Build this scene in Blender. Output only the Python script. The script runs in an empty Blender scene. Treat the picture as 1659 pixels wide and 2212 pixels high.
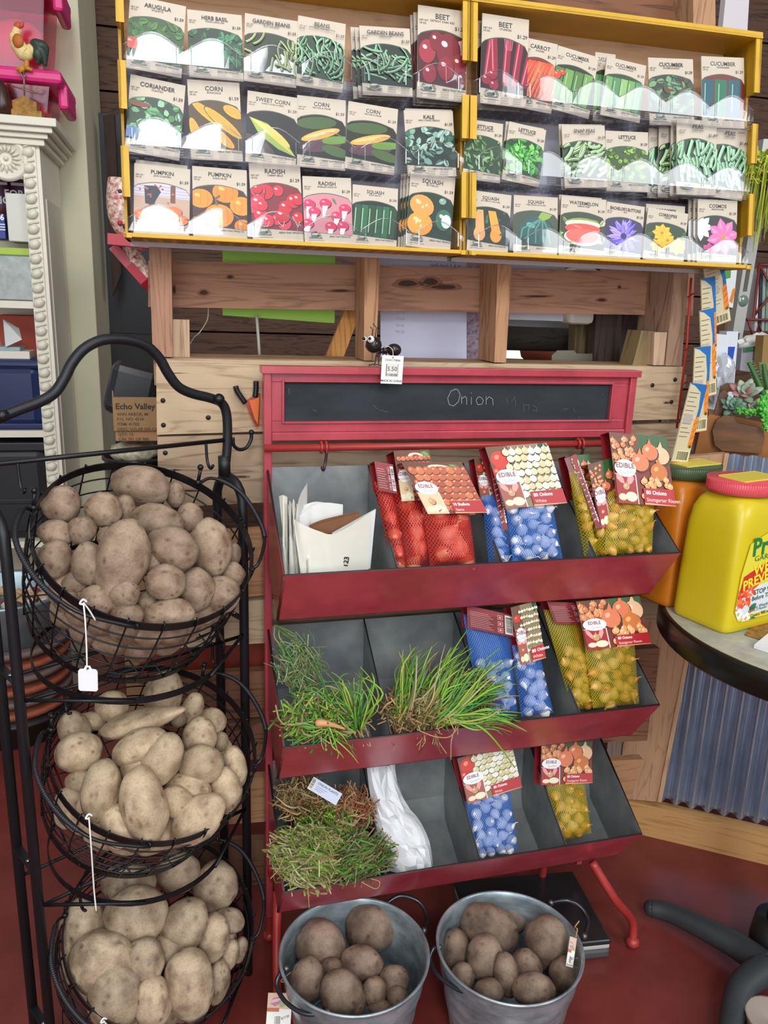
import bpy, bmesh, math, random
from mathutils import Vector, Matrix, noise
V = Vector
random.seed(7)
sc = bpy.context.scene
# ---------------------------------------------------------------- camera
CX, CY, FOC, TILT, ROLL, CAMH = 829.5, 1106.0, 1703.1, 0.2574, 0.0347, 1.235
fw = V((0, math.cos(TILT), -math.sin(TILT)))
_rt = V((1, 0, 0)); _up = _rt.cross(fw)
CR = _rt*math.cos(ROLL) + _up*math.sin(ROLL)
CU = -_rt*math.sin(ROLL) + _up*math.cos(ROLL)
CAM = V((0, 0, CAMH))
cd = bpy.data.cameras.new('camera'); cam = bpy.data.objects.new('camera', cd)
sc.collection.objects.link(cam); sc.camera = cam
cd.sensor_fit = 'HORIZONTAL'; cd.sensor_width = 36; cd.lens = FOC/1659*36; cd.clip_start = .02
cam.matrix_world = Matrix((( CR.x, CU.x, -fw.x, CAM.x), (CR.y, CU.y, -fw.y, CAM.y), (CR.z, CU.z, -fw.z, CAM.z), (0, 0, 0, 1)))
# ---------------------------------------------------------------- light
sc.view_settings.view_transform = 'Standard'; sc.view_settings.look = 'None'
sc.view_settings.exposure = -0.2; sc.view_settings.gamma = 1
w = bpy.data.worlds.new('world'); sc.world = w; w.use_nodes = True
w.node_tree.nodes['Background'].inputs[0].default_value = (.93, .96, 1, 1)
w.node_tree.nodes['Background'].inputs[1].default_value = .38
def area(name, loc, target, sx, sy, power, col):
    l = bpy.data.lights.new(name, 'AREA'); l.shape = 'RECTANGLE'; l.size = sx; l.size_y = sy; l.energy = power; l.color = col
    o = bpy.data.objects.new(name, l); sc.collection.objects.link(o); o.location = loc
    o.rotation_euler = (V(target)-V(loc)).to_track_quat('-Z', 'Y').to_euler()
area('window_daylight', (.52, -2.5, 3.35), (.3, 1.3, .8), .85, 1.7, 85, (.93, .97, 1))
area('window_daylight', (4.6, -2.5, 3.8), (.6, 1.3, .8), 2.1, 2.0, 140, (.93, .97, 1))
area('window_daylight', (-1.6, -1.6, 2.6), (0, 1.3, .8), 1.4, 1.2, 24, (.97, .98, 1))
area('low_front_fill', (.3, -2.6, 1.45), (.1, 1.3, .9), 3.0, 1.5, 58, (.95, .98, 1))  # added fill light, low behind the camera, brightens tray backs and bin interiors
area('overhead_fill', (.2, .2, 2.9), (.2, 1.0, .5), 1.2, .5, 14, (1, .96, .9))  # added soft overhead fill, no actual lamp hangs here
# ---------------------------------------------------------------- materials
def lin(h):
    h = h.lstrip('#'); c = [int(h[i:i+2], 16)/255 for i in (0, 2, 4)]
    return tuple(x/12.92 if x <= .04045 else ((x+.055)/1.055)**2.4 for x in c)+(1,)
_mc = {}
def mat(hexc, rough=.6, metal=0, var=0, scale=30, bump=0, stretch=None, coat=0, spec=.5, dark=None, rnd=0):
    key = (hexc, rough, metal, var, scale, bump, stretch, coat, spec, dark, rnd)
    if key in _mc: return _mc[key]
    m = bpy.data.materials.new('m'+hexc.strip('#')); m.use_nodes = True; nt = m.node_tree; b = nt.nodes['Principled BSDF']
    b.inputs['Base Color'].default_value = lin(hexc); b.inputs['Roughness'].default_value = rough; b.inputs['Metallic'].default_value = metal
    b.inputs['Coat Weight'].default_value = coat; b.inputs['Specular IOR Level'].default_value = spec; b.inputs['Coat Roughness'].default_value = .15
    m.diffuse_color = lin(hexc)
    if var or bump:
        tc = nt.nodes.new('ShaderNodeTexCoord'); mp = nt.nodes.new('ShaderNodeMapping'); nt.links.new(tc.outputs['Object'], mp.inputs[0])
        mp.inputs['Scale'].default_value = stretch or (1, 1, 1)
        if rnd:
            oi = nt.nodes.new('ShaderNodeObjectInfo'); mu = nt.nodes.new('ShaderNodeMath'); mu.operation = 'MULTIPLY'; mu.inputs[1].default_value = 37
            nt.links.new(oi.outputs['Random'], mu.inputs[0]); nt.links.new(mu.outputs[0], mp.inputs['Location'])
        nz = nt.nodes.new('ShaderNodeTexNoise'); nz.inputs['Scale'].default_value = scale; nz.inputs['Detail'].default_value = 6; nz.inputs['Roughness'].default_value = .6
        nt.links.new(mp.outputs[0], nz.inputs[0])
        if var:
            cr = nt.nodes.new('ShaderNodeValToRGB'); nt.links.new(nz.outputs['Fac'], cr.inputs[0])
            c = lin(hexc); d = lin(dark) if dark else tuple(x*(1-var) for x in c[:3])+(1,)
            cr.color_ramp.elements[0].position = .35; cr.color_ramp.elements[0].color = d
            cr.color_ramp.elements[1].position = .65; cr.color_ramp.elements[1].color = tuple(min(1, x*(1+var*.35)) for x in c[:3])+(1,)
            nt.links.new(cr.outputs[0], b.inputs['Base Color'])
        if bump:
            bp = nt.nodes.new('ShaderNodeBump'); bp.inputs['Strength'].default_value = bump; bp.inputs['Distance'].default_value = .003
            nt.links.new(nz.outputs['Fac'], bp.inputs['Height']); nt.links.new(bp.outputs[0], b.inputs['Normal'])
    _mc[key] = m
    return m
def flat(h, rough=.45): return mat(h, rough)
def wood(hexc, dark, axis='x', rough=.75, knots=True):
    key = ('wood', hexc, dark, axis)
    if key in _mc: return _mc[key]
    m = bpy.data.materials.new('wood'); m.use_nodes = True; nt = m.node_tree; b = nt.nodes['Principled BSDF']; b.inputs['Roughness'].default_value = rough
    tc = nt.nodes.new('ShaderNodeTexCoord'); mp = nt.nodes.new('ShaderNodeMapping'); nt.links.new(tc.outputs['Object'], mp.inputs[0])
    mp.inputs['Scale'].default_value = {'x': (1.2, 9, 14), 'z': (14, 9, 1.2), 'y': (14, 1.2, 9)}[axis]
    oi = nt.nodes.new('ShaderNodeObjectInfo'); mu = nt.nodes.new('ShaderNodeMath'); mu.operation = 'MULTIPLY'; mu.inputs[1].default_value = 23
    nt.links.new(oi.outputs['Random'], mu.inputs[0]); nt.links.new(mu.outputs[0], mp.inputs['Location'])
    n1 = nt.nodes.new('ShaderNodeTexNoise'); n1.inputs['Scale'].default_value = 1.6; n1.inputs['Detail'].default_value = 3; n1.inputs['Distortion'].default_value = .6
    n2 = nt.nodes.new('ShaderNodeTexNoise'); n2.inputs['Scale'].default_value = 9; n2.inputs['Detail'].default_value = 8; n2.inputs['Roughness'].default_value = .7
    nt.links.new(mp.outputs[0], n1.inputs[0]); nt.links.new(mp.outputs[0], n2.inputs[0])
    wv = nt.nodes.new('ShaderNodeMath'); wv.operation = 'MULTIPLY'; wv.inputs[1].default_value = 9; nt.links.new(n1.outputs['Fac'], wv.inputs[0])
    fr = nt.nodes.new('ShaderNodeMath'); fr.operation = 'PINGPONG'; fr.inputs[1].default_value = .5; nt.links.new(wv.outputs[0], fr.inputs[0])
    ad = nt.nodes.new('ShaderNodeMath'); ad.operation = 'ADD'; nt.links.new(fr.outputs[0], ad.inputs[0]); nt.links.new(n2.outputs['Fac'], ad.inputs[1])
    cr = nt.nodes.new('ShaderNodeValToRGB'); nt.links.new(ad.outputs[0], cr.inputs[0])
    cr.color_ramp.elements[0].position = .38; cr.color_ramp.elements[0].color = lin(dark); cr.color_ramp.elements[1].position = .72; cr.color_ramp.elements[1].color = lin(hexc)
    nt.links.new(cr.outputs[0], b.inputs['Base Color'])
    bp = nt.nodes.new('ShaderNodeBump'); bp.inputs['Strength'].default_value = .25; bp.inputs['Distance'].default_value = .002
    nt.links.new(n2.outputs['Fac'], bp.inputs['Height']); nt.links.new(bp.outputs[0], b.inputs['Normal'])
    _mc[key] = m
    return m
def clear_plastic(name, tint=(.93, .95, .97, 1), gloss=.5, rough=.06):
    m = bpy.data.materials.new(name); m.use_nodes = True; nt = m.node_tree; nt.nodes.remove(nt.nodes['Principled BSDF'])
    out = [n for n in nt.nodes if n.type == 'OUTPUT_MATERIAL'][0]
    tr = nt.nodes.new('ShaderNodeBsdfTransparent'); tr.inputs[0].default_value = tint
    gl = nt.nodes.new('ShaderNodeBsdfGlossy'); gl.inputs['Roughness'].default_value = rough
    fr = nt.nodes.new('ShaderNodeLayerWeight'); fr.inputs[0].default_value = .35
    mr = nt.nodes.new('ShaderNodeMapRange'); mr.inputs[3].default_value = gloss*.25; mr.inputs[4].default_value = gloss; nt.links.new(fr.outputs['Facing'], mr.inputs[0])
    nz = nt.nodes.new('ShaderNodeTexNoise'); nz.inputs['Scale'].default_value = 28; bp = nt.nodes.new('ShaderNodeBump'); bp.inputs['Strength'].default_value = .2; bp.inputs['Distance'].default_value = .0008
    tc = nt.nodes.new('ShaderNodeTexCoord'); nt.links.new(tc.outputs['Object'], nz.inputs[0]); nt.links.new(nz.outputs['Fac'], bp.inputs['Height']); nt.links.new(bp.outputs[0], gl.inputs['Normal'])
    mx = nt.nodes.new('ShaderNodeMixShader'); nt.links.new(mr.outputs[0], mx.inputs[0]); nt.links.new(tr.outputs[0], mx.inputs[1]); nt.links.new(gl.outputs[0], mx.inputs[2]); nt.links.new(mx.outputs[0], out.inputs[0])
    return m
def net_mat(hexc, fill=.35, n=1.0, film=.25):
    """knitted net: diamond strands over a thin translucent weave (UV in metres)"""
    m = bpy.data.materials.new('net'); m.use_nodes = True; nt = m.node_tree; b = nt.nodes['Principled BSDF']
    b.inputs['Base Color'].default_value = lin(hexc); b.inputs['Roughness'].default_value = .4
    out = [x for x in nt.nodes if x.type == 'OUTPUT_MATERIAL'][0]
    uv = nt.nodes.new('ShaderNodeUVMap'); sp = nt.nodes.new('ShaderNodeSeparateXYZ'); nt.links.new(uv.outputs[0], sp.inputs[0])
    def mth(op, a, b_=None):
        k = nt.nodes.new('ShaderNodeMath'); k.operation = op
        for i, q in enumerate((a, b_)):
            if q is None: continue
            if isinstance(q, (int, float)): k.inputs[i].default_value = q
            else: nt.links.new(q, k.inputs[i])
        return k.outputs[0]
    x = mth('MULTIPLY', sp.outputs[0], 300*n); y = mth('MULTIPLY', sp.outputs[1], 190*n)
    d1 = mth('ABSOLUTE', mth('SUBTRACT', mth('FRACT', mth('ADD', x, y)), .5)); d2 = mth('ABSOLUTE', mth('SUBTRACT', mth('FRACT', mth('SUBTRACT', x, y)), .5))
    s = mth('GREATER_THAN', mth('MAXIMUM', d1, d2), .5-fill*.5)
    a = mth('MAXIMUM', s, film)
    tr = nt.nodes.new('ShaderNodeBsdfTransparent'); mx = nt.nodes.new('ShaderNodeMixShader')
    nt.links.new(a, mx.inputs[0]); nt.links.new(tr.outputs[0], mx.inputs[1]); nt.links.new(b.outputs[0], mx.inputs[2]); nt.links.new(mx.outputs[0], out.inputs[0])
    return m
# ---------------------------------------------------------------- mesh builder
_ico = {}
def ico(n):
    if n not in _ico:
        bm = bmesh.new(); bmesh.ops.create_icosphere(bm, subdivisions=n, radius=1)
        _ico[n] = ([v.co.copy() for v in bm.verts], [[v.index for v in f.verts] for f in bm.faces]); bm.free()
    return _ico[n]
_bx = {}
def bevbox(b, seg=2):
    k = tuple(round(q, 5) for q in b)+(seg,)
    if k not in _bx:
        sx, sy, sz, bev = b
        bm = bmesh.new(); bmesh.ops.create_cube(bm, size=1)
        for v in bm.verts: v.co = V((v.co.x*sx, v.co.y*sy, v.co.z*sz))
        if bev > 0: bmesh.ops.bevel(bm, geom=bm.edges[:], offset=bev, segments=seg, affect='EDGES', profile=.5)
        bm.verts.index_update()
        _bx[k] = ([v.co.copy() for v in bm.verts], [[v.index for v in f.verts] for f in bm.faces]); bm.free()
    return _bx[k]
I4 = Matrix.Identity(4)
class MB:
    def __init__(s): s.v = []; s.f = []; s.m = []; s.sm = []; s.mats = []; s.uv = {}; s.eye = None
    def add(s, vs, fs, m, smooth=False, M=None, uvs=None):
        o = len(s.v)
        s.v += [M @ V(v) for v in vs] if M is not None else [V(v) for v in vs]
        if m not in s.mats: s.mats.append(m)
        k = s.mats.index(m)
        for f in fs: s.f.append([i+o for i in f]); s.m.append(k); s.sm.append(smooth)
        if uvs:
            for i, u in enumerate(uvs): s.uv[o+i] = u
        return s
    def box(s, M, size, m, bev=0, seg=2):
        vs, fs = bevbox((size[0], size[1], size[2], bev), seg); return s.add(vs, fs, m, False, M)
    def bb(s, x0, x1, y0, y1, z0, z1, m, M=I4, bev=0):
        return s.box(M @ Matrix.Translation(((x0+x1)/2, (y0+y1)/2, (z0+z1)/2)), (abs(x1-x0), abs(y1-y0), abs(z1-z0)), m, bev)
    def prism(s, pts, d, m):
        n = len(pts); pts = [V(p) for p in pts]; d = V(d)
        return s.add(pts+[p+d for p in pts], [list(range(n)), list(range(2*n-1, n-1, -1))]+[[i, i+n, (i+1) % n+n, (i+1) % n] for i in range(n)], m)
    def tube(s, path, r, m, n=8, closed=False, flat_=None):
        P = [V(p) for p in path]; L = len(P); rr = r if isinstance(r, (list, tuple)) else [r]*L
        T = []
        for i in range(L):
            a = P[(i-1) % L] if (closed or i > 0) else P[0]; b = P[(i+1) % L] if (closed or i < L-1) else P[-1]
            t = (b-a); T.append(t.normalized() if t.length > 1e-9 else V((0, 0, 1)))
        u = T[0].orthogonal().normalized() if flat_ is None else (V(flat_[0])-T[0]*V(flat_[0]).dot(T[0])).normalized()
        vs = []
        for i in range(L):
            u = (u-T[i]*u.dot(T[i])).normalized() if flat_ is None else (V(flat_[0])-T[i]*V(flat_[0]).dot(T[i])).normalized()
            w_ = T[i].cross(u); k = flat_[1] if flat_ else 1
            for j in range(n):
                a = 2*math.pi*j/n; vs.append(P[i]+u*math.cos(a)*rr[i]+w_*math.sin(a)*rr[i]*k)
        fs = []
        for i in range(L if closed else L-1):
            for j in range(n): fs.append([i*n+j, i*n+(j+1) % n, ((i+1) % L)*n+(j+1) % n, ((i+1) % L)*n+j])
        if not closed: fs.append(list(range(n-1, -1, -1))); fs.append([(L-1)*n+j for j in range(n)])
        return s.add(vs, fs, m, n > 4)
    def lathe(s, prof, m, M=I4, n=40, smooth=True):
        vs = []; L = len(prof)
        for r, z in prof:
            for j in range(n): a = 2*math.pi*j/n; vs.append((max(r, 1e-5)*math.cos(a), max(r, 1e-5)*math.sin(a), z))
        fs = [[i*n+j, i*n+(j+1) % n, (i+1)*n+(j+1) % n, (i+1)*n+j] for i in range(L-1) for j in range(n)]
        return s.add(vs, fs, m, smooth, M)
    def ball(s, c, r, m, n=2):
        r = V(r) if hasattr(r, '__len__') else V((r, r, r)); vs, fs = ico(n)
        return s.add([V(c)+V((v.x*r.x, v.y*r.y, v.z*r.z)) for v in vs], fs, m, True)
    def grid(s, fn, nu, nv, m, smooth=True, uvfn=None):
        vs = [fn(i/nu, j/nv) for j in range(nv+1) for i in range(nu+1)]
        fs = [[j*(nu+1)+i, j*(nu+1)+i+1, (j+1)*(nu+1)+i+1, (j+1)*(nu+1)+i] for j in range(nv) for i in range(nu)]
        uvs = [uvfn(i/nu, j/nv) for j in range(nv+1) for i in range(nu+1)] if uvfn else None
        return s.add(vs, fs, m, smooth, None, uvs)
    def mesh(s, name, inv=None):
        me = bpy.data.meshes.new(name)
        vs = [inv @ v for v in s.v] if inv is not None else s.v
        me.from_pydata([tuple(v) for v in vs], [], s.f)
        for m in s.mats: me.materials.append(m)
        me.polygons.foreach_set('material_index', s.m); me.polygons.foreach_set('use_smooth', s.sm)
        if s.uv:
            ul = me.uv_layers.new(name='UVMap')
            for lp in me.loops: ul.data[lp.index].uv = s.uv.get(lp.vertex_index, (0, 0))
        if s.eye:
            at = me.attributes.new('eye', 'FLOAT', 'POINT'); at.data.foreach_set('value', s.eye)
        me.update(); return me
    def part(s, name, parent, label=None, kind=None):
        ob = bpy.data.objects.new(name, s.mesh(name, W(parent).inverted())); sc.collection.objects.link(ob); ob.parent = parent;
        _world[ob.name] = W(parent)
        if label: ob['label'] = label
        if kind: ob['kind'] = kind
        return ob
    def top(s, name, label=None, cat=None, group=None, kind=None, M=None):
        if M is None:
            xs = [v.x for v in s.v]; ys = [v.y for v in s.v]; zs = [v.z for v in s.v]
            M = Matrix.Translation(((min(xs)+max(xs))/2, (min(ys)+max(ys))/2, min(zs)))
        ob = bpy.data.objects.new(name, s.mesh(name, M.inverted())); sc.collection.objects.link(ob); ob.matrix_world = M; _world[ob.name] = M.copy()
        tag(ob, label, cat, group, kind); return ob
_world = {}
def W(o): return _world[o.name]
def tag(o, label=None, cat=None, group=None, kind=None):
    if label: o['label'] = label
    if cat: o['category'] = cat
    if group: o['group'] = group
    if kind: o['kind'] = kind
def thing(name, label, cat, M, group=None, kind=None):
    o = bpy.data.objects.new(name, None); sc.collection.objects.link(o); o.empty_display_size = .02; o.matrix_world = M; _world[o.name] = M.copy()
    tag(o, label, cat, group, kind); return o
def inst(me, name, parent, Mw):
    o = bpy.data.objects.new(name, me); sc.collection.objects.link(o); o.parent = parent; o.matrix_local = W(parent).inverted() @ Mw; return o
# ---------------------------------------------------------------- geometry helpers
def ray(px, py): return fw+CR*((px-CX)/FOC)-CU*((py-CY)/FOC)
def hit(px, py, p0, n):
    d = ray(px, py); return CAM+d*(((V(p0)-CAM).dot(n))/d.dot(n))
def hz(px, py, z): return hit(px, py, (0, 0, z), V((0, 0, 1)))
def depth(p): return (V(p)-CAM).dot(fw)
def frame(x, y, yaw, z=0):
    return Matrix(((math.cos(yaw), -math.sin(yaw), 0, x), (math.sin(yaw), math.cos(yaw), 0, y), (0, 0, 1, z), (0, 0, 0, 1)))
def basis(o, x, y, z): return Matrix(((x[0], y[0], z[0], o[0]), (x[1], y[1], z[1], o[1]), (x[2], y[2], z[2], o[2]), (0, 0, 0, 1)))
WF = frame(0, 0, .2417)                # wall frame: +y runs away from the viewer
WB = V((-math.sin(.2417), math.cos(.2417), 0))
def wp(px, py, v): return hit(px, py, WB*v, WB)
def catmull(P, k=6, closed=False):
    P = [V(p) for p in P]; out = []; n = len(P)
    rng = range(n if closed else n-1)
    for i in rng:
        a, b, c, d = (P[(i-1) % n] if closed or i > 0 else P[i], P[i], P[(i+1) % n], P[(i+2) % n] if closed or i < n-2 else P[(i+1) % n])
        for t in range(k):
            t /= k; out.append(.5*((2*b)+(c-a)*t+(2*a-5*b+4*c-d)*t*t+(3*b-a-3*c+d)*t**3))
    if not closed: out.append(P[-1])
    return out
def slab(px, v, th, m, mb=None):
    mb = mb or MB(); mb.prism([wp(x, y, v) for x, y in px], WB*th, m); return mb
def wslab(name, px, v, th, m, label=None, cat=None, group=None, kind=None):
    mb = slab(px, v, th, m); c = sum(mb.v, V())/len(mb.v); zs = min(q.z for q in mb.v)
    return mb.top(name, label, cat, group, kind, M=Matrix.Translation((c.x, c.y, zs)) @ WF.to_3x3().to_4x4())
def rect(x0, y0, x1, y1): return [(x0, y0), (x1, y0), (x1, y1), (x0, y1)]
# ---------------------------------------------------------------- printed artwork
_txt = {}
def text_mesh(s, bold=.012):
    k = (s, bold)
    if k not in _txt:
        cu = bpy.data.curves.new('t', 'FONT'); cu.body = s; cu.size = 1; cu.resolution_u = 2; cu.offset = bold; cu.fill_mode = 'FRONT'
        ob = bpy.data.objects.new('t', cu); me = bpy.data.meshes.new_from_object(ob)
        vs = [v.co.copy() for v in me.vertices]; fs = [list(p.vertices) for p in me.polygons]
        bpy.data.objects.remove(ob); bpy.data.curves.remove(cu); bpy.data.meshes.remove(me)
        x0 = min([v.x for v in vs] or [0]); x1 = max([v.x for v in vs] or [1]); y1 = max([v.y for v in vs] or [.7]); y1 = max(y1, .3)
        _txt[k] = ([V(((v.x-x0), v.y, 0)) for v in vs], fs, x1-x0)
    return _txt[k]
def clip(P, Q):
    """clip polygon P by convex counter-clockwise polygon Q"""
    for i in range(len(Q)):
        a, b = Q[i], Q[(i+1) % len(Q)]; out = []
        ins = lambda p: (b[0]-a[0])*(p[1]-a[1])-(b[1]-a[1])*(p[0]-a[0]) >= 0
        for j in range(len(P)):
            p, q = P[j], P[(j+1) % len(P)]; ip, iq = ins(p), ins(q)
            if ip: out.append(p)
            if ip != iq:
                d1 = (b[0]-a[0])*(p[1]-a[1])-(b[1]-a[1])*(p[0]-a[0]); d2 = (b[0]-a[0])*(q[1]-a[1])-(b[1]-a[1])*(q[0]-a[0]); t = d1/(d1-d2)
                out.append((p[0]+(q[0]-p[0])*t, p[1]+(q[1]-p[1])*t))
        P = out
        if len(P) < 3: return []
    return P
class Art:
    """flat printing on a sheet: x right, y up, z out of the sheet"""
    def __init__(s, mb, M, z0=.0002, step=1.2e-5): s.mb = mb; s.M = M; s.z = z0; s.st = step; s.cl = None
    def poly(s, P, h, rough=.4):
        if s.cl: P = clip(P, s.cl)
        if len(P) < 3: return
        s.z += s.st; s.mb.add([(x, y, s.z) for x, y in P], [list(range(len(P)))], flat(h, rough), False, s.M)
    def rect(s, x0, y0, x1, y1, h): s.poly([(x0, y0), (x1, y0), (x1, y1), (x0, y1)], h)
    def ell(s, x, y, rx, ry, h, rot=0, n=14):
        c, k = math.cos(rot), math.sin(rot)
        s.poly([(x+rx*math.cos(a)*c-ry*math.sin(a)*k, y+rx*math.cos(a)*k+ry*math.sin(a)*c) for a in [2*math.pi*i/n for i in range(n)]], h)
    def stroke(s, P, wd, h):
        for i in range(len(P)-1):
            (x0, y0), (x1, y1) = P[i], P[i+1]; L = math.hypot(x1-x0, y1-y0) or 1; nx, ny = -(y1-y0)/L*wd/2, (x1-x0)/L*wd/2
            s.poly([(x0-nx, y0-ny), (x1-nx, y1-ny), (x1+nx, y1+ny), (x0+nx, y0+ny)], h)
    def leaf(s, x, y, L, wd, rot, h, h2=None):
        c, k = math.cos(rot), math.sin(rot)
        T = lambda a, b: (x+a*c-b*k, y+a*k+b*c)
        s.poly([T(0, 0), T(L*.3, -wd/2), T(L*.7, -wd*.4), T(L, 0), T(L*.7, wd*.4), T(L*.3, wd/2)], h)
        if h2: s.poly([T(0, 0), T(L*.5, -wd*.06), T(L, 0), T(L*.5, wd*.3), T(L*.2, wd*.3)], h2)
    def text(s, t, x, y, h, col, al='c', bold=.012, rot=0, sx=1):
        vs, fs, w_ = text_mesh(t, bold); k = h/.7; ox = {'c': -w_/2, 'l': 0, 'r': -w_}[al]; s.z += s.st
        R_ = Matrix.Translation((x, y, s.z)) @ Matrix.Rotation(rot, 4, 'Z') @ Matrix.Diagonal((k*sx, k, 1, 1)) @ Matrix.Translation((ox, 0, 0))
        s.mb.add(vs, fs, flat(col), False, s.M @ R_)
    def arctext(s, t, x, y, r, h, col, a0, a1):
        n = len(t)
        for i, ch in enumerate(t):
            if ch == ' ': continue
            a = a0+(a1-a0)*i/(n-1); s.text(ch, x+r*math.cos(a), y+r*math.sin(a), h, col, 'c', .02, a-math.pi/2)
    def barcode(s, x0, y0, x1, y1, vert=False, bg='#e8e6e0'):
        s.rect(x0, y0, x1, y1, bg); r = random.Random(int(x0*1e5)); m = .08
        X0, X1 = (x0, x1) if not vert else (y0, y1); L = X1-X0; p = X0+L*m
        while p < X1-L*m:
            q = L*r.choice((.015, .03, .045))
            if not vert: s.rect(p, y0+(y1-y0)*.12, min(p+q, x1), y1-(y1-y0)*.1, '#222222')
            else: s.rect(x0+(x1-x0)*.12, p, x1-(x1-x0)*.1, min(p+q, y1), '#222222')
            p += q+L*r.choice((.02, .03))
# ================================================================ setting
fl = mat('#7c3630', .30, 0, .12, 9, .03, None, 0, .5, '#6c2c28')
mb = MB(); mb.bb(-4, 5, -3, 6, -.06, 0, fl); f = mb.top('floor', kind='structure', M=I4)
def la(px, py, v): return (WF.inverted() @ wp(px, py, v)).x          # along the wall
def wallpiece(mb, a0, a1, v, z0, z1, m, h=.22, gap=.008):
    z = z0; mb.bb(a0, a1, v+.031, v+.04, z0, z1, mat('#1a110c', .9), WF)
    while z < z1-.01:
        mb.bb(a0, a1, v, v+.03, z+gap/2, min(z+h, z1)-gap/2, m, WF); z += h
brown = wood('#5f4231', '#2b1b13')
aL, aR = la(1035, 650, 3.45), la(1290, 650, 3.45)
zT = wp(1100, 565, 3.45).z
mb = MB(); wallpiece(mb, -2.4, aL, 3.45, 0, 3.3, brown); wallpiece(mb, aL, aR, 3.45, zT, 2.7, brown); wallpiece(mb, aR, 3.4, 3.45, 0, 3.3, brown)
wallpiece(mb, aL, aR, 3.45, 0, wp(1100, 800, 3.45).z, brown)
mb.top('wall_back', kind='structure', M=WF)
cream = mat('#d2cfb0', .55, 0, .05, 6)
ap = la(197, 500, 2.86)
mb = MB(); mb.bb(ap-1.2, ap, 2.86, 3.40, 0, 3.2, cream, WF, .004); mb.top('wall_left', kind='structure', M=WF)
# far room behind the opening: pale wall and a bright window
mb = MB(); mb.bb(.2, 3.4, 4.9, 4.95, 0, 3.2, mat('#b9b7b4', .8), WF); mb.top('wall_far', kind='structure', M=WF)
em = bpy.data.materials.new('daylight'); em.use_nodes = True; e_ = em.node_tree.nodes['Principled BSDF']; e_.inputs['Emission Color'].default_value = (.9, .95, 1, 1); e_.inputs['Emission Strength'].default_value = 1.3
mb = MB(); mb.prism([wp(x, y, 4.85) for x, y in rect(1085, 732, 1185, 800)], WB*.02, em); mb.top('window_1', kind='structure', M=WF)
# ================================================================ pallet partition
PV = 1.345
LW = ('#c4ab8b', '#9d8262'); GW = ('#ab9277', '#7d6650'); PW = ('#b08469', '#8a634c'); OW = ('#b98a62', '#96694a')
M_p = WF
pal = thing('pallet_partition', 'rough wooden pallet partition with studs and horizontal boards behind the red stand', 'wooden pallet wall', WF @ Matrix.Translation((0, PV, 0)))
def pboard(px, v, th, cols, axis='x', name='board', knots=()):
    mb = slab(px, v, th, wood(cols[0], cols[1], axis))
    for kx, ky, kr, kh in knots:
        for q, hx in ((1, cols[1]), (.6, '#4a2f20')):
            mb.add([wp(kx+kr*q*math.cos(a)*(1+.15*math.sin(3*a+kx)), ky+kh*q*math.sin(a), v-.0003-.0003*(1-q)) for a in [i*math.pi/8 for i in range(16)]], [list(range(15, -1, -1))], mat(hx, .8))
    return mb.part(name, pal)
pboard([(337, 774), (1476, 792), (1468, 905), (339, 939)], PV, .02, LW, knots=[(450, 902, 6, 5), (1409, 832, 4, 4), (1440, 870, 9, 3), (380, 806, 26, 1)])
pboard([(340, 944), (1470, 915), (1463, 1040), (342, 1097)], PV, .02, GW, knots=[(410, 1060, 30, 3), (520, 1030, 24, 3), (380, 1015, 14, 2)])
pboard([(343, 1158), (1452, 1085), (1446, 1200), (345, 1308)], PV, .02, OW)
pboard([(345, 1313), (1440, 1230), (1432, 1340), (347, 1402)], PV, .02, LW)
pboard([(349, 1462), (1425, 1400), (1415, 1500), (352, 1560)], PV, .02, ('#8a5f45', '#553524'))
pboard([(352, 1570), (1408, 1520), (1398, 1600), (354, 1650)], PV, .02, ('#8a5f45', '#553524'))
pboard([(355, 1690), (1390, 1640), (1365, 1720), (358, 1790)], PV, .02, OW)
pboard([(358, 1830), (1360, 1760), (1345, 1830), (360, 1930)], PV, .02, ('#7a543e', '#49301f'))
# ledge beam that the studs stand on
mb = MB(); a0, a1, zl = la(330, 772, PV), la(1470, 790, PV), wp(900, 784, PV).z
mb.bb(a0, a1, PV+.0201, PV+.12, zl-.045, zl+.001, wood('#a5825f', '#6f5238', 'x'), WF); mb.part('ledge', pal)
def stud(x0, x1, xb0, xb1, yb, v, dep, cols, y0=480):
    p = [wp(x0, y0, v), wp(x1, y0, v), wp(xb1, yb, v), wp(xb0, yb, v)]
    if y0 == 480: p[0] = p[3].lerp(p[0], (1.330-p[3].z)/(p[0].z-p[3].z)); p[1] = p[2].lerp(p[1], (1.330-p[2].z)/(p[1].z-p[2].z))
    mb = MB(); mb.prism(p, WB*dep, wood(cols[0], cols[1], 'z')); return mb.part('stud', pal)
stud(320, 369, 330, 373, 771, PV, .07, PW)
stud(788, 824, 786, 812, 779, PV, .075, ('#b98c66', '#8a603f'))
stud(1078, 1110, 1068, 1093, 783, PV, .085, ('#b98c66', '#8a603f'))
stud(1467, 1496, 1437, 1472, 790, PV, .11, ('#a98870', '#765440'))
pboard([(320, 562), (1500, 590), (1497, 682), (320, 663)], PV+.088, .02, PW, knots=[(497, 598, 10, 6), (440, 632, 14, 8), (735, 628, 30, 4), (880, 612, 34, 11), (930, 608, 26, 12), (960, 620, 44, 8), (1160, 640, 40, 3), (1300, 648, 14, 5), (1338, 620, 5, 5), (376, 626, 6, 12)])
zb = wp(1400, 20, PV+.088)
pboard([(1040, -20), (1500, -20), (1500, 66), (1040, 60)], PV+.12, .02, ('#7d5238', '#4f3120'))
stud(1497, 1545, 1500, 1548, 400, PV+.06, .06, ('#b08664', '#7c5a40'), -40)
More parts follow.
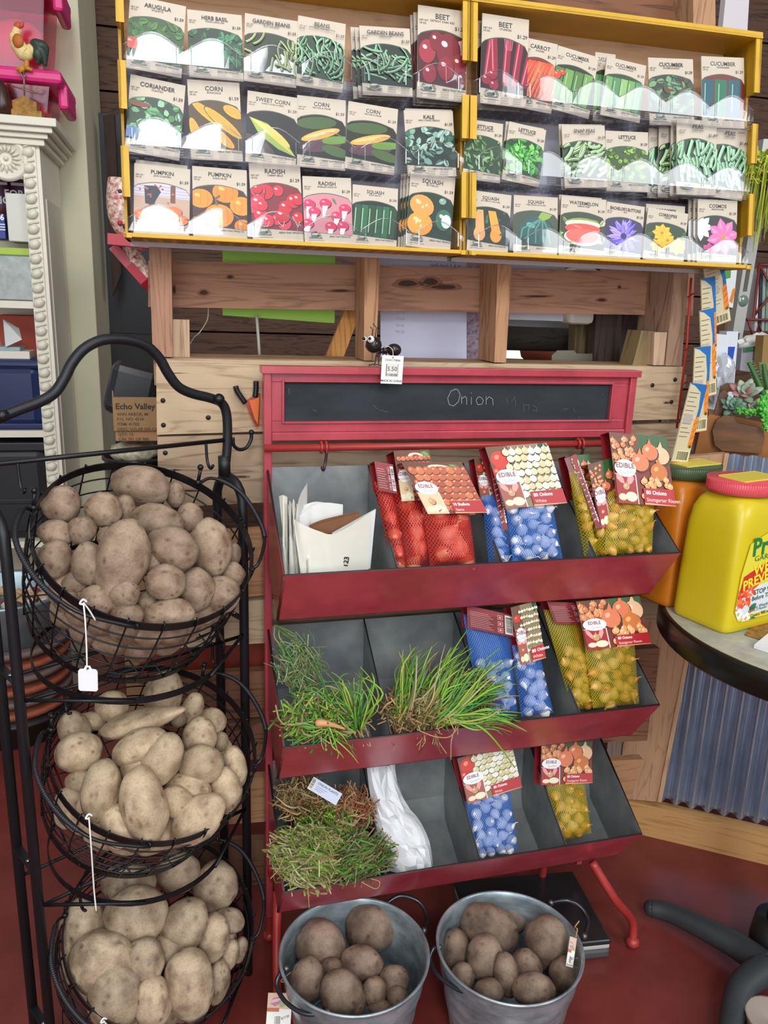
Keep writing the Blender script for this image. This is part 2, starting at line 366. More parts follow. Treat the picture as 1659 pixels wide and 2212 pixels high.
for q, l in (([(373, 690), (409, 691), (410, 773), (374, 771)], 'short pale wood block nailed beside the left stud'), ([(1414, 718), (1441, 718), (1434, 789), (1411, 789)], 'pale sawn end of a wood block at the right stud')):
    mb = slab(q, PV-.002 if q[0][0] > 1000 else PV+.03, .03, wood('#c9ab8d', '#9b7a5c', 'z')); mb.part('block', pal)
mb = slab([(1386, 714), (1414, 716), (1411, 789), (1366, 789)], PV+.02, .05, wood('#8a7550', '#5d4c30', 'z')); mb.part('block', pal)
mb = MB()
for x, y in ((352, 865), (353, 918), (357, 978), (450, 902), (1458, 820), (1409, 832), (1450, 868)):
    p = wp(x, y, PV); mb.lathe([(.004, 0), (.004, .0012), (.0, .0014)], mat('#3b332b', .5, .6), basis(p, WF.to_3x3().col[0], V((0, 0, 1)), -WB), 10)
mb.part('nail', pal, kind='stuff')
pap = lambda h: mat(h, .6)
# behind the partition
wslab('paper_sheet', [(481, 520), (724, 532), (723, 694), (722, 698), (481, 681)], PV+.15, .002, pap('#a6dd55'), 'bright green paper sheet hung behind the wooden partition', 'paper')
mbp = slab([(822, 540), (1008, 548), (1008, 778), (822, 778)], PV+.14, .002, pap('#c9cbe2'))
A = Art(mbp, basis(wp(1000, 575, PV+.139), -WF.to_3x3().col[0], V((0, 0, 1)), -WB))
A.text('Single Pack Vegetable', .005, .008, .007, '#8a8ca0', 'l'); A.text('4 & 5 Inch Pot', .005, -.004, .007, '#8a8ca0', 'l')
for i in range(9): A.text('$%d.%02d' % (1+i % 4, 29+i*5), .11, -.03-.012*i, .005, '#b4b6cc', 'l')
mbp.top('price_list', 'white printed price list seen from behind between two studs', 'paper')
wslab('paper_sheet', [(1100, 560), (1221, 565), (1216, 694), (1100, 690)], PV+.14, .002, pap('#d3d6e4'), 'short white paper behind the partition right of the middle stud', 'paper')
wslab('paper_strip', [(1009, 570), (1040, 572), (1032, 800), (1009, 800)], PV+.2, .004, mat('#8f5f70', .5, 0, .8, 160, 0, None, 0, .5, '#c9c4d8'), 'narrow magenta flowered card behind the partition', 'card')
mb = MB(); mb.box(basis(wp(1250, 640, PV+.18), WF.to_3x3().col[0], WB, V((0, 0, 1))), (.057, .05, .11), mat('#e6e3da', .4), .01); mb.top('white_box', 'white plastic box between the seed display and the ledge', 'box')
wslab('plank', [(757, 640), (792, 640), (742, 772), (704, 772)], PV+.125, .012, wood('#c98d4a', '#8f5a28', 'z'), 'orange plank leaning diagonally behind the partition', 'plank')
wslab('plank', [(1291, 620), (1347, 620), (1325, 1060), (1267, 1060)], PV+.16, .03, wood('#4a3c33', '#231a15', 'z'), 'dark weathered upright plank behind the partition, left of its neighbour', 'plank')
wslab('plank', [(1350, 620), (1412, 620), (1355, 1060), (1313, 1060)], PV+.18, .03, wood('#3e322b', '#1f1813', 'z'), 'dark weathered upright plank behind the partition, nearest the sawn block', 'plank')
wslab('post', [(1243, 700), (1286, 700), (1272, 1060), (1228, 1060)], PV+.21, .03, wood('#6f5f3d', '#4a3d24', 'z'), 'olive brown wooden post stub behind the ledge', 'post')
mb = MB(); mb.tube([wp(1080, 730, PV+.3), wp(1250, 735, PV+.3)], .026, wood('#3a332f', '#191512', 'x'), 10); mb.top('log_rail', 'dark round log rail seen through the partition opening', 'log')
mb = MB(); mb.lathe([(0, 0), (.03, 0), (.045, .02), (.05, .05), (.03, .055), (0, .056)], mat('#9a4c38', .5), Matrix.Translation(wp(1185, 790, PV+.55)) @ Matrix.Diagonal((1.6, 1.6, 1, 1)), 24); mb.top('clay_pot', 'terracotta pot seen through the partition opening', 'pot')
pz = wp(1185, 790, PV+.55); t = thing('added_pot_table', 'added plain wooden table behind the partition, holding up the terracotta pot', 'table', Matrix.Translation((pz.x, pz.y, 0)))  # made-up table, added only so the pot has something to stand on
mb = MB(); mb.bb(pz.x-.3, pz.x+.3, pz.y-.15, pz.y+.25, pz.z-.03, pz.z, wood('#6f5a48', '#47382b', 'x')); mb.part('table_top', t)
for i in (-.28, .26):
    for j in (-.13, .21): mb = MB(); mb.bb(pz.x+i, pz.x+i+.02, pz.y+j, pz.y+j+.02, 0, pz.z-.03, wood('#6f5a48', '#47382b', 'z')); mb.part('leg', t)
mb = slab([(1192, 790), (1192, 768), (1204, 757), (1240, 757), (1246, 764), (1280, 764), (1280, 790)], PV+.13, .003, mat('#8f8f80', .35, .8)); mb.top('metal_bracket', 'scalloped grey metal bracket lying behind the ledge', 'bracket')
wr = mat('#b8b7a8', .4, .5)
mb = MB(); mb.tube(catmull([wp(450, 660, PV+.12), wp(448, 690, PV+.12), (wp(432, 717, PV+.12)), wp(420, 728, PV+.11), wp(411, 742, PV+.07)], 5), .0011, wr, 6); mb.top('wire', 'thin bent wire hanging at the left opening of the partition', 'wire')
mb = MB(); mb.tube([wp(554, 680, PV+.13), wp(558, 730, PV+.13), wp(561, 775, PV+.13)], .0028, mat('#b9b8a4', .6), 6); mb.top('cord', 'pale flat cord hanging below the green paper', 'cord')
wslab('leaning_plank', [(222, 250), (247, 245), (262, 590), (243, 640)], 3.1, .04, wood('#3a2419', '#1d120c', 'z'), 'tall dark brown plank leaning between the cream pillar and the seed display', 'plank')
# ================================================================ left: door, cabinet, boots, boxes
blk = mat('#15171c', .5, 0, .3, 40, .1, (8, 8, 1))
mb = MB(); a0 = la(238, 600, 3.3); a1 = la(345, 600, 3.3); zs = wp(290, 716, 3.3).z
mb.bb(a0-.02, a1+.02, 3.30, 3.33, 0, zs-.004, blk, WF); mb.bb(a0-.02, a1+.02, 3.30, 3.33, zs+.004, wp(290, 250, 3.3).z, blk, WF)
mb.bb(a0-.02, a1+.02, 3.29, 3.30, zs-.006, zs+.008, blk, WF); mb.top('door_1', kind='structure', M=WF)
# cabinet
X3_ = WF.to_3x3().col[0].copy(); SZ_ = V((0, 0, 1))
wh = mat('#e8e4d2', .4, 0, .04, 8); CV = 2.50
cab = thing('shelf_cabinet', 'cream white shelf cabinet with rope-turned edge and rosette at the left', 'cabinet', WF @ Matrix.Translation((la(0, 600, CV), CV, 0)))
ac = la(105, 600, CV); zt = wp(60, 315, CV).z; cd_ = .34
K = 1.62
mb = MB(); mb.bb(ac-.022*K, ac, CV+.001, CV+cd_, 0, zt, wh, WF); mb.bb(ac-1.3, ac, CV+cd_-.01, CV+cd_, 0, zt, wh, WF); mb.bb(ac-1.3, ac-1.27, CV, CV+cd_, 0, zt, wh, WF)
mb.bb(ac, ac+.003, CV+.045, CV+cd_-.04, .3, zt-.13, mat('#cfcdbd', .4), WF); mb.part('body', cab)
zh = wp(40, 385, CV).z
mb = MB(); mb.bb(ac-1.3, ac-.030*K, CV, CV+.015*K, zh, zt, wh, WF); mb.part('top_rail', cab)
mb = MB(); mb.bb(ac-.0285*K, ac-.006*K, CV-.003*K, CV+.02*K, 0, zt, wh, WF, .002)
ax = ac-.0172*K; z = 0.05; k = 0
while z < zt-.01:
    c = WF @ V((ax, CV-.004*K, z)); mb.tube([c+X3_*q[0]*K+SZ_*q[1]*K for q in ((-.0085, -.003), (-.004, .002), (.004, .0045), (.0085, .003))], [.003*K, .0085*K, .0085*K, .003*K], wh, 8)
    mb.tube([c+X3_*q[0]*K+SZ_*(q[1]+.0135)*K-WB*.003 for q in ((-.0085, -.003), (.0, .001), (.0085, .002))], .0018*K, wh, 6); z += .0245*K
mb.part('rope_moulding', cab)
mb = MB(); p = wp(14, 343, CV)
mb.lathe([(q*K*1.12, y*K) for q, y in [(.0, .003), (.022, .003), (.026, .008), (.03, .007), (.032, 0)]], wh, basis(p, WF.to_3x3().col[0], V((0, 0, 1)), -WB), 32)
for i in range(16):
    a = i*math.pi/8; d = X3_*math.cos(a)+SZ_*math.sin(a); mb.tube([p+d*.010*K-WB*.005*K, p+d*.016*K-WB*.007*K, p+d*.023*K-WB*.004*K], [.0012*K, .0026*K, .001*K], wh, 6)
mb.ball(p-WB*.005*K, .004*K, wh, 2); mb.part('rosette', cab)
mb = MB()
for i, (o, z0, z1) in enumerate(((.010, 0, .010), (.017, .010, .018), (.026, .018, .027), (.034, .027, .040))): mb.bb(ac-1.35, ac+o*K, CV-o*K, CV+cd_, zt+z0*K, zt+z1*K, wh, WF, .002)
mb.part('cornice', cab)
ztop = zt+.040*K
shelf_z = [wp(40, 658, CV).z, wp(40, 938, CV).z, wp(30, 1178, CV).z]
for z in shelf_z:
    mb = MB(); mb.bb(ac-1.27, ac-.029*K, CV+.004, CV+cd_-.011, z-.010, z+.010, wh, WF); mb.part('shelf', cab)
shelf_z = [z+.010 for z in shelf_z]
def onshelf(px, v, z): return WF @ V((la(px, 500, v), v, z))
def bx(name, x0, x1, v, dv, z0, z1, m, label, cat, bev=.003, **k):
    a0, a1 = sorted((x0, x1)); mb = MB(); mb.bb(a0, a1, v, v+dv, z0, z1, m, WF, bev)
    return mb.top(name, label, cat, M=WF @ Matrix.Translation(((a0+a1)/2, v+dv/2, z0)), **k)
v = CV+.02
# pink totes above
pk = clear_plastic('pink_plastic', (.93, .22, .55, 1), .35, .2); pkl = mat('#e0307f', .35, 0, 0)
def tote(lbl, x1, y0, y1, vv, z0=None):
    a1 = la(x1, y1, vv); zb_, zt_ = (z0 if z0 is not None else wp(60, y1, vv).z), wp(60, y0, vv).z
    t = thing('storage_tote', lbl, 'storage tote', WF @ Matrix.Translation((a1-.2, vv, zb_)), 'pink totes')
    def ring(s_, z): return [(a1-.6-s_, vv-s_), (a1+s_, vv-s_), (a1+s_, vv+.24+s_), (a1-.6-s_, vv+.24+s_)]
    mb = MB(); H_ = zt_-zb_; n = 4; vs = []
    for s_, z in ((-.03, 0), (-.008, H_*.9), (-.014, H_*.9), (-.036, .004)): vs += [WF @ V((x, y, zb_+z)) for x, y in ring(s_, z)]
    fs = [[k*4+i, k*4+(i+1) % 4, k*4+4+(i+1) % 4, k*4+4+i] for k in range(3) for i in range(4)]+[[3, 2, 1, 0], [12, 13, 14, 15]]
    mb.add(vs, fs, pk); mb.part('tub', t)
    mb = MB(); mb.bb(a1-.62, a1+.026, vv-.026, vv+.264, zt_-.035, zt_, pkl, WF, .011); mb.bb(a1+.005, a1+.032, vv+.03, vv+.2, zt_-.085, zt_-.02, pkl, WF, .009)
    mb.part('lid', t)
    for i in range(5):
        mb = MB(); c = WF @ V((a1-.10-.08*i, vv+.12, zb_+H_*.35+random.uniform(-.02, .02))); mb.ball(c, (.08, .08, H_*.3), mat(['#f2a0a0', '#d9488f', '#f5b48f'][i % 3], .6), 2); mb.part('contents', t)
    return zt_
vz = CV+.01
zt1 = tote('lower pink storage tote on top of the white cabinet', 122, 150, 288, vz+.01, ztop)
tote('upper pink storage tote stacked on the lower one', 108, -70, 60, vz+.01, zt1)
# rooster weather-vane ornament on a wooden block
def vp(px, py, vv=CV-.02): return wp(px, py, vv)
oc = mat('#a87b35', .7, 0, .35, 60, .3, None, 0, .5, '#7d5720')
ro = thing('rooster_ornament', 'painted rooster weather-vane ornament on an ochre wooden block', 'figurine', Matrix.Translation(vp(62, 285)))
zc = ztop; X3 = WF.to_3x3().col[0]
mb = MB(); w0 = vp(30, 200); w1 = vp(82, 200); aw = (w1-w0).length
b0 = V((vp(30, 270).x, vp(30, 270).y, ztop)); b1 = V((vp(82, 270).x, vp(82, 270).y, ztop))
hh = vp(55, 207).z-ztop
mb.prism([b0, b1, b1+V((0, 0, hh*.75)), (b0+b1)/2+V((0, 0, hh)), b0+V((0, 0, hh*.75))], WB*.05, oc)
e = X3*.012; mb.prism([b0-e-WB*.006, b1+e-WB*.006, b1+e-WB*.006+V((0, 0, .02)), b0-e-WB*.006+V((0, 0, .02))], WB*.06, oc); mb.part('block', ro)
mb = MB(); br = mat('#8c8468', .4, .6)
mb.tube([vp(53, 207), vp(51, 150)], .0022, br, 6); mb.tube([vp(27, 186), vp(52, 193), vp(78, 202)], .0018, br, 6); mb.tube(catmull([vp(75, 200), vp(84, 196), vp(82, 190), vp(76, 194)], 5), .0014, br, 6)
mb.tube(catmull([vp(40, 150), vp(45, 160), vp(51, 168), vp(57, 158)], 4), .0016, br, 6); mb.part('vane_rod', ro)
ye = mat('#d9b64f', .6, 0, .5, 300, .4, None, 0, .5, '#efe6b8')
body = [(38, 62, 9), (34, 78, 13), (38, 95, 15), (47, 108, 16), (55, 118, 13), (62, 112, 11), (72, 103, 8)]
mb = MB(); mb.tube(catmull([vp(x, y) for x, y, r in body], 4), [r*.88/FOC*2.45 for x, y, r in [body[min(int(i/4), 6)] for i in range(25)]], ye, 14); mb.part('body', ro)
mb = MB(); mb.tube(catmull([vp(34, 60), vp(40, 54), (vp(46, 56)), vp(50, 47)], 3), [.006, .008, .008, .008, .008, .007, .006, .005, .004, .003], mat('#c4583a', .6), 8); mb.part('comb', ro)
mb = MB(); mb.ball(vp(42, 93)-WB*.018, (.015, .009, .018), mat('#c06a2a', .6), 2); mb.part('wing', ro)
gr = mat('#34453a', .5, 0, .4, 200)
mb = MB()
for pts in ([(72, 103), (85, 98), (97, 105), (101, 120)], [(72, 105), (84, 106), (94, 120), (98, 142)], [(70, 107), (80, 112), (84, 128), (80, 138)], [(70, 100), (78, 96), (88, 104), (92, 118)]):
    c = catmull([vp(*q) for q in pts], 4); mb.tube(c, [.005+.010*math.sin(math.pi*min(1, i/len(c)+.15)) for i in range(len(c))], gr, 8)
mb.part('tail', ro)
mb = MB(); lg = mat('#c98a2e', .6)
mb.tube([vp(57, 125), vp(58, 140), vp(53, 148)], .0065, lg, 8)
for q in ((35, 150), (42, 156), (70, 152)): mb.tube([vp(53, 145), vp(*q)], [.0065, .004], lg, 8)
mb.part('leg', ro)
mb = MB(); p = vp(8, 262); mb.lathe([(0, 0), (.021, 0), (.024, .03), (.015, .07), (.006, .088), (0, .09)], mat('#3a1f14', .35), Matrix.Translation(V((p.x, p.y, ztop))), 20); mb.top('brown_ornament', 'small dark brown glazed ornament at the cabinet top edge', 'ornament')
# shelf contents
def candle(px, lbl):
    t = thing('candle_jar', lbl, 'candle', Matrix.Translation(onshelf(px, CV+.2, shelf_z[0]+.10)))
    c = onshelf(px, CV+.2, wp(40, 445, CV+.2).z); mb = MB()
    mb.lathe([(0, -.1), (.046, -.1), (.048, .01), (.048, .09), (.042, .1), (0, .1)], mat('#5a1f1a', .3), Matrix.Translation(c), 24); mb.part('jar', t)
    mb = MB(); mb.lathe([(.0488, -.01), (.0488, .085)], mat('#4a1a40', .5), Matrix.Translation(c), 24)
    A = Art(mb, basis(c+V((0, 0, .035))-WB*.0500, X3, V((0, 0, 1)), -WB)); A.rect(-.03, .016, .03, .024, '#cfc6c9'); A.text('FOREST', 0, -.016, .020, '#e8e2ea', 'c', .03, 0 if px > 20 else math.pi); mb.part('paper_label', t)
candle(8, 'candle jar with purple label on the top shelf, leftmost'); candle(62, 'candle jar with purple label behind the white carton')
bx('carton', la(17, 500, v), la(79, 500, v), v, .1, wp(40, 522, v).z, wp(40, 418, v).z, mat('#d6d6cc', .5), 'small blank white carton on the top shelf of the cabinet', 'box')
mbp = MB(); a0, a1 = la(-40, 500, v), la(11, 500, v); mbp.bb(a0, a1, v, v+.08, wp(5, 515, v).z, wp(5, 462, v).z, mat('#27408f', .5), WF)
A = Art(mbp, basis(wp(0, 475, v-.0005), X3, V((0, 0, 1)), -WB)); A.text('6', .006, 0, .015, '#f2f2f2', 'c', .03)
for i in range(3): A.rect(-.005, -.013-.007*i, .012, -.010-.007*i, '#dfe3f0')
mbp.top('blue_box', 'dark blue box with a white numeral beside the white carton', 'box')
gz = mat('#8d9390', .35, .55, .2, 40)
zg = wp(40, 551, v).z
bx('metal_bin', la(-60, 600, v), la(83, 600, v), v, .2, shelf_z[0], zg, gz, 'grey galvanised bin on the upper shelf of the cabinet', 'metal bin', .004)
bx('green_packet', la(-20, 540, v), la(68, 540, v), v+.01, .05, zg, zg+.02, mat('#a9c63d', .4), 'lime green packet lying on the galvanised bin', 'packet', .002)
bx('red_box', la(-40, 700, v), la(86, 700, v), v+.21, .08, shelf_z[1]+.002, wp(40, 685, v).z, mat('#c2492f', .5), 'orange red box standing behind the navy tub', 'box', .003)
nv = mat('#1c2c58', .25, 0, 0)
t = thing('plastic_tub', 'glossy navy blue plastic tub with lid on the middle shelf', 'storage tub', Matrix.Translation(onshelf(30, v, shelf_z[1])))
a0, a1 = la(-90, 850, v), la(98, 850, v); zr = wp(50, 785, v).z
mb = MB(); mb.bb(a0, a1-.006, v, v+.18, shelf_z[1], zr, nv, WF, .03); mb.bb(a0-.003, a1, v-.004, v+.184, shelf_z[1], shelf_z[1]+.02, nv, WF, .006); mb.part('tub', t)
mb = MB(); mb.bb(a0-.004, a1+.002, v-.006, v+.186, zr-.016, zr+.012, nv, WF, .01); mb.part('lid', t)
zr += .012
for i, (s_, h, l) in enumerate((('#e4e0d2', .022, 'white magazine lying on the navy tub'), ('#9fb4b8', .012, 'pale blue pamphlet on top of the magazine'))):
    mb = MB(); mb.bb(la(-50, 760, v), la(62-i*20, 760, v), v+.01, v+.1, zr, zr+h, mat(s_, .5), WF @ Matrix.Translation((0, 0, 0)), .001); mb.top('magazine', l, 'magazine'); zr += h
mb = MB(); q = [onshelf(-10, v, zr), onshelf(28, v, zr+.022), onshelf(24, v+.08, zr+.05), onshelf(-10, v+.08, zr+.075)]
mb.prism(q, V((0, 0, .001)), mat('#dfe3e2', .4)); mb.top('paper_wrapper', 'crumpled white paper wrapper on the magazines', 'paper')
mb = MB(); a0, a1 = la(-90, 1040, v), la(110, 1040, v); bk = mat('#1b1c20', .45)
mb.bb(a0, a1-.006, v, v+.2, shelf_z[2], wp(50, 965, v).z, bk, WF, .03); mb.bb(a0, a1, v-.006, v+.206, wp(50, 975, v).z, wp(50, 955, v).z, bk, WF, .005); mb.bb(a0, a1-.002, v-.003, v+.2, wp(50, 1088, v).z, wp(50, 1078, v).z, bk, WF, .002)
mb.top('black_tote', 'black plastic tote on the lowest visible shelf', 'storage tote')
# galvanised tub and terracotta saucers stacked on the floor
p = WF @ V((la(30, 1450, 2.27), 2.27, 0)); G = 1.18; tc = mat('#a2583f', .7, 0, .2, 30)
r0 = .14; z = 0
zc0 = wp(30, 1560, 2.15).z
mb = MB(); mb.lathe([(0, 0), (.14, 0), (.150, zc0*.9), (.156, zc0*.9), (.156, zc0), (0, zc0)], mat('#2c2526', .5), Matrix.Translation(p), 40); mb.top('black_crock', 'dark round crock standing on the floor behind the left rack posts', 'pot'); z = zc0
zs1 = wp(30, 1405, 2.15).z; dz_ = (zs1-zc0)/6
for i in range(6):
    mb = MB(); mb.lathe([(0, .001), (.125, .001), (.13, dz_*.2), (.150, dz_*.55), (.157, dz_*.6), (.157, dz_*.98), (.146, dz_*.98), (0, dz_*.95)], mat(['#a5573c', '#7b6762'][i % 2], .7, 0, .2, 30), Matrix.Translation(p+V((0, 0, z))), 40)
    mb.top('saucer', '%s plant saucer in the round stack, %s' % (['terracotta', 'grey'][i % 2], ['lowest', 'second from below', 'third from below', 'third from top', 'second from top', 'topmost'][i]), 'plant saucer', 'stacked plant saucers'); z += dz_
z += .002; ht = wp(30, 1262, 2.3).z-z; t = thing('metal_tub', 'light blue galvanised tub of small pieces on top of the saucer stack', 'tub', Matrix.Translation(p+V((0, 0, z))))
mb = MB(); mb.lathe([(0, 0), (.13, 0), (.156, ht*.95), (.161, ht), (.166, ht*.96), (.161, ht*.92), (.132, .003), (0, .003)], mat('#9fb2b8', .35, .6, .15, 30), Matrix.Translation(p+V((0, 0, z))), 40); mb.part('tub', t)
mb = MB()
for i in range(60): a = random.uniform(0, 6.28); r = .13*math.sqrt(random.random()); mb.ball(p+V((r*math.cos(a), r*math.sin(a), z+ht*.6+random.uniform(0, .015))), random.uniform(.012, .022), mat(random.choice(['#c9a77e', '#5b504a', '#a3312a', '#d9cfc0']), .7), 1)
mb.part('filling', t, kind='stuff')
# things between the pillar and the partition
mb = MB()
def bootm(o, ya, s_=1):
    Mx = Matrix.Translation(o) @ WF.to_3x3().to_4x4() @ Matrix.Rotation(ya, 4, 'Y') @ Matrix.Scale(s_, 4)
    t = thing('rain_boot', '', 'rain boot', Mx)
    fm = mat('#e6dcc6', .35, 0, .7, 120, 0, None, 0, .5, '#b03a3e'); rd = mat('#c22b3f', .35)
    mb = MB(); P = [(0, 0, .13), (0, 0, .08), (.003, 0, .045), (.02, 0, .026), (.05, 0, .02), (.078, 0, .017)]
    c = catmull([Mx @ V(q) for q in P], 4); n = len(c); mb.tube(c, [s_*(.026+.004*math.sin(i/n*9)) if i < n*.6 else s_*(.026-.010*(i/n-.6)/.4) for i in range(n)], fm, 16); mb.part('upper', t)
    mb = MB(); pts = [(-.026, -.02), (.03, -.024), (.08, -.02), (.098, 0), (.08, .02), (.03, .024), (-.026, .02)]
    mb.prism([Mx @ V((x, y, -.003)) for x, y in pts], Mx.to_3x3() @ V((0, 0, .022)), rd); mb.part('sole', t)
    for i in range(5):
        mb = MB(); q = Mx @ V((random.uniform(-.012, .03), -.026, random.uniform(.03, .11))); mb.ball(q, .006*s_, mat(random.choice(['#e08a2e', '#4a2f5e', '#5f7a3a', '#c22b3f']), .4), 1); mb.part('flower_print', t)
    return t
b_ = bootm(wp(256, 556, 2.5), .85, 1.18); b_['label'] = 'floral child rain boot with red sole hanging toe down below the seed display'
b_ = bootm(wp(262, 528, 2.4), .05, 1.3); b_['label'] = 'floral red soled boot half hidden behind the yellow display edge'
t = thing('cardboard_box', 'brown open shipping box with printed lettering beside the pillar', 'cardboard box', WF @ Matrix.Translation((la(290, 900, 2.1), 2.1, 0)))
cb = mat('#a8835a', .8, 0, .08, 60); mb = MB(); vv = 2.05; a0, a1 = la(246, 930, vv), la(350, 930, vv); z0, z1 = wp(290, 928, vv).z, wp(290, 858, vv).z
mb.bb(a0, a1, vv, vv+.003, z0, z1, cb, WF); mb.bb(a0, a0+.003, vv+.003, vv+.2, z0, z1+.015, cb, WF); mb.bb(a0, a1, vv+.2, vv+.23, z0, z1, cb, WF); mb.bb(a1-.003, a1, vv+.003, vv+.2, z0, z1, cb, WF); mb.bb(a0, a1, vv, vv+.2, z0-.003, z0, cb, WF)
A = Art(mb, basis(wp(252, 882, vv-.0003), X3, V((0, 0, 1)), -WB)); A.text('Echo Valley', -.002, -.002, .0142, '#2e2620', 'l', .03)
for i, s_ in enumerate(('ANN ARBOR, MI', 'P.O. NO: 4514', 'ITEM: 41702', 'DESC: SOLAR JAR-CAP W/FRAME', 'QTY: 12', 'C/N: 751 OF 900')): A.text(s_, 0, -.018-.0125*i, .0072, '#4a3a2c', 'l', .015)
mb.part('carton', t)
mb = MB(); mb.box(WF @ Matrix.Translation((la(287, 830, vv+.07), vv+.07, z1+.01)) @ Matrix.Rotation(.25, 4, 'Y'), (.12, .13, .13), mat('#26282b', .25), .02); mb.top('black_plastic_case', 'dark smoky plastic case standing in the open cardboard box', 'case')
bx('carton', a0+.002, a1-.004, vv+.01, .18, wp(290, 955, vv).z, z0-.004, mat('#b78a5e', .8), 'plain brown flattened carton under the lettered shipping box', 'cardboard box')
zz = wp(290, 955, vv).z
bx('carton', a0-.004, a1-.002, vv, .2, 0, zz-.12, mat('#8f6d4a', .8), 'tall brown carton on the floor behind the wire rack', 'cardboard box')
mb = MB(); p = WF @ V((la(292, 1000, vv+.09), vv+.09, zz-.12)); mb.lathe([(0, 0), (.065, 0), (.078, .06), (.083, .062), (.083, .07), (.076, .07), (.065, .01), (0, .01)], mat('#1c1d1e', .3), Matrix.Translation(p), 30); mb.top('plant_pot', 'black plastic pot on the tall carton', 'pot')
mb = MB()
bag_m = mat('#cbbfa4', .3, 0, .4, 90)
vs, fs = ico(3); mb.add([p+V((v.x*.066, v.y*.06, .078+v.z*.026+.012*noise.noise(v*3))) for v in vs], fs, bag_m, True); mb.top('plastic_bag', 'crumpled clear bag of twine sitting in the black pot', 'bag')
# ================================================================ red bin stand
SF = frame(-.2054, 1.291, .2762); SX = SF.to_3x3().col[0].copy(); SN = -SF.to_3x3().col[1].copy(); SZ = V((0, 0, 1)); SW = .6797; SO = SF.to_translation()
def s(a, u, z): return SO+SX*a+SN*u+SZ*z            # metres along, towards viewer, up
def sh(px, py, u, tilt=0, z0=0):
    """pixel on a stand plane at distance u, leaning back by tilt above height z0"""
    n = SN*math.cos(tilt)+SZ*math.sin(tilt); return hit(px, py, SO+SN*u+SZ*z0, n)
red = mat('#b5434f', .30, 0, .10, 14, .03, None, .2, .5, '#a03742'); redd = mat('#6e2a20', .6, 0, .5, 90); redm = mat('#a5342f', .35, 0, .1, 20)
st = thing('bin_display_stand', 'red metal display stand with chalkboard header and three slanting bin shelves', 'display stand', SF)
ZH, ZB = 1.134, 1.012
def sb(mb, a0, a1, u0, u1, z0, z1, m, bev=.0015): return mb.bb(a0, a1, -u1, -u0, z0, z1, m, SF, bev)
for a in (0, SW-.013):
    mb = MB(); sb(mb, a, a+.013, 0, .02, .08, ZH-.008, red); mb.part('side_post', st)
mb = MB(); sb(mb, -.004, SW+.004, -.002, .026, ZH-.012, ZH, red, .001)
sb(mb, .013, SW-.013, .004, .018, ZB, ZB+.014, red); sb(mb, .013, SW-.013, .006, .014, ZB+.014, ZB+.032, red, .001); sb(mb, .013, SW-.013, .006, .014, ZH-.026, ZH-.012, red, .001)
sb(mb, .013, .034, .006, .014, ZB+.032, ZH-.026, red, .001); sb(mb, SW-.048, SW-.013, .006, .014, ZB+.032, ZH-.026, red, .001)
k = .004; x0, x1, z0, z1 = .034, SW-.048, ZB+.032, ZH-.026
for q in ((x0-k, x0, z0-k, z1+k), (x1, x1+k, z0-k, z1+k), (x0, x1, z0-k, z0), (x0, x1, z1, z1+k)): sb(mb, q[0], q[1], .012, .0175, q[2], q[3], red, .0008)
mb.part('header_frame', st)
cb_ = mat('#22262b', .75, 0, .45, 9, 0, (1, 1, 3), 0, .3, '#31363b')
mb = MB(); sb(mb, x0, x1, .004, .010, z0, z1, cb_, 0)
ch = Art(mb, basis(sh(0, 0, .0102)*0, SX, SZ, SN)); ch.M = basis(V((0, 0, 0)), SX, SZ, SN)
def cpx(px, py): q = sh(px, py, .0102); return (q.dot(SX), q.z)
o_ = sh(900, 870, .0102); ch.M = basis(o_, SX, SZ, SN); 
def c2(px, py): q = sh(px, py, .0102)-o_; return (q.dot(SX), q.z)
def chalk(pts, wd=.0011, h='#8d9195'): ch.stroke([c2(*p) for p in pts], wd, h)
chalk([(985, 840), (974, 845), (967, 860), (970, 874), (980, 877), (990, 868), (994, 852), (988, 841), (980, 841)])
chalk([(997, 856), (997, 872)]); chalk([(997, 862), (1004, 856), (1008, 860), (1008, 874)]); chalk([(1018, 858), (1018, 874)]); chalk([(1018, 848), (1018.5, 850)])
chalk([(1040, 859), (1033, 857), (1028, 865), (1032, 874), (1041, 873), (1044, 865), (1040, 859)]); chalk([(1050, 856), (1050, 874)]); chalk([(1050, 864), (1056, 857), (1064, 862), (1065, 875)])
for pts in ([(1094, 860), (1096, 872)], [(1104, 868), (1112, 858), (1114, 878)], [(1130, 870), (1132, 890)], [(1132, 876), (1142, 874), (1142, 886)], [(1152, 876), (1158, 880), (1160, 888), (1150, 886)], [(1216, 884), (1228, 883)], [(1238, 880), (1241, 892)], [(1250, 900), (1252, 904)], [(820, 886), (838, 890)], [(806, 875), (816, 884)], [(624, 838), (625, 852)], [(676, 885), (684, 888)], [(1300, 853), (1304, 852)]): chalk(pts, .0007, '#5b6065')
mb.part('chalkboard', st)
mb = MB(); zr = sh(800, 966, .03).z; mb.tube([s(.0, .026, zr), s(SW, .026, zr)], .0062, redm, 12); mb.part('rail', st)
for px in (700, 1254):
    mb = MB(); q = sh(px, 968, .03); a = (q-SO).dot(SX)
    for d in (-.004, .004): mb.tube([s(a+d, .026+.0085*math.cos(t), zr+.0085*math.sin(t)) for t in [i*math.pi/6 for i in range(12)]], .0024, redm, 8, True)
    mb.tube(catmull([s(a+.004, .034, zr-.004), s(a+.002, .032, zr-.025), s(a-.002, .038, zr-.036), s(a-.006, .044, zr-.03)], 4), .0024, mat('#4f3a38', .4, .5), 8); mb.part('hook', st)
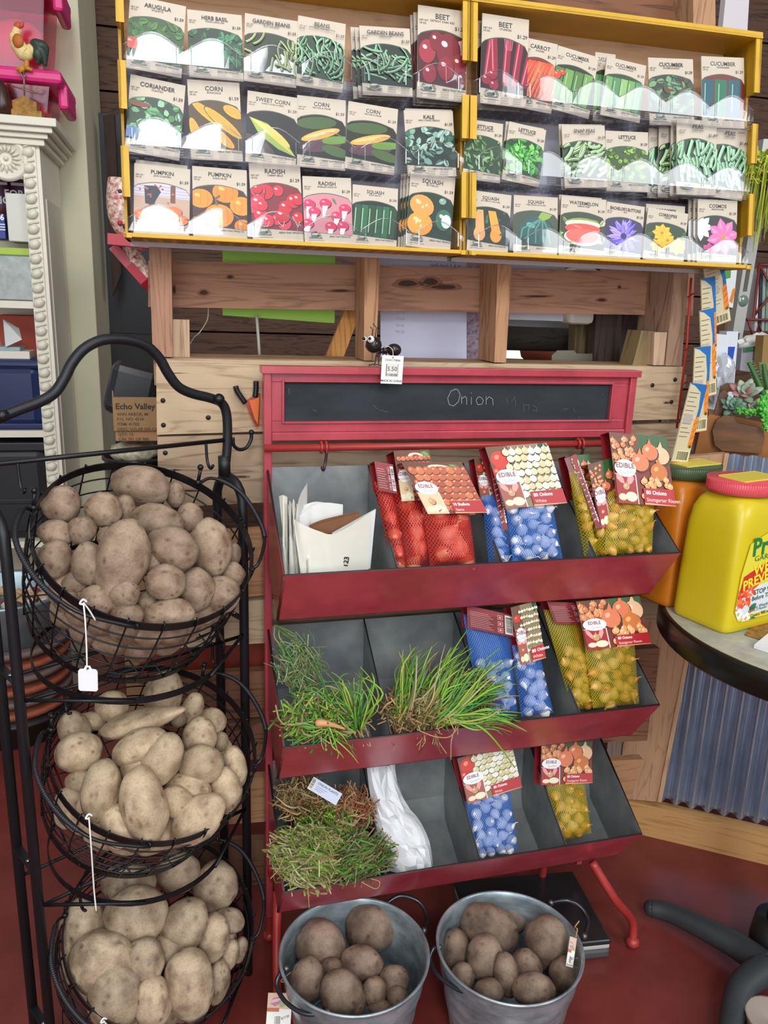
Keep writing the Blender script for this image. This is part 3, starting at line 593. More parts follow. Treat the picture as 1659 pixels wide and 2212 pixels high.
# bins
UF, DB, UB, DF = .2113, .1206, .1419, -.0972
binint = mat('#8d908d', .36, .15, .2, 12, .04, None, 0, .5, '#72767a'); blkedge = mat('#26211f', .5)
prof = [(.012, DB), (.016, .0), (.03, -.045), (UB, DF), (UF, 0)]       # u, z back-top .. front-top
def binshelf(z, divs):
    t = .0022; e = .006
    mb = MB()
    for i, mm in ((0, binint), (1, binint), (2, binint)):
        (u0, z0), (u1, z1) = prof[i], prof[i+1]; d = V((u1-u0, z1-z0)).normalized(); n = V((-d.y, d.x))
        if n.y < 0 and i > 0: n = -n
        mb.prism([s(e, u0, z+z0), s(SW-e, u0, z+z0), s(SW-e, u1, z+z1), s(e, u1, z+z1)], (SN*n.x+SZ*n.y)*t, binint)
    (u0, z0), (u1, z1) = prof[3], prof[4]
    mb.prism([s(e, u0, z+z0), s(SW-e, u0, z+z0), s(SW-e, u1, z+z1), s(e, u1, z+z1)], -SN*t, binint)
    mb.prism([s(e, u0+.0003, z+z0), s(SW-e, u0+.0003, z+z0), s(SW-e, u1+.0003, z+z1), s(e, u1+.0003, z+z1)], SN*t, red)
    for a in (e, SW-e):
        sg = -1 if a < .1 else 1; q = [s(a, u, z+zz) for u, zz in prof]
        mb.prism(q, SX*(sg*.0015), red); mb.prism(q, SX*(-sg*.0012), binint)
    mb.tube([s(e, .012, z+DB), s(e, UF, z), s(SW-e, UF, z), s(SW-e, .012, z+DB)], .0022, blkedge, 6)
    mb.tube([s(e, UB, z+DF), s(SW-e, UB, z+DF)], .0022, redd, 6); mb.tube([s(e, UF, z), s(e, UB, z+DF)], .0028, redd, 6)
    b = mb.part('bin', st)
    for a in divs:
        m2 = MB(); m2.prism([s(a, u-(.002 if i > 2 else -.003), z+zz+(.003 if i in (2, 3) else 0)) for i, (u, zz) in enumerate(prof)], SX*.0015, binint); m2.tube([s(a, .014, z+DB), s(a, UF-.003, z)], .0014, blkedge, 6)
        o = m2.part('divider', b); o.matrix_local = I4
BZ = (.847, .564, .298)
for z in BZ: binshelf(z, [SW*.263, SW*.517, SW*.763])
for z in BZ:
    mb = MB(); sb(mb, .0, SW, -.004, .01, z-.02, z-.008, red); mb.part('crossbar', st)
# splayed legs
for a, foot, lab in ((SW-.02, V((.53, 1.319, 0)), 1), (.01, None, 0)):
    for k in (0, 1):
        if lab: pth = [s(a-.05, .16, BZ[2]-.09), s(a-.01, .19, .14), V((foot.x-.006, foot.y+.004, .06)), V((foot.x, foot.y, .012))] if k == 0 else [s(a-.06, .02, .2), s(a-.06, .0, .1), s(a-.055, -.012, .012)]
        else: pth = [s(a, .10, BZ[2]-.09), s(a-.006, .14, .12), s(a-.012, .20, .012)] if k == 0 else [s(a, .02, .2), s(a, .0, .1), s(a, -.012, .012)]
        mb = MB(); c = catmull(pth, 6); mb.tube(c, .0085, redm, 10); mb.ball(c[-1], (.014, .014, .012), redm, 2); mb.part('leg', st)
# ant ornament on the header
def ap_(px, py, u=.01): return sh(px, py, u)
an = thing('ant_ornament', 'dark metal ant ornament with big white eyes and price tag on the stand header', 'figurine', Matrix.Translation(sh(825, 788, .012)))
am = mat('#2b2624', .22, .3); wt = mat('#e8e6e0', .3)
mb = MB(); c = ap_(807, 745); mb.ball(c, .0135, am, 3); mb.tube([c+V((-.0136, -.001, -.003)), c+SN*.0138-SZ*.004, c+V((.0133, .003, -.001))], .0008, mat('#111111', .5), 6); mb.part('head', an)
for px, u in ((788, .012), (801, .022)):
    mb = MB(); e = ap_(px, 733, u); mb.ball(e, .0062 if px > 790 else .0045, wt, 2); mb.ball(e+(CAM-e).normalized()*.0045+V((-.0015, 0, .001)), .0028, mat('#171012', .2), 2); mb.part('eye', an)
mb = MB(); mb.ball(ap_(832, 757), .0062, am, 2); mb.ball(ap_(824, 758), .0045, am, 2); mb.part('thorax', an)
mb = MB(); mb.ball(ap_(851, 756), (.0125, .0105, .0105), am, 3); mb.part('abdomen', an)
for pts in ([(803, 732), (805, 712), (800, 706)], [(810, 733), (813, 708), (806, 699)]):
    mb = MB(); mb.tube([ap_(*q) for q in pts], .0008, am, 6); mb.part('antenna', an)
for pts in ([(822, 760), (812, 768), (810, 786), (797, 789)], [(824, 760), (818, 772), (818, 787), (808, 788)], [(834, 760), (836, 770), (842, 787), (850, 790)], [(828, 760), (826, 774), (828, 789), (818, 789)]):
    mb = MB(); mb.tube([ap_(q[0], q[1], .012+.004*(i % 2)) for i, q in enumerate(pts)], .0011, am, 6); mb.part('leg', an)
mb = MB(); o = ap_(845, 829, .032); x_ = SX; wd = 48/FOC*depth(o); hh = wd*60/48
Mt = basis(o, x_, SZ, SN) @ Matrix.Rotation(-.03, 4, 'Z'); mb.bb(-wd/2, wd/2, 0, hh, 0, .0004, mat('#ecebe8', .5), Mt); A = Art(mb, Mt, .0005)
A.text('OSW170846', 0, hh*.80, hh*.075, '#333333'); A.barcode(-wd*.34, hh*.2, wd*.34, hh*.76); A.rect(-wd*.24, hh*.36, wd*.24, hh*.72, '#dcdad2'); A.text('5.50', 0, hh*.46, hh*.15, '#4a4a60'); A.text('MADE IN CHINA', 0, hh*.07, hh*.075, '#333333'); A.ell(0, hh*.93, .0012, .0012, '#555555')
mb.tube(catmull([Mt @ V((0, hh*.93, .0005)), ap_(848, 756, .026), ap_(838, 748, .02), ap_(830, 752, .018)], 4), .0005, wt, 5); mb.part('price_tag', an)
# ================================================================ seed packet displays
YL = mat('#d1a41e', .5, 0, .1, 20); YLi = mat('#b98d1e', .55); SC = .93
DN0 = -WB; DL = .1583; DX = WF.to_3x3().col[0].copy(); DUp = SZ*math.cos(DL)-DN0*math.sin(DL); DNn = DN0*math.cos(DL)+SZ*math.sin(DL)
DO = V((-.3856, 1.1896, 1.3187)); DWd = .517; DH = .376
DM = basis(DO, DX, DUp, DNn)      # x along, y up, z towards viewer (front plane z=0)
DMi = DM.inverted(); DS = basis(DO, DX, DUp, DN0)      # same front plane, depth running level
def dp(px, py, z=0): q = DMi @ hit(px, py, DO+DNn*z, DNn); return q.x, q.y
DD = .091
clr = clear_plastic('clear_tray', (.95, .96, .98, 1), .25, .07); clr2 = clear_plastic('clear_tray_edge', (.85, .87, .9, 1), .9, .15); rib = clear_plastic('ribbed_tray', (.80, .80, .83, 1), .12, .35)
pan = mat('#c9cad3', .6, 0, .05, 5); pwd = wood('#dcb48f', '#c59a74', 'x')
rows = []
for x0i, cols in ((0, ((340, 127), (340, 306), (340, 492))), (1, ((1100, 213), (1100, 379), (1100, 545)))):
    rows.append([dp(*c)[1] for c in cols])
brow = [(rows[0][i]+rows[1][i])/2 for i in range(3)]
print('ROWS', rows)
for di in range(2):
    x0 = DWd*di+(.001 if di else 0); x1 = DWd*(di+1)-.001
    t = thing('seed_display_box', ('left yellow cardboard seed packet display box on the partition' if di == 0 else 'right yellow cardboard seed packet display box on the partition'), 'seed display', DM @ Matrix.Translation(((x0+x1)/2, 0, -DD/2)))
    mb = MB(); mb.bb(x0+.003, x1-.003, -.01, brow[0]+.02, -DD, -DD+.004, pan, DS); mb.bb(x0+.003, x1-.003, brow[0]+.02, DH-.003, -DD, -DD+.004, pwd, DS); mb.part('back_panel', t)
    mb = MB(); mb.bb(x0, x1, DH-.004, DH, -DD, .012, YL, DS); mb.bb(x0, x1, DH-.004, DH+.006, .008, .012, YL, DS, .001); mb.part('top_panel', t)
    mb = MB(); mb.bb(x0, x1, -.003, .003, -DD, .008, YL, DS, .001); mb.part('bottom_panel', t)
    for sx_, sg in ((x0, 1), (x1, -1)):
        mb = MB(); q = sorted((sx_, sx_+sg*.004)); ys = [-.004]; 
        cuts = sorted([b-.006 for b in brow])
        segs = []; y = -.004
        for c in cuts: segs.append((y, c)); y = c+.05
        segs.append((y, DH-.004))
        for (ya, yb) in segs:
            if yb-ya > .004: mb.bb(q[0], q[1], ya, yb, -DD, .010, YL, DS); r_ = sorted((sx_, sx_+sg*.011)); mb.bb(r_[0], r_[1], ya, yb, .007, .010, YL, DS)
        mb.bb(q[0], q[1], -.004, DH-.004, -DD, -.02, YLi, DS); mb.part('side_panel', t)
    for ri, b in enumerate(brow):
        pw = (x1-x0-.012)/6
        mb = MB(); lip = lambda f: .016+.020*math.sin(math.pi*min(max((f-.0), 0), 1))**1.3
        n = 12; zf = .004 if ri < 2 else .006
        for k in range(6):
            xa = x0+.006+pw*k; nn = n
            vs = []
            for i in range(nn+1):
                f = i/nn; bul = .0016*math.sin(math.pi*f); vs += [(xa+pw*f, b-.002, zf+bul*.4), (xa+pw*f, b+lip(f)*.55, zf+bul*.8), (xa+pw*f, b+lip(f), zf+bul)]
            fs = [[i*3+j, i*3+3+j, i*3+4+j, i*3+1+j] for i in range(nn) for j in (0, 1)]
            mb.add(vs, fs, clr, False, DS)
            mb.tube([DS @ V((xa+pw*i/n, b+lip(i/n), zf+.004*math.sin(math.pi*i/n))) for i in range(n+1)], .0008, clr2, 5)
            mb.add([(xa, b-.002, zf), (xa, b+.016, zf), (xa, b+.03, -DD+.006), (xa, b-.002, -DD+.006)], [[0, 1, 2, 3]], clr, False, DS)
            for fx in (.12, .88): mb.tube([DS @ V((xa+pw*fx, b, zf+.003)), DS @ V((xa+pw*fx, b+.02, zf+.003))], .0005, clr2, 4)
        tr_ = mb.part('clear_lip', t)
        bf = b-.012 if ri < 2 else b-.004
        mb = MB(); mb.bb(x0+.006, x1-.006, bf-.004, bf-.002, -DD+.006, zf+.001, rib, DS)
        for k in range(24):
            xa = x0+.006+(x1-x0-.012)*(k+.15)/24; xb = xa+(x1-x0-.012)/24*.7
            for j in range(4): mb.bb(xa, xb, bf-.0075, bf-.004, -.012-.018*j-.008, -.012-.018*j, rib, DS, .001)
        if ri < 2:
            for k in range(24):
                xa = x0+.006+(x1-x0-.012)*(k+.2)/24; xb = xa+(x1-x0-.012)/24*.6
                for j in range(3): mb.bb(xa, xb, b-.0055-.0035*j, b-.0035-.0035*j, zf-.001, zf+.0006, rib, DS)
        mb.part('tray_floor', t)
# ---------------------------------------------------------------- packet pictures
def scat(A, n, fn, X=.5, y0=.1, y1=.8):
    r = random.Random(n*7+3)
    for i in range(n): fn(r, r.uniform(-X, X), r.uniform(y0, y1))
def pic(A, kind, seed=0):
    r = random.Random(hash_(kind)+seed); U = r.uniform
    def bg(h): A.rect(-.6, 0, .6, 1, h)
    def leaves(cols, n, L=.2, wd=.1):
        for i in range(n): A.leaf(U(-.55, .5), U(.1, .85), U(.6, 1.2)*L, U(.7, 1.2)*wd, U(0, 6.28), r.choice(cols), r.choice(cols))
    def pods(cols, n, L=.4, wd=.045, a0=0, a1=3.14, bend=.1):
        for i in range(n):
            a = U(a0, a1); x, y = U(-.5, .5), U(.15, .8); c = r.choice(cols); k = U(-bend, bend); h = L*U(.7, 1.2)/2
            P = [(x+math.cos(a)*t*h-math.sin(a)*k*(1-t*t), y+math.sin(a)*t*h+math.cos(a)*k*(1-t*t)) for t in (-1, -.5, 0, .5, 1)]
            A.stroke([(p[0]+.008, p[1]-.01) for p in P], wd*1.15, '#1d2a18'); A.stroke(P, wd, c); A.stroke([(p[0]-.008, p[1]+.006) for p in P], wd*.25, '#c5d6b4')
    def round_(x, y, rx, ry, c, hi='#f6c9c9', rot=0):
        A.ell(x+.01, y-.012, rx*1.04, ry*1.04, '#2a1a18', rot, 18); A.ell(x, y, rx, ry, c, rot, 18); A.ell(x-rx*.3, y+ry*.35, rx*.28, ry*.18, hi, rot-.3, 10)
    if kind in ('arugula', 'kale', 'lettuce', 'lettuce2', 'coriander', 'basil', 'lettuce3', 'cukevine'):
        C = {'arugula': ('#2e4a22', ['#3c6a2a', '#4d8236', '#2a5520']), 'basil': ('#12301c', ['#1f5a34', '#2f7546', '#174527', '#48936a']), 'coriander': ('#1c3a24', ['#3f7d48', '#6aa56f', '#2c5f38', '#8fbf95']), 'kale': ('#122a20', ['#3a6a55', '#7fa595', '#22493a', '#a9c4b8']),
             'lettuce': ('#24401e', ['#4d7a3c', '#7aa868', '#35592b', '#94bf86']), 'lettuce2': ('#113d12', ['#2f8a2c', '#56b545', '#1d6b20', '#79cf62']), 'lettuce3': ('#2e4a12', ['#5d8a22', '#7aa833', '#456d18', '#8fbf45']), 'cukevine': ('#26382a', ['#4d7a52', '#2f5538', '#6f9c72', '#5a3a24'])}[kind]
        bg(C[0]); leaves(C[1], 60, .2 if kind != 'lettuce3' else .1, .12 if kind != 'lettuce' else .06)
        if kind == 'arugula': round_(-.42, .33, .12, .11, '#d2442a')
        if kind == 'coriander': A.rect(-.5, .1, -.3, .3, '#5a7db5'); A.ell(-.3, .72, .2, .05, '#7d3a28')
        if kind == 'lettuce2':
            for i in range(16): a = i*.9; A.leaf(math.cos(a)*.015*i, .42+math.sin(a)*.012*i, .16, .14, a, C[1][i % 4], C[1][(i+1) % 4])
    elif kind == 'beans1':
        bg('#26301e'); A.poly([(-.1, .1), (.5, .1), (.5, .3), (.2, .5)], '#dcdce0'); A.poly([(-.5, .25), (-.1, .45), (-.15, .5), (-.5, .38)], '#8a5a3a'); pods(['#7d8f3c', '#97a552', '#5f7030'], 16, .35, .04, .9, 1.9)
        pods(['#7d8f3c', '#5f7030'], 6, .3, .04, 0, 3)
    elif kind == 'beans2': bg('#173a22'); pods(['#2f7a48', '#48936a', '#7ab592', '#22633a'], 46, .5, .035, .8, 2.6, .16)
    elif kind == 'beans3': bg('#142a1e'); pods(['#2f6a4a', '#44805c', '#5f9a76'], 34, .45, .042, .2, 3)
    elif kind in ('peas', 'snap'): C = ['#8fc4a0', '#6fae84', '#a9d6b8', '#56946a'] if kind == 'peas' else ['#6f9a50', '#8bb070', '#557a3a', '#a4bf8a']; bg('#24402a'); pods(C, 40, .36, .075, (.9 if kind == 'peas' else 0), 2.3 if kind == 'peas' else 1.2, .05)
    elif kind == 'beet': bg('#4a1420'); A.poly([(.1, .1), (.6, .3), (.6, .85), (.2, .7)], '#c9a9ad'); [round_(x, y, q, q*1.05, c) for x, y, q, c in ((-.3, .55, .17, '#a02a3a'), (-.12, .72, .14, '#7d1c2a'), (.12, .6, .24, '#7a1826'), (.35, .4, .15, '#8a2a3a'), (-.25, .22, .14, '#95233a'), (.08, .32, .17, '#8c1e2e'), (.42, .18, .12, '#6a2230'))]; A.stroke([(.08, .4), (.1, .1)], .02, '#c96a75')
    elif kind == 'beet2':
        bg('#2a1018')
        for x, a in ((-.38, .1), (-.2, -.05), (.02, .05), (.22, .12), (.42, .2)): A.stroke([(x, .15), (x+a*.4, .5), (x+a, .9)], .15, '#8c1a30'); A.stroke([(x-.03, .2), (x+a-.03, .85)], .03, '#d86a80')
        for x, y in ((-.38, .22), (-.22, .14), (-.25, .3)): round_(x, y, .1, .08, '#a01f3c')
        for i in range(5): A.stroke([(.02+.03*i, .7), (-.03+.05*i, .95)], .015, '#c96a80')
    elif kind == 'carrot':
        bg('#7a2a14')
        for i in range(9): x = -.5+.12*i; a = 1.15-.03*i; A.poly([(x-.06, .1), (x+.0, .08), (x+.35*math.cos(a)*2+.06, .8), (x+.35*math.cos(a)*2-.08, .82)], ['#e0542e', '#d2452a', '#ea6a3e'][i % 3]); A.stroke([(x, .2), (x+.3, .75)], .012, '#f4a07e')
        leaves(['#d9c98f', '#7a8a3a'], 5, .1, .03)
    elif kind in ('cuke1', 'cuke2', 'cuke3', 'zuke'):
        C = {'cuke1': ('#1e2a16', ['#4d7a35', '#6a9a4c'], 4), 'cuke2': ('#24421c', ['#6aa055', '#4f8a55', '#88b56a'], 5), 'cuke3': ('#6a2418', ['#0f4f62', '#156a4c', '#1a5566'], 3), 'zuke': ('#0e2418', ['#1b5034', '#24633f', '#174428'], 6)}[kind]
        bg(C[0])
        for i in range(C[2]): x = -.42+.9*i/(C[2]-.2); A.stroke([(x, .05), (x+.03, .4), (x+.05, .78)], .95/C[2]*.9, C[1][i % len(C[1])]); A.stroke([(x-.03, .15), (x, .7)], .02, '#9cc49c')
        if kind == 'cuke1': round_(-.42, .6, .09, .08, '#d2442a'); round_(-.3, .68, .07, .06, '#d2442a')
    elif kind == 'corn':
        bg('#4a3812')
        for x, y, a, L in ((-.38, .3, 1.9, .55), (-.1, .62, 2.55, .8), (.15, .5, 2.5, .85), (.1, .25, 2.5, .6), (.35, .7, 2.7, .4)):
            c, k = math.cos(a), math.sin(a); A.ell(x, y, L/2+.02, .105, '#5c4010', a, 20); A.ell(x, y, L/2, .09, '#e0a832', a, 20)
            for j in (-.05, -.02, .01, .04): A.stroke([(x-c*L*.42-k*j, y-k*L*.42+c*j), (x+c*L*.42-k*j, y+k*L*.42+c*j)], .008, '#b87a1c')
    elif kind == 'corn2': bg('#120e12'); A.ell(-.25, .2, .35, .12, '#4a3d33', -.5); A.leaf(-.45, .72, 1.15, .28, -.62, '#9fb552', '#dcd06a'); A.ell(.1, .42, .33, .07, '#e3cf62', -.62)
    elif kind == 'corn3': bg('#171a12'); A.ell(-.1, .72, .42, .12, '#3f5a2c', .1); A.ell(.0, .3, .45, .13, '#5c3a4a', .2); A.ell(.3, .42, .3, .08, '#6f9a3f', .15); A.ell(-.02, .5, .42, .085, '#e0a64f', .32, 20); A.ell(-.02, .52, .36, .03, '#f0c47a', .32); A.ell(.3, .2, .3, .1, '#4d6a33', -.2)
    elif kind == 'pumpkin1':
        bg('#b79a86'); A.rect(-.5, .6, .5, .9, '#c2bccb'); [A.rect(-.5, .62+.06*i, .5, .63+.06*i, '#9892a6') for i in range(4)]; A.rect(.15, .5, .24, .85, '#6a3826'); A.poly([(-.3, .45), (-.32, .8), (-.1, .82), (-.02, .7), (-.1, .55), (-.15, .42)], '#1a1c2c'); leaves(['#a8523a', '#8a3d2c', '#c77a4a'], 24, .06, .04)
        [round_(x, y, q, q*.75, '#e5702a', '#f5a868') for x, y, q in ((-.38, .22, .13), (.02, .25, .22), (.22, .33, .14), (.34, .18, .14))]; [A.poly([(x, .3), (x+.03, .24), (x-.04, .26)], '#8a2f0c') for x in (-.05, .1)]
    elif kind == 'pumpkin2': bg('#3a1c08'); [(round_(x, y, q, q*.85, c, '#f7b75c'), [A.stroke([(x+q*j, y-q*.6), (x+q*j*1.25, y), (x+q*j, y+q*.6)], .008, '#b5600f') for j in (-.5, 0, .5)]) for x, y, q, c in ((-.35, .6, .22, '#e08a1c'), (.1, .75, .24, '#e2831a'), (.4, .5, .22, '#e58c22'), (-.42, .12, .14, '#d9701a'), (-.02, .28, .27, '#ea8a1a'), (.42, .1, .16, '#e08222'))]; A.stroke([(-.06, .48), (-.08, .62), (.0, .68)], .04, '#6a5a30')
    elif kind == 'radish1': bg('#7a1424'); [round_(x, y, q, q*.9, r.choice(['#d8203c', '#c4182f', '#e03550'])) for x, y, q in [(U(-.45, .45), U(.15, .8), U(.1, .15)) for _ in range(20)]]; [A.stroke([(x, .2+x*.3), (x+.1, .1), (x+.14, .2)], .008, '#f3d9dc') for x in (-.3, 0, .3)]
    elif kind == 'radish2': bg('#c9858f'); leaves(['#5f7a4a', '#84a068'], 8, .15, .05); [(round_(x, y, .12, .1, '#cf2a5a', '#f3a5bd'), A.poly([(x-.06, y-.05), (x+.06, y-.05), (x-.03, y-.3), (x-.06, y-.3)], '#f1e2e2')) for x, y in ((-.38, .65), (-.05, .68), (-.28, .5), (.18, .42), (.35, .58), (-.42, .25), (.3, .22), (.05, .2))]
    elif kind == 'squashb': bg('#123326'); round_(-.2, .62, .27, .2, '#e89a48', '#f6c48f', -.2); round_(-.22, .28, .28, .22, '#ee9a3a', '#f7c990'); [A.ell(x, y, .03, .02, '#f7ddb8', 1) for x, y in ((-.3, .68), (-.18, .6), (-.1, .64), (-.3, .3), (-.2, .24), (-.22, .33))]; round_(.3, .4, .18, .2, '#2f6a52'); round_(.36, .38, .11, .13, '#cfe0da', '#ffffff'); round_(.25, .75, .08, .06, '#7fa59a')
    elif kind == 'squashn': bg('#1c2c22'); [(A.ell(x-.02, .25, .14, .17, c, 0, 20), A.poly([(x-.12, .3), (x+.1, .3), (x+.02+dx, .8), (x-.16+dx, .8)], c)) for x, c, dx in ((-.2, '#e2a566', .02), (.2, '#f2a03a', -.08))]; leaves(['#2f5a3c', '#3f7450'], 6, .12, .06)
    elif kind == 'squasha': bg('#3d4a38'); round_(0, .42, .38, .34, '#1f5550', '#6aa59a'); [A.stroke([(.15, .72), (x, .45), (x*1.2, .12)], .035, '#4f8a80') for x in (-.3, -.16, 0, .16, .28)]; A.leaf(.05, .72, .35, .2, .3, '#8aa84a'); 
    elif kind == 'melon': bg('#2c3a24'); leaves(['#7d9a5c', '#4a6a38', '#d2c9a8'], 14, .2, .1); A.ell(0, .62, .38, .13, '#7d9a4a'); A.ell(0, .6, .4, .1, '#dfe3c0'); round_(0, .5, .4, .12, '#e84a40', '#f07a70'); A.ell(0, .3, .41, .2, '#e8dcc4', 0, 20); A.ell(0, .33, .37, .17, '#f0655a', 0, 20); [A.ell(x, .22+.02*(i % 2), .01, .006, '#33201c') for i, x in enumerate((-.15, -.08, .02, .12, .18))]
    elif kind == 'button': bg('#2a2050'); [A.leaf(.02, .42, U(.25, .48), .12, U(0, 6.28), r.choice(['#5a4ad0', '#7a68dc', '#4534a8', '#b49ae0']), '#8f80e6') for _ in range(46)]; A.ell(.0, .42, .08, .08, '#2a1c70')
    elif kind == 'coreo': bg('#1c3a1a'); leaves(['#2f5a2a', '#244a20'], 10); [[A.leaf(x, y, q, .16*q/.25, a*.785, '#f2b01c', '#f7c93a') for a in range(8)]+[A.ell(x, y, .04, .035, '#c27a0c')] for x, y, q in ((-.1, .6, .25), (.3, .3, .25), (-.15, .25, .22), (.05, .42, .2))]
    elif kind == 'cosmos': bg('#141f1c'); [A.leaf(-.42, .62, .3, .16, a*.785, '#eef1f0', '#dfe4e6') for a in range(8)]; [A.leaf(.15, .42, .42, .24, a*.785+.2, '#e06aa8', '#ee8fc0') for a in range(8)]; A.ell(.15, .42, .06, .055, '#c98a2c'); [A.leaf(-.2, .1, .2, .14, a, '#c94f8a') for a in (0, .8, 1.6, 2.4)]
def hash_(t_): return sum((i+1)*ord(c) for i, c in enumerate(t_))
beige = mat('#c9bdab', .5, 0, .03, 20)
def arch(w_, h, y0, y1, yp, n=14):
    return [(-w_/2, y0+.03*h), (w_/2, y0-.01*h), (w_/2, y1-.05*h)]+[(w_/2-w_*i/n, y1+(yp-y1)*math.sin(math.pi*(i/n*.9+.02))) for i in range(1, n)]+[(-w_/2, y1)]
npk = 0
def packet(tl, tr, z, title, sub, price, kind, label, ratio=1.5, lean=.0, art=True, group=None):
    global npk
    q0, q1 = V(dp(tl[0], tl[1], z)), V(dp(tr[0], tr[1], z)); w_ = (q1-q0).length; top_ = (q0.y+q1.y)/2; bi = max(b for b in brow if b < top_-.04); h = top_-bi+(.012 if bi > .04 else .004); rot = math.atan2(q1.y-q0.y, q1.x-q0.x); c = (q0+q1)/2
    Mx = DM @ Matrix.Translation((c.x, c.y, z)) @ Matrix.Rotation(rot, 4, 'Z') @ Matrix.Rotation(lean, 4, 'X') @ Matrix.Translation((0, -h, 0))
    mb = MB(); tk = .0022
    ns = 6
    def surf(sg):
        return lambda a, b: Mx @ V(((a-.5)*w_, b*h, sg*tk*(1-(2*a-1)**4)*(1-(2*b-1)**6)-.0005))
    mb.add([(-w_/2, 0, 0), (w_/2, 0, 0), (w_/2, h, 0), (-w_/2, h, 0), (-w_/2, 0, -tk), (w_/2, 0, -tk), (w_/2, h, -tk), (-w_/2, h, -tk)], [[0, 1, 2, 3], [7, 6, 5, 4], [0, 4, 5, 1], [1, 5, 6, 2], [2, 6, 7, 3], [3, 7, 4, 0]], beige, False, Mx)
    if art:
        A = Art(mb, Mx, .0001, .8e-5); reg = arch(w_, h, .15*h, .66*h, .75*h)
        A.poly([(x*1.0, y+.012*h if y > .5*h else y-.006*h) for x, y in reg], '#4a5548')
        S = Art(mb, Mx @ Matrix.Diagonal((w_, h*.66, 1, 1)), A.z, .8e-5); S.cl = [(x/w_, y/(h*.66)) for x, y in reg]
        # picture space: x -.5...5, y 0..1 over the lower two thirds
        S.M = Mx @ Matrix.Translation((0, h*.12, 0)) @ Matrix.Diagonal((w_, h*.72, 1, 1)); S.cl = [(x/w_, (y-h*.12)/(h*.72)) for x, y in reg]
        pic(S, kind); A.z = S.z+1e-5
        tw = text_mesh(title, .012)[2]*.056*h/.7
        A.text(title, 0, .875*h, .056*h, '#2b2a2c', 'c', .012, 0, min(1, w_*.8/tw)); A.text(sub, 0, .84*h, .022*h, '#4a4744'); A.text(price, w_*.47, .775*h, .04*h, '#2b2a2c', 'r')
        A.text('NET WT.', -w_*.47, .835*h, .02*h, '#4a4744', 'l'); A.text('1/8 OZ.', -w_*.47, .805*h, .02*h, '#4a4744', 'l')
        cx, cy = -w_*.27, .10*h; A.ell(cx, cy+.015*h, w_*.15, .045*h, '#c9bdab'); A.arctext('LIFETIME SEED', cx, cy-.005*h, .065*h, .028*h, '#2c4038', math.pi*.97, .03*math.pi)
        A.ell(cx-w_*.02, cy+.01*h, w_*.08, .022*h, '#5c6a60'); A.ell(cx+w_*.05, cy+.018*h, w_*.03, .02*h, '#2c4038'); A.rect(cx-w_*.13, cy-.022*h, cx+w_*.14, cy-.008*h, '#5c6a60')
        A.text('SEEDS THAT PRODUCE', w_*.02, .105*h, .022*h, '#3c3a36', 'l'); A.rect(-w_*.42, .05*h, -w_*.1, .055*h, '#8a8172')
    mb.top('seed_packet', label, 'seed packet', group or 'seed packets in the yellow displays', None, Mx); npk += 1
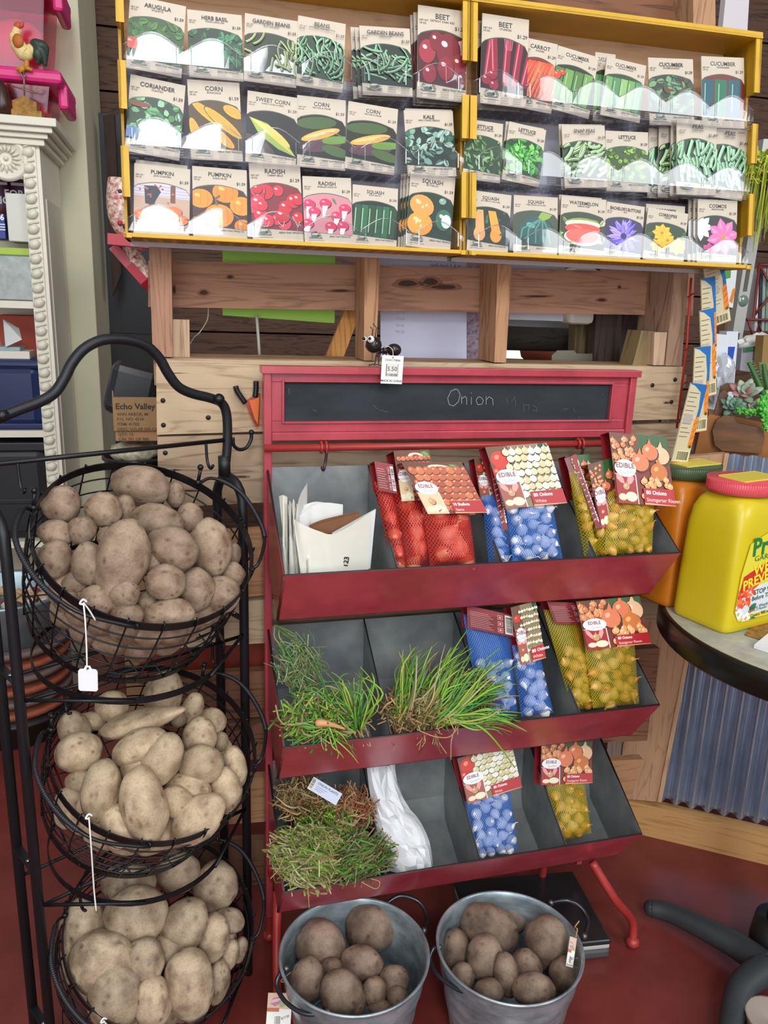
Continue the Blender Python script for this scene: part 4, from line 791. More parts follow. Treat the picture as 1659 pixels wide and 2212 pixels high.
PK = [
 ((281, -12), (402, 14), -.012, 'ARUGULA', 'ROQUETTE', '$1.59', 'arugula', 1.5), ((404, 20), (522, 33), -.012, 'HERB BASIL', 'ITALIAN LARGE LEAF', '$1.59', 'basil', 1.45),
 ((529, 28), (643, 46), -.012, 'GARDEN BEANS', 'BLUE LAKE BUSH', '$1.59', 'beans1', 1.48), ((644, 33), (747, 52), -.012, 'BEANS', 'KENTUCKY WONDER POLE', '$1.59', 'beans2', 1.55), ((776, 55), (885, 62), -.012, 'GARDEN BEANS', 'BURPEE BUSH', '$1.59', 'beans3', 1.3), ((903, 10), (1009, 25), -.008, 'BEET', 'DETROIT DARK RED', '$1.29', 'beet', 1.75),
 ((282, 160), (401, 185), -.012, 'CORIANDER', 'CILANTRO', '$1.59', 'coriander', 1.35), ((404, 171), (517, 179), -.010, 'CORN', 'BODACIOUS', '$1.59', 'corn', 1.45), ((535, 195), (645, 212), -.012, 'SWEET CORN', 'KANDY KORN HYBRID', '$1.59', 'corn2', 1.4), ((642, 205), (747, 217), -.012, 'CORN', 'PEACHES & CREAM', '$1.59', 'corn3', 1.42), ((753, 218), (860, 236), -.010, 'CORN', 'PEACHES & CREAM', '$1.59', 'corn3', 1.35), ((872, 238), (978, 240), -.010, 'KALE', 'EARLY CURLED SIBERIAN', '$1.29', 'kale', 1.3),
 ((290, 352), (411, 366), -.010, 'PUMPKIN', "JACK O'LANTERN", '$1.59', 'pumpkin1', 1.2), ((415, 358), (533, 368), -.009, 'PUMPKIN', 'SUGAR OR PIE', '$1.59', 'pumpkin2', 1.25), ((537, 352), (648, 356), -.010, 'RADISH', 'CHERRY BELLE', '$1.29', 'radish1', 1.38), ((653, 380), (758, 385), -.010, 'RADISH', 'SPARKLER WHITE TIP', '$1.29', 'radish2', 1.3), ((762, 398), (860, 408), -.010, 'SQUASH', 'BLACK BEAUTY', '$1.59', 'zuke', 1.3), ((887, 370), (984, 385), -.006, 'SQUASH', 'BUTTERCUP', '$1.59', 'squashb', 1.6),
 ((1042, 28), (1143, 43), -.006, 'BEET', 'CYLINDRA', '$1.29', 'beet2', 1.72), ((1132, 80), (1205, 96), -.014, 'CARROT', 'DANVERS', '$1.29', 'carrot', 1.65), ((1206, 98), (1293, 124), -.014, 'CUCUMBER', 'MARKETMORE', '$1.59', 'cuke1', 1.4), ((1311, 122), (1396, 142), -.014, 'CUCUMBER', 'NATIONAL PICKLING', '$1.29', 'cuke2', 1.35), ((1400, 124), (1497, 128), -.018, 'CUCUMBER', 'SPACEMASTER BUSH', '$1.29', 'cukevine', 1.25), ((1515, 121), (1607, 125), -.010, 'CUCUMBER', 'TENDERGREEN', '$1.29', 'cuke3', 1.4),
 ((1006, 256), (1087, 268), -.014, 'LETTUCE', 'BLACK SEEDED SIMPSON', '$1.29', 'lettuce', 1.45), ((1100, 262), (1180, 281), -.014, 'LETTUCE', 'BUTTERCRUNCH', '$1.29', 'lettuce2', 1.5), ((1213, 271), (1306, 271), -.010, 'SNAP PEAS', 'SUGAR ANN', '$1.59', 'snap', 1.35), ((1308, 282), (1400, 286), -.014, 'LETTUCE', 'OAKLEAF', '$1.29', 'lettuce3', 1.3), ((1462, 257), (1548, 262), -.004, 'PEAS', 'SUGAR SNAP', '$1.49', 'peas', 1.65), ((1535, 268), (1617, 282), -.012, 'PEAS', 'SUGAR SNAP', '$1.49', 'peas', 1.55),
 ((1016, 410), (1105, 422), -.010, 'SQUASH', 'BUTTERNUT WALTHAM', '$1.59', 'squashn', 1.4), ((1110, 421), (1205, 427), -.012, 'SQUASH', 'TABLE QUEEN OR ACORN', '$1.59', 'squasha', 1.3), ((1213, 422), (1310, 432), -.010, 'WATERMELON', 'CRIMSON SWEET', '$1.29', 'melon', 1.3), ((1311, 435), (1393, 447), -.012, "BACHELOR'S BUTTONS", 'BLUE', '$1.29', 'button', 1.4), ((1400, 448), (1487, 462), -.012, 'COREOPSIS', 'SUNBURST', '$1.29', 'coreo', 1.25), ((1508, 430), (1593, 434), -.006, 'COSMOS', 'SENSATION MIX', '$1.29', 'cosmos', 1.55)]
desc = dict(arugula='green leaves and a tomato', basil='dark basil leaves', beans1='olive beans on a cutting board', beans2='curling green pole beans', beans3='straight green beans', beet='round dark beets, standing tallest', coriander='feathery coriander leaves', corn='several golden corn cobs', corn2='one pale cob on black', corn3='', kale='blue green kale', pumpkin1='carved pumpkins and a black cat', pumpkin2='heaped orange pumpkins', radish1='a heap of red radishes', radish2='pink and white radishes', zuke='dark green zucchini', squashb='halved orange squash', beet2='long cylindrical beets', carrot='orange carrots', cuke1='cucumbers and cherry tomatoes', cuke2='pale pickling cucumbers', cukevine='a cucumber vine', cuke3='teal cucumbers against red', lettuce='frilled lettuce', lettuce2='a bright butterhead lettuce', snap='pods and a round sticker', lettuce3='mossy green lettuce', peas='', squashn='butternut squash', squasha='a ribbed dark green acorn squash', melon='cut red watermelon', button='a purple blue cornflower', coreo='yellow flowers', cosmos='a pink cosmos flower')
for i, (tl, tr, z, ti, su, pr, kd, ra) in enumerate(PK):
    pos = ('top', 'middle', 'bottom')[(i % 18)//6]; side = 'left' if i < 18 else 'right'
    if kd == 'corn3': dd = 'peaches and cream corn packet, %s of the matching pair' % ('left' if tl[0] < 700 else 'right')
    elif kd == 'peas': dd = 'peas packet, %s of the matching pair' % ('taller left' if tl[0] < 1500 else 'right')
    else: dd = '%s packet showing %s' % (ti.lower().replace("'", ''), desc[kd])
    packet(tl, tr, z, ti, su, pr, kd, dd+', %s row of the %s display' % (pos, side), ra)
# packets standing behind the front ones
for tl, tr, z, kd, ra, lb in [((757, 58), (860, 66), -.03, 'beans3', 1.25, 'beige packet edge behind the straight garden beans packet'), ((766, 60), (872, 66), -.022, 'beans3', 1.25, 'second packet directly behind the straight garden beans packet'), ((893, 26), (990, 34), -.024, 'beet', 1.6, 'packet edge just behind the tall round beet packet'), ((886, 32), (985, 40), -.034, 'beet', 1.55, 'rearmost packet behind the tall round beet packet'),
   ((866, 376), (960, 388), -.032, 'squashb', 1.5, 'rearmost packet fanned behind the buttercup squash packet'), ((872, 375), (966, 386), -.024, 'squashb', 1.5, 'middle packet fanned behind the buttercup squash packet'), ((880, 372), (974, 385), -.015, 'squashb', 1.5, 'packet fanned directly behind the buttercup squash packet'),
   ((1028, 44), (1120, 52), -.026, 'beet2', 1.6, 'packet edge behind the cylindrical beet packet'), ((1402, 276), (1470, 282), -.036, 'peas', 1.3, 'rearmost leaning pea packet left of the tall pea packet'), ((1424, 266), (1500, 272), -.028, 'snap', 1.4, 'middle leaning pea packet left of the tall pea packet'), ((1450, 260), (1530, 266), -.018, 'peas', 1.5, 'pea packet just behind the tall pea packet'),
   ((1488, 428), (1575, 432), -.026, 'cosmos', 1.45, 'rearmost packet behind the pink cosmos packet'), ((1499, 429), (1584, 433), -.016, 'cosmos', 1.45, 'packet directly behind the pink cosmos packet'), ((1207, 268), (1300, 269), -.020, 'snap', 1.35, 'packet peeking out above the snap peas packet'), ((875, 234), (976, 237), -.020, 'kale', 1.3, 'packet peeking out above the kale packet'), ((293, 344), (405, 358), -.020, 'pumpkin1', 1.2, 'packet peeking out above the carved pumpkin packet'), ((1396, 440), (1480, 446), -.024, 'coreo', 1.3, 'packet edge behind the yellow coreopsis packet'), ((1208, 420), (1300, 428), -.02, 'melon', 1.3, 'packet edge behind the watermelon packet'), ((1093, 262), (1175, 278), -.022, 'lettuce2', 1.45, 'packet edge behind the butterhead lettuce packet'), ((1286, 112), (1330, 118), -.03, 'cuke2', 1.9, 'curled packet standing between two cucumber packets')]:
    packet(tl, tr, z, {'beans3': 'GARDEN BEANS', 'squashb': 'SQUASH', 'beet': 'BEET', 'beet2': 'BEET', 'peas': 'PEAS', 'snap': 'PEAS', 'cosmos': 'COSMOS', 'kale': 'KALE', 'pumpkin1': 'PUMPKIN', 'coreo': 'COREOPSIS', 'melon': 'WATERMELON', 'lettuce2': 'LETTUCE', 'cuke2': 'CUCUMBER'}[kd], '', '$1.59', kd, lb, ra, 0, True, 'seed packets standing behind others')
# ================================================================ net bags of onion sets
def cardart(A, w_, h, kind):
    r = random.Random(hash_(kind)); A.rect(0, 0, w_, h, {'white': '#8a7a5a', 'yellow': '#7a2a1c', 'shallot': '#6a3a24', 'back': '#7a1a20'}[kind])
    if kind == 'back':
        A.poly([(0, h*.55), (w_, h*.9), (w_, h), (0, h)], '#8f2a30')
        for i in range(9): A.rect(w_*.06, h*(.12+.08*i), w_*(.55-.05*(i % 3)), h*(.135+.08*i), '#c9a3a0')
        A.barcode(w_*.8, h*.08, w_*.97, h*.92, True)
        for i in range(3): A.rect(w_*.64, h*(.1+.28*i), w_*.75, h*(.3+.28*i), '#c9a3a0'); A.rect(w_*.65, h*(.12+.28*i), w_*.74, h*(.28+.28*i), '#8a1f26'); A.ell(w_*.695, h*(.2+.28*i), w_*.025, h*.05, '#c9a3a0')
        return
    A.cl = [(0, 0), (w_, 0), (w_, h), (0, h)]
    def bulb(x, y, q, c, hi, tip=True, rot=0):
        A.ell(x+q*.1, y-q*.12, q*1.05, q*.95, '#4a2a18', rot, 16); A.ell(x, y, q, q*.9, c, rot, 16)
        if tip: a = rot+1.57; A.poly([(x-q*.3, y+q*.75), (x+q*.3, y+q*.75), (x+q*.1, y+q*1.5)], c)
        A.ell(x-q*.3, y+q*.3, q*.3, q*.22, hi, .5, 10)
    if kind == 'white':
        A.poly([(0, h*.55), (w_*.38, h*.6), (w_*.34, h), (0, h)], '#6a4a30'); bulb(w_*.17, h*.78, w_*.15, '#cf3322', '#f08a70', False); bulb(w_*.08, h*.58, w_*.1, '#c42f20', '#ee8a70', False)
        A.ell(w_*.9, h*.92, w_*.09, h*.09, '#1f4a2c')
        for j in range(7):
            for i in range(9): bulb(w_*(.28+.105*i)+r.uniform(-.01, .01)*w_+(j % 2)*w_*.05, h*(.2+.115*j)+r.uniform(-.01, .01)*h, w_*.058, r.choice(['#e3dfc4', '#d6cfa6', '#ece9d6', '#cfc48f']), '#fbfaf0')
    elif kind == 'yellow':
        A.poly([(0, h*.5), (w_*.45, h*.55), (w_*.5, h), (0, h)], '#6a4026'); A.poly([(w_*.45, h*.7), (w_, h*.6), (w_, h), (w_*.5, h)], '#2f5a2c')
        for i in range(34): bulb(r.uniform(.02, .42)*w_, r.uniform(.55, .95)*h, w_*.045, r.choice(['#e0905a', '#d27a48', '#eaa46c']), '#f9d0a6')
        bulb(w_*.85, h*.72, w_*.15, '#e8b890', '#f8dcc4'); bulb(w_*.66, h*.76, w_*.14, '#d9774a', '#f6b890'); bulb(w_*.47, h*.6, w_*.15, '#de7a50', '#f6b890'); bulb(w_*.78, h*.48, w_*.15, '#c9702f', '#f0a860')
        for i in range(26): bulb(r.uniform(.45, .95)*w_, r.uniform(.02, .4)*h, w_*.05, r.choice(['#e8b070', '#f0c48f', '#dd9a5a']), '#fbe6c6')
    else:
        A.leaf(w_*.75, h*.95, w_*.35, h*.2, -.6, '#3f6a3a', '#6a9a5a'); A.ell(w_*.6, h*.88, w_*.22, h*.07, '#d6d0b0', -.1); A.ell(w_*.6, h*.88, w_*.1, h*.035, '#a02a24', -.1)
        for j in range(7):
            for i in range(8): bulb(w_*(.1+.125*i)+(j % 2)*w_*.06, h*(.12+.12*j), w_*.07, r.choice(['#c0623c', '#a84e2e', '#cf7448', '#b85a38']), '#eaa880', False, r.uniform(-.4, .4))
    # inset photo, brand oval, red strip
    A.rect(0, 0, w_*.36, h*.42, '#e8e4dc'); A.rect(0, 0, w_*.345, h*.41, {'white': '#a35a4a', 'yellow': '#a3242a', 'shallot': '#d9c29a'}[kind])
    if kind != 'shallot': A.leaf(w_*.02, h*.42, w_*.2, h*.09, -.9, '#eaa09a'); A.leaf(w_*.3, h*.42, w_*.2, h*.1, -2.1, '#eaa09a')
    bulb(w_*.17, h*.24, w_*.055, '#c99a6a', '#f2dcc0'); A.ell(w_*.24, h*.1, w_*.1, h*.07, '#e3e6c0'); A.ell(w_*.09, h*.09, w_*.07, h*.05, '#ead9b8')
    A.ell(w_*.19, h*.50, w_*.185, h*.125, '#f2f1f0', 0, 24); A.text('EDIBLE', w_*.19, h*.505, h*.068, '#7a1f35', 'c', .02); A.text('Gardens', w_*.21, h*.42, h*.05, '#8a8a8c', 'c', -.005, .08)
    A.poly([(w_*.46, h*.03), (w_, h*.01), (w_, h*.24), (w_*.46, h*.235)], '#b3242a'); A.poly([(w_*.46, h*.028), (w_, h*.01), (w_, h*.0), (w_*.46, h*.0)], '#d8a070')
    A.text({'white': '80 Onions', 'yellow': '80 Onions', 'shallot': '10 Shallots'}[kind], w_*.5, h*.15, h*.055, '#f6e9e6', 'l', .03)
    A.text({'white': 'White', 'yellow': 'Stuttgarter Riesen', 'shallot': 'Sante'}[kind], w_*.5, h*.05, h*.052, '#f0c9c6', 'l', .01); A.cl = None
NET = {'blue': net_mat('#3a74cc', .22, 1, .09), 'yellow': net_mat('#b9a61a', .20, 1, .08), 'red': net_mat('#dc3a2c', .24, .8, .08)}
_bulb = {}
def bulbmesh(kind, i):
    k = (kind, i)
    if k not in _bulb:
        mb = MB(); vs, fs = ico(2); r = random.Random(i*3+len(kind)); out = []
        for v in vs:
            t = max(0, v.z); q = 1+.08*noise.noise(v*1.7+V((i*5, 0, 0))); out.append(V((v.x*q*(1-.35*t**3), v.y*q*(1-.35*t**3), v.z*(.95 if v.z < 0 else .95+.7*t**5))))
        m = mat({'blue': ['#e6e8ee', '#d3d8e4', '#f0f0ee'], 'yellow': ['#d9a548', '#cf9238', '#e2b862'], 'red': ['#dd7a62', '#cf654e', '#e68f74']}[kind][i % 3], .4, 0, .2, 3, 0, (6, 6, 1)); mb.add(out, fs, m, True)
        tip = MB(); mb.tube([(0, 0, 1.2), (0.08, 0, 1.75), (.25*r.uniform(-1, 1), .2, 2.1)], [.16, .09, .03], m, 6); _bulb[k] = mb.mesh('onion_bulb')
    return _bulb[k]
def bag(label, card, net, z0, col, kind, br=.0095, n=36, u=.172, tilt=.33, seed=0, cut=.85, thick=1.0, cat='bag of onion sets', dz=0):
    r = random.Random(seed+len(label)); nn = SN*math.cos(tilt)+SZ*math.sin(tilt); up = SZ*math.cos(tilt)-SN*math.sin(tilt)
    o = hit(net[3][0], net[3][1], SO+SN*u+SZ*z0, nn); Mx = basis(o, SX, up, nn); Mi = Mx.inverted()
    L = lambda p: (Mi @ hit(p[0], p[1], SO+SN*u+SZ*z0, nn)).to_2d()
    n0, n1, n2, n3 = [L(p) for p in net]; c0, c1, c2_, c3 = [L(p) for p in card]
    t = thing('onion_bag', label, cat, Mx, {'white': 'bags of white onion sets', 'yellow': 'bags of yellow onion sets', 'shallot': 'bags of shallots', 'back': 'onion bags seen from behind'}[kind])
    top0 = n0+(n0-n3)*.12; top1 = n1+(n1-n2)*.12; T = br*1.7*thick; hgt = ((n0-n3).length+(n1-n2).length)/2; wd = ((n2-n3).length+(n1-n0).length)/2
    def q(a, b): return (n3*(1-a)+n2*a)*(1-b)+(top0*(1-a)+top1*a)*b
    def sf(sg):
        def f(a, b):
            p = q(a, b); k = (1-abs(2*a-1)**3)*min(1, (1-b)*2.2)**.7*min(1, b*8)**.6
            return Mx @ V((p.x, p.y, sg*T*k*(1+.13*noise.noise(V((a*7, b*9, seed+sg)))) + dz))
        return f
    mb = MB(); uvf = lambda a, b: (a*wd, b*hgt)
    mb.grid(sf(1), 22, 26, NET[col], True, uvf); mb.grid(sf(-1), 10, 12, NET[col], True, uvf); mb.part('net', t)
    pts = []
    tries = 0
    while len(pts) < n and tries < 4000:
        tries += 1; a, b = r.uniform(.05, .95), r.uniform(.03, cut); p = q(a, b); e = br/wd
        if a < e or a > 1-e: continue
        if all((p-s_).length > br*1.5 for s_, _ in pts): pts.append((p, (a, b)))
    for i, (p, b) in enumerate(pts):
        k = r.uniform(.85, 1.08)*br; a_, b_ = b; kk = (1-abs(2*a_-1)**3)*min(1, (1-b_)*2.2)**.7*min(1, b_*8)**.6; R_ = Matrix.Rotation(r.uniform(0, 6.28), 4, 'Z') @ Matrix.Rotation(r.uniform(.2, 1.4), 4, 'X')
        inst(bulbmesh(col, i % 4), 'onion_bulb', t, Mx @ Matrix.Translation((p.x, p.y, dz+max(-.1*br, T*kk*.93-k*1.0)*r.uniform(.75, 1))) @ R_ @ Matrix.Scale(k, 4))
    xd = (c2_-c3).normalized(); w_ = ((c2_-c3).length+(c1-c0).length)/2; yd = V((-xd.y, xd.x)); h = ((c0-c3).length+(c1-c2_).length)/2
    mid = (c0+c1-c2_-c3)/2; shx = mid.dot(xd)/max(mid.dot(yd), 1e-4)
    CM = Mx @ Matrix(((xd.x, yd.x+xd.x*shx, 0, c3.x), (xd.y, yd.y+xd.y*shx, 0, c3.y), (0, 0, 1, T*.9+dz), (0, 0, 0, 1)))
    h = mid.dot(yd)
    mb = MB(); mb.bb(0, w_, 0, h, -.0006, 0, mat('#d9d4cc', .3), CM); mb.bb(0, w_, 0, h, -T*1.7, -T*1.7+.0006, mat('#8a1f26', .3), CM); mb.bb(0, w_, h-.0006, h, -T*1.7, 0, mat('#8a1f26', .3), CM)
    A = Art(mb, CM, .0002, 1e-5); cardart(A, w_, h, kind); mb.part('card_header', t)
    return t
b1, b2, b3 = BZ
bag('rear red net bag of shallots, its card partly covered', [(813, 978), (916, 978), (905, 1083), (858, 1086)], [(850, 1060), (915, 1062), (928, 1226), (873, 1226)], b1, 'red', 'shallot', .016, 7, .150, .33, 1, .8)
bag('red net bag turned edge on beside the paper bags', [(797, 1000), (842, 1005), (846, 1068), (812, 1062)], [(812, 1060), (850, 1066), (878, 1226), (846, 1226)], b1, 'red', 'back', .012, 6, .158, .33, 2, .6)
bag('front red net bag of ten shallots', [(856, 1003), (985, 1003), (1037, 1110), (913, 1113)], [(913, 1105), (1014, 1105), (1028, 1221), (930, 1224)], b1, 'red', 'shallot', .0165, 8, .178, .33, 3, .85)
bag('white onion card half hidden behind the front blue bag, furthest left', [(1018, 992), (1075, 992), (1090, 1085), (1032, 1088)], [(1040, 1080), (1100, 1080), (1120, 1215), (1065, 1215)], b1, 'blue', 'white', .0095, 10, .140, .33, 4)
bag('narrow blue net bag turned edge on at the second divider', [(1052, 1000), (1064, 1000), (1092, 1140), (1078, 1150)], [(1042, 1085), (1078, 1085), (1106, 1216), (1056, 1218)], b1, 'blue', 'back', .0092, 14, .165, .33, 5, .8)
bag('front blue net bag of white onions in the top bin', [(1043, 966), (1172, 962), (1217, 1088), (1084, 1101)], [(1092, 1088), (1192, 1084), (1216, 1208), (1108, 1214)], b1, 'blue', 'white', .0098, 40, .182, .33, 6)
bag('yellow onion bag at the back with only its card showing', [(1204, 990), (1264, 982), (1275, 1075), (1232, 1080)], [(1236, 1075), (1300, 1075), (1310, 1200), (1265, 1200)], b1, 'yellow', 'yellow', .0095, 12, .140, .33, 7)
bag('yellow net bag turned edge on at the third divider', [(1226, 985), (1236, 985), (1290, 1140), (1280, 1144)], [(1232, 1040), (1256, 1040), (1291, 1200), (1262, 1202)], b1, 'yellow', 'back', .0092, 12, .172, .33, 8, .7)
bag('middle yellow onion bag hanging lower than the front one', [(1242, 1000), (1320, 1000), (1330, 1130), (1288, 1143)], [(1283, 1120), (1330, 1120), (1345, 1198), (1290, 1200)], b1, 'yellow', 'yellow', .0095, 14, .165, .33, 9)
bag('front yellow onion bag with glossy card in the top bin', [(1303, 937), (1428, 947), (1444, 1096), (1324, 1088)], [(1312, 1076), (1413, 1082), (1409, 1192), (1306, 1198)], b1, 'yellow', 'yellow', .0098, 38, .182, .33, 10)
bag('blue onion bag showing the barcode back of its card', [(1001, 1315), (1103, 1320), (1104, 1376), (1004, 1355)], [(1004, 1350), (1102, 1366), (1118, 1538), (1040, 1552)], b2, 'blue', 'back', .0098, 24, .165, .33, 11, .55)
bag('blue onion bag behind the barcode one in the middle bin', [(1088, 1305), (1148, 1305), (1163, 1420), (1116, 1434)], [(1108, 1410), (1165, 1408), (1196, 1540), (1126, 1548)], b2, 'blue', 'white', .0112, 24, .180, .33, 12)
bag('left yellow onion bag in the middle bin, dark red card', [(1160, 1300), (1250, 1300), (1255, 1348), (1190, 1346)], [(1180, 1340), (1262, 1340), (1282, 1528), (1236, 1534)], b2, 'yellow', 'back', .0108, 22, .165, .33, 13, .62)
bag('front yellow onion bag in the middle bin', [(1232, 1296), (1370, 1290), (1390, 1388), (1258, 1402)], [(1262, 1388), (1370, 1380), (1381, 1520), (1281, 1530)], b2, 'yellow', 'yellow', .0108, 36, .185, .33, 14)
bag('lone blue onion bag in the bottom bin', [(980, 1625), (1098, 1615), (1120, 1698), (1004, 1735)], [(1006, 1722), (1100, 1700), (1120, 1838), (1022, 1852)], b3, 'blue', 'white', .0105, 38, .150, .50, 15)
bag('lone yellow onion bag in the bottom bin', [(1160, 1604), (1270, 1602), (1268, 1690), (1160, 1695)], [(1178, 1680), (1262, 1680), (1278, 1800), (1202, 1820)], b3, 'yellow', 'yellow', .0105, 38, .142, .52, 16)
# ================================================================ paper bags
pw_ = mat('#e6e5e0', .6, 0, .04, 20); pc_ = mat('#e0ddcf', .6, 0, .05, 20); kr = mat('#7d5335', .7, 0, .1, 30)
def q3(px, py, u, t=.0): return sh(px, py, u, t, b1)
def sheetbag(pts, m, label, th=.0025, u0=.17, us=None, group='paper bags in the top left bin'):
    us = us or [u0]*len(pts); P = [sh(x, y, u, .1, b1) for (x, y), u in zip(pts, us)]
    mb = MB(); mb.prism(P, SN*-th, m)
    if 'printed' in label: A = Art(mb, basis(sh(750, 1222, .176, .1, b1)+SN*.002, SX, SZ, SN)); A.text('123', 0, 0, .008, '#1c1c1c', 'l', .03, 1.4)
    return mb.top('paper_bag', label, 'paper bag', group)
sheetbag([(718, 1152), (812, 1100), (800, 1228), (720, 1230)], mat('#d6d8d6', .55, 0, .03, 10), 'folded white paper bag with printed mark, frontmost right', .003, .17, [.17, .150, .155, .175])
def curlbag(path, ybot, m, label, h=None, th=.0015):
    """upright sheet following a curved plan; path of (px, py_top, u)"""
    tops = catmull([sh(x, y, u, 0, b1) for x, y, u in path], 5); bots = [p.copy() for p in tops]
    zb = b1+ybot
    mb = MB(); n = len(tops)
    for i, p in enumerate(tops): bots[i].z = zb; bots[i] += (SX*.012 if i < n*.3 else V((0, 0, 0)))
    off = [SN*th]*n
    mb.grid(lambda a, b: (lambda i: bots[i]*(1-b)+tops[i]*b)(round(a*(n-1)))+SN*.0008*math.sin(a*19+b*4), n-1, 6, m, True)
    mb.grid(lambda a, b: (lambda i: bots[i]*(1-b)+tops[i]*b)(round((1-a)*(n-1)))-SN*th, n-1, 6, m, True)
    return mb.top('paper_bag', label, 'paper bag', 'paper bags in the top left bin')
curlbag([(634, 1160, .165), (645, 1080, .15), (664, 1043, .12)], -.01, pw_, 'tall folded white paper bag with a pointed corner')
curlbag([(634, 1120, .182), (648, 1130, .186), (690, 1148, .186), (726, 1152, .184), (800, 1108, .16)], -.018, pc_, 'curled cream paper bag wrapping the bundle')
for i in range(5): curlbag([(642+i*2, 1118-i*6, .148-.004*i), (670+i*3, 1096-i*3, .140-.004*i), (700+i*5, 1086+i, .135-.004*i), (741, 1090+i, .128-.004*i)], -.005, pw_, 'white paper bag in the fanned stack, %s' % ['frontmost', 'second', 'middle', 'fourth', 'rearmost'][i], th=.0008)
for i in range(2): curlbag([(668, 1140-5*i, .168-.006*i), (700, 1128-6*i, .16-.006*i), (777, 1100-4*i+8, .148-.006*i)], -.01, kr, 'brown kraft bag inside the white bundle, %s' % ('front one' if i == 0 else 'rear one'), th=.001)
curlbag([(603, 1072, .150), (612, 1070, .156), (621, 1074, .150)], -.02, pc_, 'narrow cream paper bag at the far left of the bin')
for i, (x, y) in enumerate(((626, 1082), (634, 1078), (641, 1088))): curlbag([(x-4, y+12, .160-.006*i), (x, y, .165-.006*i), (x+3, y+8, .155)], -.02, pc_, 'thin cream paper bag edge near the left wall, %s' % ['first', 'second', 'third'][i], th=.001)
# crumpled white bag in the bottom bin
t_ = .45
def b3p(px, py, d=0, u=.135): return sh(px, py, u, t_, b3)+(SN*math.cos(t_)+SZ*math.sin(t_))*d
mb = MB()
L_ = catmull([b3p(x, y) for x, y in ((792, 1655), (797, 1700), (806, 1755), (815, 1790), (820, 1822), (835, 1845), (836, 1880))], 4); R__ = catmull([b3p(x, y) for x, y in ((853, 1650), (858, 1690), (880, 1740), (905, 1770), (925, 1810), (932, 1840), (935, 1868))], 4)
N_ = len(L_)-1; nrm = SN*math.cos(t_)+SZ*math.sin(t_)
_cr = random.Random(21); _cj = {}
def cr(a, b, sg=1):
    i = min(N_, int(round(b*N_))); p = L_[i].lerp(R__[i], a); k = math.sin(math.pi*a)**.55; key = (round(a*9), round(b*13), sg)
    if key not in _cj: _cj[key] = (_cr.uniform(-1, 1), _cr.uniform(-1, 1), _cr.uniform(-1, 1))
    j_ = _cj[key]; dent = -.020*math.exp(-((a-.45)/.22)**2-((b-.52)/.13)**2)
    return p+nrm*sg*(k*(.012+.026*b)+k*(.0065*j_[0])+(dent if sg == 1 else 0))+(SX*j_[1]+SZ*j_[2])*.0035*(k if 0 < b < 1 else 0)
mb.grid(lambda a, b: cr(a, b), 9, 13, mat('#dfe0e2', .5), False); mb.grid(lambda a, b: cr(1-a, b, -.25), 9, 13, mat('#c9cacc', .5), False)
mb.top('crumpled_bag', 'crumpled white paper bag lying beside the onion plants in the bottom bin', 'paper bag')
# ================================================================ onion plant bunches
GC = ['#4f8a26', '#7aa83a', '#3d7a2a', '#86b83a', '#5c9a4a', '#9fb24a']; DC = ['#8f8350', '#a3966a', '#6f6a3a', '#7d5a38', '#b5a27a', '#5c4a2c']; RC = ['#8a6240', '#a87f55', '#6a4a30', '#b8946a']
def gm(h): return mat(h, .5)
def bunch(label, base, tips, nb, bz, spread=.02, dry=.25, rootn=30, rdir=None, r0=.0018, u=.17, pal_=GC, cat='bunch of onion plants', stalkw=.012, bow=.02):
    """base px, tips = list of px tips; blades fan between them"""
    R_ = random.Random(hash_(label)); B = sh(base[0], base[1], u, .2, bz); t = thing('onion_plants', label, cat, Matrix.Translation(B), 'bunches of green onion plants')
    T = [sh(x, y, u+.0 if len(q) < 1 else q[0], .2, bz) for x, y, *q in tips]
    mb = MB()
    for i in range(nb):
        a = R_.choice(T); b_ = R_.choice(T); e = a.lerp(b_, R_.random()*.5); k = R_.uniform(.72, 1.06); J = V([R_.gauss(0, 1) for _ in range(3)])*spread
        st_ = B+V([R_.gauss(0, 1) for _ in range(3)])*stalkw*.5; e = st_+(e-st_)*k+J; m_ = st_.lerp(e, .5)+V([R_.gauss(0, 1) for _ in range(3)])*bow*.5+SZ*bow*.6+SN*.008
        c = catmull([st_, st_.lerp(m_, .5)+SN*.004, m_, m_.lerp(e, .55)+SZ*bow*.2, e], 3); n = len(c); rr = r0*R_.uniform(.6, 1.25)
        h = R_.choice(DC if R_.random() < dry else pal_); mb.tube(c, [rr*(1-.75*(j/(n-1))**1.5) for j in range(n)], gm(h), 5)
    mb.part('leaves', t, kind='stuff')
    mb = MB(); rd = rdir or V((0, 0, -1))
    for i in range(rootn):
        st_ = B+V([R_.gauss(0, 1) for _ in range(3)])*stalkw*.6; e = st_+(SN*.3+rd*R_.uniform(.3, 1))*.028+V([R_.gauss(0, 1) for _ in range(3)])*.012
        c = catmull([st_, st_.lerp(e, .5)+V([R_.gauss(0, 1) for _ in range(3)])*.006, e], 3); mb.tube(c, [.0009]*len(c), gm(R_.choice(RC)), 4)
    mb.part('roots', t, kind='stuff'); return t
